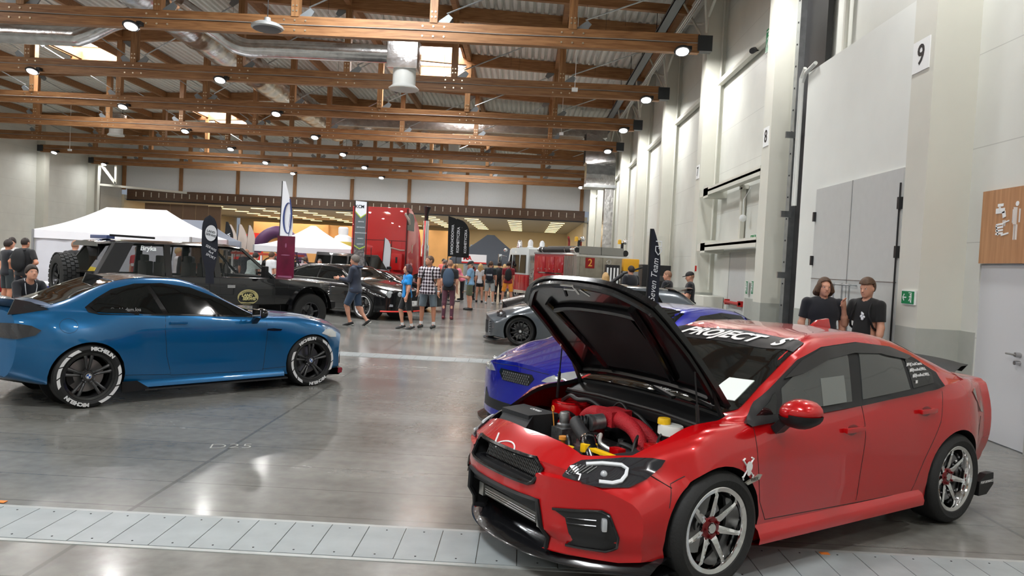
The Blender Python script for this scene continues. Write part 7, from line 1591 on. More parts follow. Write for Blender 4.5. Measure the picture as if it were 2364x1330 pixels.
o = bike(at_y(660, 600, 26.3).x, 26.3, .1, 'black bicycle raised on a stand behind the off-roader bonnet', M_dark); MB().bb(-.4, .4, -.2, .2, -.9, 0).build('stand', mat('stand_white', (.6, .6, .6), .5), o, smooth=False)
# bits near the far-left: dark red car, blue crate, orange bag
def small_car(name, lab, x, y, hx, hy, col, sc=1.0):
    car = thing(name, lab, 'car', (x, y, 0), math.atan2(hy, hx)); P = paint('paint_' + name + str(len(MATS)), col, .2, .3)
    g = car_grid(dict(x=(-3.55, .9), rows=std_rows(-3.55, .9, .88, (.68, .9), (-.4, .98), (-1.15, -2.2), 1.40, (.92, 1.0), (-2.9, 1.05, .98), zb=.2, axles=(0, -2.6)), warp=std_warp(.9, -3.55)), 44, 2); bv = bvh_of(g); arches(g, (0, -2.6), .33, (.37, .37)); g.build('body', [P, M_black], car, recalc=False)
    patch('windscreen', bv, 'z', [(-.46, -.66), (-.46, .66), (-1.1, .56), (-1.1, -.56)], M_glass, car, .004, .1); patch('rear_window', bv, 'z', [(-2.3, -.52), (-2.3, .52), (-2.8, .6), (-2.8, -.6)], M_glass, car, .004, .1)
    for ax, sg in (('y', 1), ('-y', -1)): patch('side_windows', bv, ax, [(-.66, .97), (-1.15, 1.25), (-1.7, 1.32), (-2.2, 1.28), (-2.6, 1.03), (-1.6, .99)], M_glass, car, .006, .08)
    for a in (0, -2.6):
        for sg in (1, -1): wheel(car, a, sg * .77, .33, .22, .22, RBK, (5, 's'), sg)
    return car
small_car('saloon_car', 'dark red car behind the men at the far left edge', -15.6, 22.0, .95, -.3, srgb(120, 14, 24))
small_car('saloon_car', 'black car behind the small white tent crowd', -8.8, 30.2, .95, -.2, (.01, .01, .012))
t = thing('saloon_car', 'low black car with chrome windscreen frame just behind the raised bonnet', 'car', (.35, 21.3, 0), math.atan2(.15, -.99)); bdy = car_grid(dict(x=(-3.6, .9), rows=std_rows(-3.6, .9, .86, (.72, .95), (-1.0, 1.06), (-1.5, -2.6), 1.36, (1.0, 1.02), (-3.0, 1.08, 1.0), zb=.25, axles=(0, -2.6)), warp=std_warp(.9, -3.6)), 50, 2); bv = bvh_of(bdy); arches(bdy, (0, -2.6), .34, (.4, .4)); bdy.build('body', [paint('vintage_black', (.01, .01, .011), .1, .25), M_black], t, recalc=False)
patch('side_windows', bv, 'y', [(-1.2, 1.06), (-1.55, 1.26), (-2.1, 1.29), (-2.6, 1.25), (-2.85, 1.08)], M_glass, t, .006, .08); patch('windscreen', bv, 'z', [(-1.05, -.64), (-1.05, .64), (-1.45, .56), (-1.45, -.56)], M_glass, t, .004, .1)
b = MB(); b.tube([project(bv, 'y', -1.08, 1.03, .02), project(bv, 'y', -1.5, 1.3, .02), project(bv, 'y', -2.1, 1.33, .02)], .02, 6); b.build('chrome_frame', M_chrome, t)
for a in (0, -2.6):
    for sg in (1, -1): wheel(t, a, sg * .77, .34, .2, .22, M_chrome, (8, 's'), sg)
# stroller
def stroller(x, y, yaw):
    t = thing('baby_stroller', 'black baby stroller standing beside the woman in pink', 'stroller', (x, y, 0), yaw)
    b = MB(); b.tube([(-.35, .22, .15), (.0, .22, .55), (-.45, .22, 1.0)], .015, 6); b.tube([(-.35, -.22, .15), (.0, -.22, .55), (-.45, -.22, 1.0)], .015, 6); b.tube([(-.45, -.22, 1.0), (-.45, .22, 1.0)], .018, 6); b.tube([(.4, .22, .12), (0, .22, .55)], .015, 6); b.tube([(.4, -.22, .12), (0, -.22, .55)], .015, 6); b.build('frame', M_dark, t)
    b = MB(); b.grid([[(.0 + .42 * math.cos(a), yy, .72 + .38 * math.sin(a)) for yy in (-.22, -.1, 0, .1, .22)] for a in np.linspace(.5, 2.6, 8)]); b.build('hood', NAVY, t, auto=80)
    MB().bb(-.25, .4, -.2, .2, .38, .62).build('seat', M_satin, t, bevel=.05); MB().bb(-.3, .25, -.18, .18, .16, .3).build('basket', M_satin, t, bevel=.03)
    for wx, wy in ((-.36, .24), (-.36, -.24), (.42, .2), (.42, -.2)): b = MB(); b.tube([(wx + .11 * math.cos(a), wy, .125 + .11 * math.sin(a)) for a in np.arange(0, 6.28, .4)], .018, 6, closed=True); b.bar((wx - .1, wy, .125), (wx + .1, wy, .125), .01, .01); b.bar((wx, wy, .02), (wx, wy, .23), .01, .01); b.build('wheel', TY_MAT, t)
stroller(-3.5, 33.1, math.pi * .9)
# right side clutter near the wall
t = thing('flight_case', 'black equipment cabinet by the right wall behind the two men', 'cabinet', (4.1, 24.0, 0)); MB().bb(-.35, .55, -.4, .4, 0, 1.95).build('case', M_satin, t, bevel=.015); MB().bb(-.1, .4, -.405, -.4, 1.45, 1.62).build('display', mat('display_grey', (.05, .05, .05), .2), t, smooth=False); MB().bb(-.1, .08, -.406, -.4, 1.75, 1.78).build('nameplate', mat('plate_light', (.5, .5, .5), .4), t, smooth=False)
p = at_x(1535, 595, XR - .05); b = MB(); b.bb(XR - .55, XR, 26.2, 26.7, 1.95, 3.0); tag(b.build('wall_cabinet', M_column, bevel=.01), 'pale grey wall cabinet above the black equipment cabinet', 'cabinet')
t = thing('stacked_case', 'yellow topped machine beside the fire engine rear', 'machine', (3.85, 27, 0)); MB().bb(-.3, .3, -.3, .3, 0, 1.7).build('case', mat('machine_grey', (.25, .25, .25), .5, .4), t, bevel=.02); MB().bb(-.28, .28, -.28, .28, 1.7, 2.15).build('hood', mat('machine_yellow', srgb(225, 165, 30), .5), t, bevel=.05); b = MB(); b.bb(-.9, -.4, -.2, .2, 0, 1.9); b.cur = 1; [b.bb(-.86 + q * .12, -.8 + q * .12, -.21, -.2, .9, 1.8) for q in range(4)]; b.build('rack', [M_dark, M_signwhite], t, smooth=False)
b = MB(); b.tube([(2.75, 23.9, 1.25), (3.2, 23.9, 1.62)], .06, 8); b.tube([(2.6, 23.9, .0), (2.75, 23.9, 1.25), (2.55, 23.9, 1.3)], .05, 8); b.tube([(3.2, 23.9, 1.62), (3.7, 23.4, 1.85), (3.72, 23.3, 1.85)], .03, 8); b.sph((2.7, 23.9, 1.2), .12, 8); tag(b.build('camera_crane', M_dark), 'dark jointed camera arm beside the broad man in black', 'camera arm')
b = MB(); b.tube([(3.95, 17.9, 0), (3.98, 17.9, .9), (4.05, 17.9, 1.12), (4.15, 17.9, 1.05), (4.12, 17.9, .75), (4.3, 17.9, .8), (4.45, 17.9, .74)], .018, 6); b.lathe([(0, 0), (.2, 0), (.2, .03), (0, .03)], 16, Matrix.Translation((3.95, 17.9, 0))); tag(b.build('hose_stand', M_dark), 'thin black hose stand behind the grey hatchback', 'hose')
# left clutter
t = thing('storage_crate', 'blue crate with white cover beside the crouching man', 'crate', (-10.6, 16.8, 0)); MB().bb(-.5, .3, -.3, .3, 0, .75).build('crate', mat('crate_blue', srgb(45, 60, 175), .5), t, bevel=.02); MB().bb(-.55, .35, -.33, .33, .75, .82).build('cover', M_cloth, t, bevel=.02)
t = thing('gear_bag', 'yellow and red bag lying by the spare wheel', 'bag', (-10.3, 17.6, 0)); MB().sph((0, 0, .95), .28, 14, (1.1, .7, .9)).build('bag', mat('bag_yellow', srgb(235, 205, 40), .5), t); MB().bb(-.3, -.15, -.22, .22, .75, 1.1).build('bag_pocket', mat('bag_orange', srgb(200, 60, 30), .5), t, bevel=.03); MB().bb(-.4, .4, -.3, .3, 0, .72).build('table', M_dark, t, smooth=False)
# ============================================================ PEOPLE (smooth signed-distance bodies, polygonised)
def _seg(P, a, b, ra, rb, sq=1.0):
    a = np.array(a); b = np.array(b); d = b - a; L2 = max(1e-9, d @ d); Q = P - a; t = np.clip((Q @ d) / L2, 0, 1); C_ = Q - t[..., None] * d
    return np.sqrt((C_ ** 2).sum(-1)) - (ra + (rb - ra) * t)
def _ell(P, c, r, R):
    Q = P - np.array(c)
    if R is not None: Q = Q @ R
    r = np.array(r); k0 = np.sqrt(((Q / r) ** 2).sum(-1)); k1 = np.sqrt(((Q / r ** 2) ** 2).sum(-1)) + 1e-9
    return k0 * (k0 - 1) / k1
def sdf_mesh(prims, vox, k=.02, cuts=()):
    lo = np.array([1e9] * 3); hi = -lo; bb = []
    for p in prims:
        if p[0] == 'c': pts = np.array([p[1], p[2]]); r = max(p[3], p[4]); l, h = pts.min(0) - r, pts.max(0) + r
        else: r = max(p[2]); l, h = np.array(p[1]) - r, np.array(p[1]) + r
        bb.append((l, h)); lo = np.minimum(lo, l); hi = np.maximum(hi, h)
    lo -= 3 * vox; hi += 3 * vox; n = np.ceil((hi - lo) / vox).astype(int) + 1
    D = np.full(n, 1.0, np.float32); ax = [lo[i] + vox * np.arange(n[i]) for i in range(3)]
    for p, (l, h) in zip(prims, bb):
        i0 = np.maximum(0, ((l - lo - k - 2 * vox) / vox).astype(int)); i1 = np.minimum(n, ((h - lo + k + 2 * vox) / vox).astype(int) + 2)
        s = tuple(slice(a, b) for a, b in zip(i0, i1)); G = np.stack(np.meshgrid(*[a[q] for a, q in zip(ax, s)], indexing='ij'), -1)
        d = _seg(G, *p[1:5]) if p[0] == 'c' else _ell(G, p[1], p[2], p[3] if len(p) > 3 else None)
        kk = (p[5] if p[0] == 'c' and len(p) > 5 else p[4] if p[0] == 'e' and len(p) > 4 else k); A = D[s]
        h_ = np.clip(.5 + .5 * (d - A) / kk, 0, 1); D[s] = d * (1 - h_) + A * h_ - kk * h_ * (1 - h_)
    if cuts:
        G = np.stack(np.meshgrid(*ax, indexing='ij'), -1)
        for f in cuts: D = np.maximum(D, f(G).astype(np.float32))
    for q in range(3):      # keep the border outside
        ix = [slice(None)] * 3; ix[q] = 0; D[tuple(ix)] = 1; ix[q] = -1; D[tuple(ix)] = 1
    S = D < 0; m = np.array(D.shape) - 1; acc = np.zeros((*m, 3), np.float64); cnt = np.zeros(m, np.int32); quads = []
    crossings = []
    for q in range(3):
        a = [slice(None)] * 3; b = [slice(None)] * 3; a[q] = slice(0, -1); b[q] = slice(1, None); d0 = D[tuple(a)]; d1 = D[tuple(b)]; cr_ = S[tuple(a)] != S[tuple(b)]
        idx = np.argwhere(cr_); v0 = d0[cr_]; v1 = d1[cr_]; t = v0 / (v0 - v1); pos = idx.astype(float); pos[:, q] += t; crossings.append((q, idx, v0 < 0))
        o1, o2 = (q + 1) % 3, (q + 2) % 3
        for e in (0, 1):
            for f in (0, 1):
                c = idx.copy(); c[:, o1] -= e; c[:, o2] -= f; ok = ((c >= 0) & (c < m)).all(1); cc = c[ok]
                np.add.at(acc, (cc[:, 0], cc[:, 1], cc[:, 2]), pos[ok]); np.add.at(cnt, (cc[:, 0], cc[:, 1], cc[:, 2]), 1)
    ids = np.full(m, -1, np.int64); act = cnt > 0; ids[act] = np.arange(act.sum()); V = acc[act] / cnt[act][:, None] * vox + lo
    for q, idx, neg in crossings:
        o1, o2 = (q + 1) % 3, (q + 2) % 3; c = idx; ok = (c[:, o1] > 0) & (c[:, o2] > 0) & (c[:, o1] < m[o1]) & (c[:, o2] < m[o2]) & (c[:, q] < m[q]); c = c[ok]; ng = neg[ok]
        def g(e, f): k_ = c.copy(); k_[:, o1] -= e; k_[:, o2] -= f; return ids[k_[:, 0], k_[:, 1], k_[:, 2]]
        Q = np.stack([g(0, 0), g(1, 0), g(1, 1), g(0, 1)], 1); Q[~ng] = Q[~ng][:, ::-1]; quads.append(Q)
    return V, np.concatenate(quads)
def mesh_obj(name, V, Fq, m, parent):
    me = bpy.data.meshes.new(name); me.vertices.add(len(V)); me.vertices.foreach_set('co', np.asarray(V, np.float32).ravel()); n = len(Fq)
    me.loops.add(4 * n); me.loops.foreach_set('vertex_index', Fq.astype(np.int32).ravel()); me.polygons.add(n); me.polygons.foreach_set('loop_start', np.arange(0, 4 * n, 4, dtype=np.int32)); me.polygons.foreach_set('loop_total', np.full(n, 4, np.int32))
    me.polygons.foreach_set('use_smooth', np.ones(n, bool)); me.update(calc_edges=True); me.materials.append(m); o = bpy.data.objects.new(name, me); COL.objects.link(o); o.parent = parent; return o
def nv(v): v = np.array(v, float); return v / np.linalg.norm(v)
def hand_prims(w, d, side, curl=.5, r=1.0):
    """palm and five fingers; w wrist, d hand direction, side = +1 left"""
    d = nv(d); up = np.array([1.0, 0, 0]) if abs(d[0]) < .8 else np.array([0, 0, 1.0]); th = nv(up - d * (up @ d)); n_ = np.cross(d, th) * side   # th = thumb side, n_ = back of hand outward
    P = [('c', w, w + d * .075, .028, .030), ('c', w + d * .03 + th * .012, w + d * .08 + th * .018, .022, .02), ('c', w + d * .03 - th * .012, w + d * .075 - th * .02, .022, .019)]
    for i, (o, L) in enumerate(((.026, .07), (.009, .08), (-.009, .075), (-.026, .058))):
        a = w + d * .082 + th * o; b = a + nv(d - n_ * curl * .5) * L * .5; c = b + nv(d - n_ * curl * 1.6) * L * .5; P += [('c', a, b, .0105 * r, .0095 * r, .006), ('c', b, c, .0095 * r, .008 * r, .006)]
    a = w + d * .03 + th * .024; b = a + nv(d * .6 + th * .8) * .04; c = b + nv(d - n_ * .3) * .03; P += [('c', a, b, .014, .0115, .008), ('c', b, c, .0115, .009, .008)]
    return P
SK = mat('skin_light', srgb(205, 150, 125), .5, var=.04, scale=20); SK2 = mat('skin_tan', srgb(190, 132, 105), .5, var=.04, scale=20)
HAIR = {'dark': mat('hair_dark', srgb(38, 28, 24), .6, var=.3, scale=60), 'brown': mat('hair_brown', srgb(84, 60, 42), .55, var=.35, scale=60), 'blond': mat('hair_blond', srgb(190, 155, 105), .55, var=.3, scale=60), 'grey': mat('hair_grey', srgb(105, 98, 92), .6, var=.3, scale=60), 'shaved': mat('hair_shaved', srgb(150, 112, 90), .7, var=.2, scale=80), 'dyed': mat('hair_dyed', srgb(60, 25, 32), .55, var=.3, scale=60)}
EYEW = mat('eye_white', (.6, .58, .55), .2); EYED = mat('eye_dark', (.02, .012, .01), .15); LIP = mat('lip', srgb(165, 95, 85), .5)
PEOPLE_N = 0
def person(lab, x, y, yaw, hgt=1.75, vox=.014, bulk=1.0, la=None, ra=None, ll=None, rl=None, lean=0.0, head=(0, 0), hair='short', hc='dark', skin=None, top=None, sleeve='short', bottom=None, blen='shorts', shoe=(.02, .02, .02), sock=None, z=0.0, group=None, extras=(), hem=.86, hcurl=.5, cat='person', shirt_mat=None, hands=True, female=False):
    s = hgt / 1.75; t = thing('person', lab, cat, (x, y, z), yaw, group); skin = skin or SK
    la = la or ((.05, .12, -1), (.18, .02, -1)); ra = ra or ((.05, -.12, -1), (.18, -.02, -1)); ll = ll or ((.02, .03, -1), (-.03, 0, -1)); rl = rl or ((.02, -.03, -1), (-.03, 0, -1))
    ca, sa = math.cos(lean), math.sin(lean); piv = np.array([0, 0, .93])
    def T(p): p = np.array(p, float) - piv; return np.array([p[0] * ca + p[2] * sa, p[1], -p[0] * sa + p[2] * ca]) + piv
    hips = [np.array([0, .09 * bulk, .92]), np.array([0, -.09 * bulk, .92])]; thigh, shin = .43, .42; J = []
    for hp, (a, b) in zip(hips, (ll, rl)): k = hp + nv(a) * thigh; J.append((hp, k, k + nv(b) * shin))
    low = min(j[2][2] for j in J); dz = np.array([0, 0, .075 - low])
    if lean or True: hips = [h + dz for h in hips]; J = [tuple(q + dz for q in j) for j in J]
    tr = lambda p: T(p) + dz
    bw = .9 if female else 1.0; sh = [tr((0, .18 * bw * (1 + (bulk - 1) * .6), 1.42)), tr((0, -.18 * bw * (1 + (bulk - 1) * .6), 1.42))]
    A = []
    for s0, (a, b) in zip(sh, (la, ra)): e = s0 + nv(a) * .285; A.append((s0, e, e + nv(b) * .25))
    hy, hp_ = head; R = np.array(Matrix.Rotation(hy, 3, 'Z') @ Matrix.Rotation(hp_ + lean * .3, 3, 'Y')); hc0 = tr((.015, 0, 1.635)); nb = tr((-.01, 0, 1.44)); hd = lambda p: hc0 + R @ np.array(p)
    tors = lambda e, lo=True: [('e', tr((.0, 0, 1.29)), (.105 * bulk + e, .165 * bulk * bw + e, .21 + e), None, .04), ('e', tr((.01 * bulk, 0, 1.08)), (.105 * bulk + e, .142 * bulk * bw + e, .18 + e), None, .05), ('c', tr((-.01, .11 * bw, 1.415)), tr((-.01, -.11 * bw, 1.415)), .062 + e, .062 + e, .04)] + ([('e', tr((-.005, 0, .94)), (.112 * bulk + e, .165 * bulk + e, .13 + e), None, .05)] if lo else []) + ([('e', tr((.075, q * .07, 1.27)), (.045 + e, .06 + e, .055 + e), None, .03) for q in (1, -1)] if female else [])
    B = tors(0) + [('c', nb, hd((-.015, 0, -.06)), .058, .052, .03), ('e', hc0, (.098, .077, .115), R), ('e', hd((.03, 0, -.055)), (.066, .056, .062), R, .03)]
    B += [('c', hd((.088, 0, .008)), hd((.112, 0, -.032)), .010, .0145, .012), ('c', hd((.08, .034, .022)), hd((.08, -.034, .022)), .014, .014, .02), ('e', hd((.086, 0, -.062)), (.014, .026, .012), R, .015), ('e', hd((.075, 0, -.098)), (.022, .028, .02), R, .02), ('e', hd((-.005, .08, -.01)), (.02, .012, .032), R, .008), ('e', hd((-.005, -.08, -.01)), (.02, .012, .032), R, .008)]
    for side, (s0, e, w) in zip((1, -1), A):
        B += [('c', s0, e, .052 * (.5 + .5 * bulk), .041), ('c', e, w, .042, .027), ('c', e, e + (w - e) * .35, .042, .044)]
        B += hand_prims(w, w - e, side, hcurl, 1.15 if vox > .01 else 1.0)
    for hp, k, an in J:
        fwd = nv(np.array([1, 0, 0]) - nv(an - k) * ((an - k) @ np.array([1, 0, 0])) / .42 * 0.0); sd = an - k; f = nv(np.array([1.0, 0, 0]) * 1.0 - nv(sd) * (nv(sd) @ np.array([1.0, 0, 0])))
        B += [('c', hp, k, .085 * (.4 + .6 * bulk), .056), ('c', k, an, .055, .036), ('e', k + (an - k) * .3 - f * .018, (.05, .048, .11), None, .03), ('c', an - f * .03, an + f * .13 + nv(sd) * .03, .036, .03)]
    mk = lambda nm, P, m, cuts=(), k=.02, par=t: mesh_obj(nm, *(lambda VF: (VF[0] * s, VF[1]))(sdf_mesh(P, vox, k, cuts)), m, par)
    body = mk('body', B, skin)
    if top is not None or shirt_mat:
        P = tors(.018 + .006); m_ = shirt_mat or mat('cloth_%02d_%02d_%02d' % tuple(int(c * 99) for c in top), top, .85, var=.08, scale=12, sheen=.2)
        for side, (s0, e, w) in zip((1, -1), A):
            if sleeve == 'short': P += [('c', s0, s0 + (e - s0) * .72, .07 * (.6 + .4 * bulk), .062)]
            elif sleeve == 'long': P += [('c', s0, e, .068, .056), ('c', e, e + (w - e) * .93, .056, .042)]
            else: P += [('c', s0, s0 + (e - s0) * .1, .06, .06)]
        hz = tr((0, 0, hem))[2]; up_ = tr((0, 0, 1)) - tr((0, 0, 0)); base_ = tr((0, 0, hem)); nk = tr((.015, 0, 1.475)); P.append(('e', tr((0, 0, hem + .04)), (.125 * bulk + .02, .175 * bulk + .02, .10), None, .04))
        cuts = [lambda G: -((G - base_) @ up_), lambda G: .068 - np.sqrt((((G - nk) * np.array([1, 1, 1.2])) ** 2).sum(-1))]
        if sleeve == 'short':
            for s0, e, w in A: d_ = nv(e - s0); c_ = s0 + (e - s0) * .74; cuts.append(lambda G, d_=d_, c_=c_: np.where(np.sqrt((np.cross(G - c_, d_) ** 2).sum(-1)) < .13, np.where(((G - c_) @ d_) > -.001, ((G - c_) @ d_), -1), -1) if False else np.minimum((G - c_) @ d_, .12 - np.sqrt((np.cross(G - c_, d_) ** 2).sum(-1))))
        mk('top', P, m_, cuts)
    if bottom is not None:
        m_ = mat('cloth_%02d_%02d_%02d' % tuple(int(c * 99) for c in bottom), bottom, .85, var=.12, scale=10, sheen=.2); e = .016 if blen != 'skirt' else .02
        P = [('e', tr((-.005, 0, .95)), (.112 * bulk + e, .165 * bulk + e, .13), None, .05)]; cuts = [lambda G: (G[..., 2] - (1.02 + dz[2]))]
        for hp, k, an in J:
            if blen == 'shorts': kk = hp + (k - hp) * .93; P.append(('c', hp, kk, .10 * (.4 + .6 * bulk), .086)); d_ = nv(k - hp); c_ = hp + (k - hp) * .93; cuts.append(lambda G, d_=d_, c_=c_: np.minimum((G - c_) @ d_, .13 - np.sqrt((np.cross(G - c_, d_) ** 2).sum(-1))))
            elif blen == 'short': kk = hp + (k - hp) * .5; P.append(('c', hp, kk, .102, .09)); d_ = nv(k - hp); c_ = kk; cuts.append(lambda G, d_=d_, c_=c_: np.minimum((G - c_) @ d_, .13 - np.sqrt((np.cross(G - c_, d_) ** 2).sum(-1))))
            else: P += [('c', hp, k, .098 * (.4 + .6 * bulk), .07), ('c', k, an - (an - k) * .03, .07, .055)]
        mk('trousers' if blen == 'long' else 'shorts', P, m_, cuts, .03)
    for i, (hp, k, an) in enumerate(J):
        sd = nv(an - k); f = nv(np.array([1.0, 0, 0]) - sd * sd[0]); a0 = an - f * .035 + sd * .02; P = [('c', a0, an + f * .02 + sd * .02, .046, .048), ('c', an + f * .02 + sd * .03, an + f * .18 + sd * .036, .046, .034), ('c', a0 + sd * .02, an + f * .14 + sd * .04, .042, .042)]
        if sock is not None: mk('sock', [('c', an - sd * .07, an, .044, .043)], mat('sock_white', (.7, .7, .7), .8))
        so = mk('shoe', P, mat('shoe_%02d_%02d_%02d' % tuple(int(c * 99) for c in shoe), shoe, .6), (lambda G, an=an, sd=sd: ((G - an) @ sd) - .072,), .015)
        if vox < .012: mk('sole', [('c', a0 + sd * .05, an + f * .15 + sd * .055, .044, .036)], mat('sole_white', (.65, .65, .62), .6), (lambda G, an=an, sd=sd: np.maximum(((G - an) @ sd) - .078, .052 - ((G - an) @ sd)),), .01, so)
    # hair and headwear
    e = .012; hm = HAIR[hc]
    face = lambda fx, fz: (lambda G: (lambda Q: np.minimum(Q[..., 0] - fx, fz - Q[..., 2]))((G - hc0) @ R))
    ch = (lambda G: np.maximum(0, 1) * 0 + (lambda Q: np.minimum((fxz := Q[..., 0] + Q[..., 2] * -.55) - .012, 1.0))((G - hc0) @ R))
    hairP = [('e', hd((-.008, 0, .022)), (.103 + e, .083 + e, .112 + e), R)]
    cutS = [lambda G: (lambda Q: np.maximum(Q[..., 0] * .9 - Q[..., 2] - .028, -.05 - Q[..., 2] + Q[..., 0] * .0))((G - hc0) @ R)]
    if hair == 'short': mk('hair', hairP, hm, cutS)
    elif hair == 'buzz': mk('hair', [('e', hd((-.006, 0, .012)), (.104, .083, .112), R)], hm, cutS)
    elif hair == 'fringe': mk('hair', [('e', hd((0, 0, .026)), (.112 + e, .087 + e, .115 + e), R)], hm, [lambda G: (lambda Q: np.maximum(np.minimum(Q[..., 0] + .005, .062 - Q[..., 2]), -.045 - Q[..., 2]))((G - hc0) @ R)])
    elif hair in ('long', 'bob'):
        L_ = -.24 if hair == 'long' else -.13; P = hairP + [('c', hd((-.05, .05, -.02)), hd((-.05, .085, L_ + .06)), .062, .05), ('c', hd((-.05, -.05, -.02)), hd((-.05, -.085, L_ + .06)), .062, .05), ('c', hd((-.07, 0, 0)), hd((-.08, 0, L_ + .03)), .075, .06), ('c', hd((.02, .075, .03)), hd((.01, .10, L_ + .08)), .03, .035), ('c', hd((.02, -.075, .03)), hd((.01, -.10, L_ + .08)), .03, .035)]
        mk('hair', P, hm, [lambda G: (lambda Q: np.minimum(np.minimum(Q[..., 0] - .035, .088 - 6 * Q[..., 1] ** 2 - Q[..., 2]), .062 - np.abs(Q[..., 1])))((G - hc0) @ R), lambda G: (lambda Q: .088 - np.sqrt((Q[..., 0] / 1.0 - .02) ** 2 + Q[..., 1] ** 2 + np.maximum(0, -Q[..., 2] - .08) ** 2) if False else (L_ - .02) - Q[..., 2])((G - hc0) @ R)])
    elif hair == 'pony': mk('hair', hairP + [('c', hd((-.11, 0, .04)), hd((-.16, 0, -.14)), .035, .018)], hm, [cutS[0]])
    elif hair == 'cap':
        cm = mat('cap_black', (.015, .015, .017), .7); mk('cap', [('e', hd((-.004, 0, .035)), (.112, .09, .095), R)], cm, [lambda G: (lambda Q: .02 - Q[..., 2])((G - hc0) @ R)]); mk('cap_peak', [('e', hd((.13, 0, .03)), (.07, .065, .010), R)], cm)
        mk('hair', [('e', hd((-.006, 0, .01)), (.104, .083, .11), R)], hm, [lambda G: (lambda Q: np.maximum(Q[..., 0] + .0, -.06 - Q[..., 2]))((G - hc0) @ R)])
    if vox < .0125:
        for sy in (1, -1):
            b = MB(); b.sph(tuple(hd((.083, sy * .031, .004)) * s), .0125 * s, 10); o = b.build('eye', EYEW, t)
            b = MB(); b.sph(tuple(hd((.0905, sy * .031, .004)) * s), .0068 * s, 8); b.build('iris', EYED, o)
            b = MB(); b.bar(hd((.094, sy * .018, .026)) * s, hd((.086, sy * .046, .027)) * s, .008 * s, .005 * s); b.build('eyebrow', hm, t)
        b = MB(); b.bar(hd((.0985, .02, -.063)) * s, hd((.0985, -.02, -.063)) * s, .006 * s, .006 * s); b.build('mouth', LIP, t)
    for ex in extras: ex(t, s, tr, A, J, hd, mk)
    return t
def backpack(lab, m, straps=True, w_=.15, h_=.24, txt=None, vest=False):
    def f(t, s, tr, A, J, hd, mk):
        P = [('e', tr((-.19, 0, 1.24)), (.10, w_, h_), None), ('e', tr((-.20, 0, 1.12)), (.09, w_ * .95, h_ * .6), None)]
        o = mesh_obj('backpack', *(lambda VF: (VF[0] * s, VF[1]))(sdf_mesh(P, .018, .03)), m, None); o.location = t.location; o.rotation_euler = t.rotation_euler; tag(o, lab, 'backpack')
        if straps:
            b = MB()
            for q in (1, -1): b.tube(cr([tr((-.14, q * .09, 1.46)) * s, tr((.03, q * .10, 1.47)) * s, tr((.135, q * .11, 1.33)) * s, tr((.10, q * .15, 1.14)) * s, tr((-.10, q * .14, 1.08)) * s], 3), .016, 6)
            b.build('strap', M_satin, o)
        if txt: text('lettering', txt, .10, FW, o, frame(tr((-.305, 0, 1.2)) * s, (0, -1, 0), (0, 0, 1)), extrude=.002, bold=.003)
    return f
def phone(side):
    def f(t, s, tr, A, J, hd, mk):
        w = (A[0] if side > 0 else A[1]); p = (w[2] + nv(w[2] - w[1]) * .11) * s; b = MB(); b.box(p + Vector((0, 0, .02)) if False else tuple(p + np.array([.01, 0, .02])), (.012, .07, .14)); o = b.build('mobile_phone', M_black, None, smooth=False); o.location = t.location; o.rotation_euler = t.rotation_euler; tag(o, 'mobile phone held by the ' + t['label'][:60].replace('person ', 'person '), 'phone')
        o['label'] = 'mobile phone in the hand of the ' + f.who
    return f
def phone_of(side, who): g = phone(side); g.who = who; return g
def cyl_extra(nm, fn, m):
    def f(t, s, tr, A, J, hd, mk): b = MB(); fn(b, s, tr, A, J, hd); b.build(nm, m, t)
    return f
PI = math.pi
glasses = cyl_extra('glasses', lambda b, s, tr, A, J, hd: [b.tube([tuple(hd((.1, q * .033 + .02 * math.cos(a), .003 + .016 * math.sin(a))) * s) for a in np.arange(0, 6.28, .6)], .002, 4, closed=True) for q in (1, -1)] + [b.tube([tuple(hd((.098, q * .053, .006)) * s), tuple(hd((0, q * .086, .008)) * s)], .002, 4) for q in (1, -1)], M_dark)
# --- boys at the double door
person('person with long wavy brown hair and plain black t-shirt standing by the grey double door', 4.12, 10.25, -1.75, 1.77, .009, 1.22, la=((.0, .2, -1), (.12, .0, -1)), ra=((.0, -.22, -1), (.12, -.02, -1)), hair='bob', hc='brown', top=srgb(20, 22, 30), bottom=(.02, .02, .025), blen='long', head=(.12, -.02))
person('person with short brown fringe and black t-shirt with white print, hand raised to the mouth', 4.6, 10.0, -2.5, 1.79, .009, 1.0, la=((.08, .12, -1), (.3, .05, -1)), ra=((.28, -.25, -1), (.62, .22, 1.15)), hair='fringe', hc='brown', top=(.008, .008, .009), bottom=(.02, .02, .025), blen='long', head=(-.05, .12), extras=(backpack('black backpack on the back of the boy touching his mouth', FBK, w_=.13, h_=.2), cyl_extra('shirt_print', lambda b, s, tr, A, J, hd: [b.sph(tuple(tr((.132 - .0, .02 + q[0], 1.27 + q[1])) * s), q[2] * s, 8, (.35, 1, 1)) for q in ((0, .03, .022), (-.015, 0, .02), (.02, -.005, .018), (0, -.03, .02), (-.01, .05, .012))], FW)))
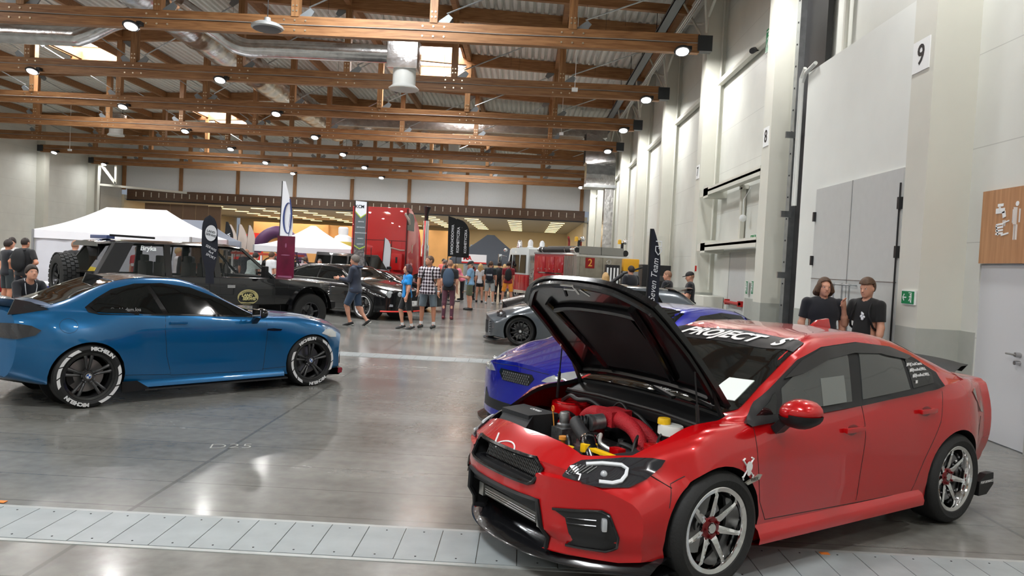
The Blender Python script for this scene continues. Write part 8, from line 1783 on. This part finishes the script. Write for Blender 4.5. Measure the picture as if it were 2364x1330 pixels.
# --- the walkers in the middle
DEN = srgb(58, 76, 100)
person('person in dark blue hoodie and denim shorts striding left with glasses', -4.24, 18.85, PI - .15, 1.82, .011, 1.12, la=((.25, .1, -1), (.95, -.15, .12)), ra=((.3, -.1, -1), (.95, .2, .12)), ll=((.42, .03, -1), (-.28, 0, -1)), rl=((-.12, -.02, -1), (-.75, 0, -1)), top=srgb(44, 50, 66), sleeve='long', bottom=DEN, hc='grey', hem=.84, sock=None, lean=.04, extras=(glasses, cyl_extra('hood', lambda b, s, tr, A, J, hd: b.tube([tuple(tr((-.06 + .11 * math.cos(a), .11 * math.sin(a), 1.485 + .02 * math.cos(a))) * s) for a in np.arange(0, 6.28, .4)], .032, 8, closed=True), mat('hoodie_hood', srgb(50, 58, 76), .85)), phone_of(-1, 'striding person in the blue hoodie')))
person('person in bright blue t-shirt and black shorts walking with dark shoulder hair', -2.88, 18.6, -2.55, 1.62, .011, .86, la=((.12, .12, -1), (.25, .0, -1)), ra=((-.1, -.12, -1), (.1, -.05, -1)), ll=((-.1, .03, -1), (-.25, 0, -1)), rl=((.32, -.02, -1), (-.2, 0, -1)), hair='bob', hc='dyed', top=srgb(0, 130, 205), bottom=(.008, .008, .009), female=True, head=(-.15, -.05), shoe=(.04, .04, .04), sock=1, extras=(cyl_extra('bag_strap', lambda b, s, tr, A, J, hd: b.tube(cr([tr((-.02, .12, 1.47)) * s, tr((.10, .03, 1.36)) * s, tr((.125, -.06, 1.2)) * s, tr((.08, -.14, 1.02)) * s], 4), .008, 6), M_black),))
PL = bpy.data.materials.new('plaid_cotton'); PL.use_nodes = True
def plaid():
    nt = PL.node_tree; N = nt.nodes; L = nt.links; b = N['Principled BSDF']; tc = N.new('ShaderNodeTexCoord'); sp = N.new('ShaderNodeSeparateXYZ'); L.new(tc.outputs['Object'], sp.inputs[0]); out = []
    for c, per in ((1, .075), (2, .085)):
        m = N.new('ShaderNodeMath'); m.operation = 'MULTIPLY'; L.new(sp.outputs[c], m.inputs[0]); m.inputs[1].default_value = 2 * PI / per; s_ = N.new('ShaderNodeMath'); s_.operation = 'SINE'; L.new(m.outputs[0], s_.inputs[0]); out.append(s_.outputs[0])
    a = N.new('ShaderNodeMath'); a.operation = 'ADD'; L.new(out[0], a.inputs[0]); L.new(out[1], a.inputs[1]); r = N.new('ShaderNodeValToRGB'); mr = N.new('ShaderNodeMapRange'); mr.inputs['From Min'].default_value = -2; mr.inputs['From Max'].default_value = 2; L.new(a.outputs[0], mr.inputs['Value']); L.new(mr.outputs['Result'], r.inputs['Fac'])
    r.color_ramp.elements[0].position = .3; r.color_ramp.elements[0].color = (*srgb(40, 30, 38), 1); r.color_ramp.elements[1].position = .62; r.color_ramp.elements[1].color = (*srgb(205, 200, 205), 1); e = r.color_ramp.elements.new(.46); e.color = (*srgb(110, 85, 95), 1); L.new(r.outputs['Color'], b.inputs['Base Color']); b.inputs['Roughness'].default_value = .85
plaid()
person('person in dark and white plaid shirt and grey denim shorts looking left', -2.41, 19.15, -1.75, 1.86, .011, 1.13, la=((.0, .2, -1), (.1, .03, -1)), ra=((.02, -.2, -1), (.12, -.04, -1)), ll=((.02, .1, -1), (-.03, .03, -1)), rl=((.02, -.1, -1), (-.03, -.03, -1)), hc='brown', hair='buzz', skin=SK2, shirt_mat=PL, bottom=srgb(96, 108, 116), hem=.82, head=(-.75, -.08), sock=1, extras=(cyl_extra('goatee', lambda b, s, tr, A, J, hd: b.sph(tuple(hd((.085, 0, -.095)) * s), .022 * s, 8, (.6, 1, .8)), HAIR['brown']), cyl_extra('wristband', lambda b, s, tr, A, J, hd: b.tube([tuple((A[0][2] - nv(A[0][2] - A[0][1]) * .02) * s), tuple(A[0][2] * s)], .034 * s, 12), FW), backpack('dark backpack worn by the person in the plaid shirt', FBK, w_=.13)))
person('person in black top and maroon trousers seen from behind the plaid shirt', -2.2, 22.3, 1.5, 1.78, .014, 1.08, top=(.012, .012, .014), bottom=srgb(88, 48, 62), blen='long', hair='buzz', hc='shaved', shoe=(.15, .02, .03), ll=((0, .06, -1), (0, .02, -1)), extras=(backpack('blue grey backpack on the person in maroon trousers', mat('bag_bluegrey', srgb(55, 72, 92), .8), w_=.17, h_=.27),))
person('person in light blue shirt, khaki shorts and dark cap reading a phone', -1.92, 27.15, PI + .1, 1.77, .014, 1.1, la=((.4, .05, -1), (1, -.2, .15)), ra=((.4, -.05, -1), (1, .25, .15)), top=srgb(120, 160, 195), bottom=srgb(84, 88, 66), hair='cap', hc='grey', head=(0, .35), ll=((-.06, .02, -1), (-.08, 0, -1)), rl=((.1, -.02, -1), (-.1, 0, -1)), extras=(phone_of(1, 'capped person in the light blue shirt'),), hem=.9)
person('person with blond hair, white top and black shorts seen from behind', -1.89, 32.8, 1.5, 1.68, .016, .85, top=srgb(215, 215, 220), bottom=(.01, .01, .012), blen='short', hair='long', hc='blond', female=True, ll=((0, .08, -1), (0, .03, -1)), rl=((0, -.08, -1), (0, -.03, -1)))
person('person in dark t-shirt and light grey shorts wearing a navy lettered backpack', -1.40, 31.9, 1.45, 1.80, .016, 1.12, top=srgb(40, 48, 52), bottom=srgb(160, 164, 164), hc='brown', head=(-.5, .1), shoe=(.5, .5, .5), ll=((0, .08, -1), (0, .02, -1)), rl=((0, -.08, -1), (0, -.02, -1)), extras=(backpack('navy backpack with white lettering in the middle group', NAVY, w_=.16, h_=.27, txt='VANS'),))
person('person all in black in the group beside the fire engine', -1.10, 33.9, 1.6, 1.80, .016, 1.08, top=(.012, .012, .014), bottom=(.015, .015, .017), blen='long', extras=(backpack('black backpack on the person all in black', FBK),))
person('person in dark red t-shirt and orange shorts next to the fire engine cab', -.64, 32.2, 1.6, 1.84, .016, 1.05, top=srgb(130, 28, 38), bottom=srgb(235, 150, 50), shoe=(.6, .6, .6), sock=1, ll=((0, .2, -1), (0, .12, -1)), rl=((0, -.12, -1), (0, -.05, -1)), extras=(backpack('black backpack on the person in orange shorts', FBK, w_=.14, h_=.24),))
person('person in pink top bending over beside the stroller', -2.75, 33.9, PI * .95, 1.70, .016, .95, top=srgb(225, 120, 140), bottom=(.02, .02, .02), blen='long', hair='short', hc='blond', female=True, lean=.5, la=((.5, .05, -1), (.7, 0, -.4)), ra=((.5, -.05, -1), (.7, 0, -.4)), skin=SK2)
person('person with long dark hair in a red top behind the stroller', -3.55, 34.9, -1.6, 1.66, .016, .9, top=srgb(165, 30, 36), bottom=(.03, .03, .035), blen='long', hair='long', hc='dark', female=True)
person('person in black with a white bag beside the woman in pink', -2.35, 34.6, 1.2, 1.55, .016, .85, top=(.012, .012, .014), bottom=(.012, .012, .014), blen='long', hair='short', female=True, extras=(cyl_extra('white_bag', lambda b, s, tr, A, J, hd: b.sph((-.1, .2, .95), .17, 10, (.6, .8, 1.3)), FW),))
CR = [(-.45, 46, 1.2, srgb(70, 84, 110), 'denim blue shirt'), (-1.3, 47, 1.9, srgb(210, 205, 180), 'pale yellow shirt'), (.8, 41.5, 2.2, srgb(30, 30, 32), 'black hooded top'), (-3.9, 37, .2, srgb(40, 44, 52), 'dark grey jacket'), (-4.2, 39, -1.2, srgb(230, 120, 110), 'salmon top'), (-1.6, 38, 1.4, srgb(225, 225, 225), 'white shirt'), (-1.0, 39.5, 1.8, srgb(60, 60, 66), 'charcoal shirt'), (-.5, 38.2, -1.5, srgb(205, 190, 180), 'cream shirt'), (-2.6, 37.4, 1.0, srgb(120, 30, 34), 'brick red shirt'), (-.1, 39.1, 1.3, srgb(150, 155, 160), 'grey shirt'), (-.85, 44.5, 1.6, srgb(30, 34, 44), 'navy shirt'), (-2.0, 43, 2.0, srgb(190, 60, 60), 'red shirt'), (.8, 44.2, 1.5, srgb(228, 205, 190), 'pale peach top'), (-6.3, 36, .5, srgb(220, 220, 220), 'white shirt by the red lorry')]
for i, (x, y, yw, c, d) in enumerate(CR): person('person in %s among the far crowd' % d, x, y, yw, 1.66 + .04 * (i % 5), .022, .95 + .05 * (i % 4), top=c, bottom=(.03 + .02 * (i % 3),) * 3, blen=('long', 'shorts')[i % 2], hair=('short', 'buzz', 'long', 'short')[i % 4], hc=('dark', 'brown', 'blond', 'grey')[i % 4], female=(i % 4 == 2), group='people in the far crowd')
# --- right group behind the grey hatchback
person('person with long light brown hair and white top behind the grey hatchback', 2.52, 22.8, 1.9, 1.62, .013, .9, top=srgb(215, 212, 210), bottom=(.05, .05, .06), blen='long', hair='long', hc='blond', female=True)
person('broad person in a black t-shirt seen from behind near the fire engine rear', 3.32, 23.0, 2.2, 1.86, .013, 1.35, top=(.01, .01, .012), bottom=(.02, .02, .02), blen='long', hc='dark', la=((0, .3, -1), (.1, .05, -1)), ra=((0, -.3, -1), (.1, -.05, -1)))
person('person with short fair hair and black t-shirt, arms folded, beside the dark script flag', 3.74, 19.3, 2.6, 1.78, .012, 1.05, top=(.01, .01, .012), bottom=(.02, .02, .02), blen='long', hair='buzz', hc='shaved', la=((.25, .2, -1), (.7, -.75, .1)), ra=((.25, -.2, -1), (.7, .75, .2)), head=(.3, .12))
person('person in black baseball cap and black t-shirt looking down near the right wall', 4.25, 19.0, 2.9, 1.78, .012, 1.0, top=srgb(24, 22, 38), bottom=(.02, .02, .02), blen='long', hair='cap', hc='shaved', head=(.1, .25), la=((.2, .15, -1), (.8, -.4, .1)), ra=((.2, -.15, -1), (.8, .4, .2)))
# --- left group
person('person in black vest and patterned dark shorts, hands on hips, seen from behind', -12.1, 17.9, 1.45, 1.80, .013, 1.12, la=((-.15, .62, -1), (.35, -.75, -.35)), ra=((-.15, -.62, -1), (.35, .75, -.35)), top=srgb(28, 30, 36), bottom=srgb(24, 26, 36), hair='buzz', hc='dark', skin=SK2, ll=((0, .1, -1), (0, .05, -1)), rl=((0, -.1, -1), (0, -.05, -1)), extras=(backpack('black vest pack on the person with hands on hips', FBK, w_=.17, h_=.26),))
person('person in dark t-shirt at the far left edge of the picture', -13.0, 18.6, 1.2, 1.72, .014, 1.0, top=srgb(22, 22, 26), bottom=(.03, .03, .04), blen='shorts', hair='short', skin=SK2)
person('person in black and white top at the far left behind the others', -13.8, 19.9, -1.3, 1.78, .016, 1.05, top=srgb(205, 205, 205), bottom=(.03, .03, .03), blen='long', hair='short')
person('crouching person in black jacket with white piping looking at the blue car', -8.35, 12.35, -.55, 1.78, .010, 1.05, top=srgb(24, 25, 29), sleeve='long', bottom=(.02, .02, .025), blen='long', ll=((1, .25, -.1), (-.15, 0, -1)), rl=((1, -.25, -.1), (-.15, 0, -1)), la=((.6, .2, -.8), (.8, -.2, -.3)), ra=((.6, -.2, -.8), (.8, .2, -.3)), hair='short', hc='dark', lean=.35, head=(-.1, -.3), extras=(cyl_extra('jacket_piping', lambda b, s, tr, A, J, hd: [b.tube(cr([tr((-.02, q * .075, 1.52)) * s, tr((.08, q * .09, 1.44)) * s, tr((.125, q * .07, 1.3)) * s], 4), .006, 6) for q in (1, -1)], FW),))
MB().bb(-8.62, -8.22, 12.3, 12.7, .0, .36).build('low_stool', M_dark, None, bevel=.02); tag(bpy.data.objects['low_stool'], 'low dark stool under the crouching person', 'stool')
person('person with shaved pinkish neck in black shirt behind the spare wheel', -11.3, 18.6, 1.7, 1.80, .014, 1.15, top=(.012, .012, .014), bottom=(.02, .02, .02), blen='long', hair='buzz', hc='shaved')
# --- seen through the off-roader windows and behind it
person('person in white t-shirt leaning over, seen through the off-roader door window', -8.85, 24.0, 1.2, 1.74, .015, 1.05, top=srgb(190, 205, 200), bottom=srgb(60, 62, 66), blen='long', hair='short', hc='dark', lean=.35)
person('person with bald head and dark green shirt, seen through the off-roader door window', -9.35, 25.0, 1.5, 1.80, .015, 1.1, top=srgb(24, 34, 28), bottom=srgb(120, 116, 100), blen='shorts', hair='buzz', hc='shaved')
person('person in black and white top beside the orange-red gazebo', -10.0, 23.6, 1.9, 1.72, .015, 1.0, top=srgb(25, 25, 28), bottom=srgb(190, 190, 190), blen='shorts', hair='short', hc='dark', skin=SK2)
person('person with fair hair and white top holding a red leaflet, seen through the middle window', -10.55, 22.6, .6, 1.72, .015, .95, top=srgb(225, 225, 228), bottom=(.03, .03, .03), blen='long', hair='short', hc='blond', la=((.4, .1, -1), (.9, .1, .1)), ra=((.4, -.1, -1), (.9, -.1, .1)), extras=(cyl_extra('red_leaflet', lambda b, s, tr, A, J, hd: b.box(tuple((A[1][2] + np.array([.15, .1, .0])) * s), (.2, .28, .03)), M_red),))
person('person in black jacket next to the fair-haired person behind the off-roader', -10.15, 22.3, 2.4, 1.76, .015, 1.05, top=(.012, .012, .013), sleeve='long', bottom=(.02, .02, .02), blen='long')
person('person in red, white and black striped top seen through the rear side window', -11.35, 21.8, -1.7, 1.72, .015, 1.05, top=srgb(175, 40, 46), bottom=(.05, .05, .05), blen='long', hair='short', hc='brown', extras=(cyl_extra('white_stripe', lambda b, s, tr, A, J, hd: b.tube([tuple(tr((0, 0, 1.16)) * s), tuple(tr((0, 0, 1.24)) * s)], [.19, .20], 20), FW),))
person('person in white t-shirt in the crowd between the off-roader and the maroon poster', -8.5, 25.0, 1.0, 1.74, .016, 1.0, top=srgb(215, 218, 222), bottom=(.05, .05, .06), blen='shorts', hair='short', hc='brown')
person('person in pale pink shirt seated in front of the black lettered banner', -8.05, 27.4, 1.8, 1.62, .016, 1.0, top=srgb(215, 185, 190), bottom=(.05, .05, .06), blen='long', hair='short', hc='brown')
person('person in beige shirt facing the camera before the black lettered banner', -7.55, 27.5, -1.4, 1.58, .016, 1.0, top=srgb(190, 150, 140), bottom=(.05, .05, .06), blen='long', hair='buzz', hc='grey')
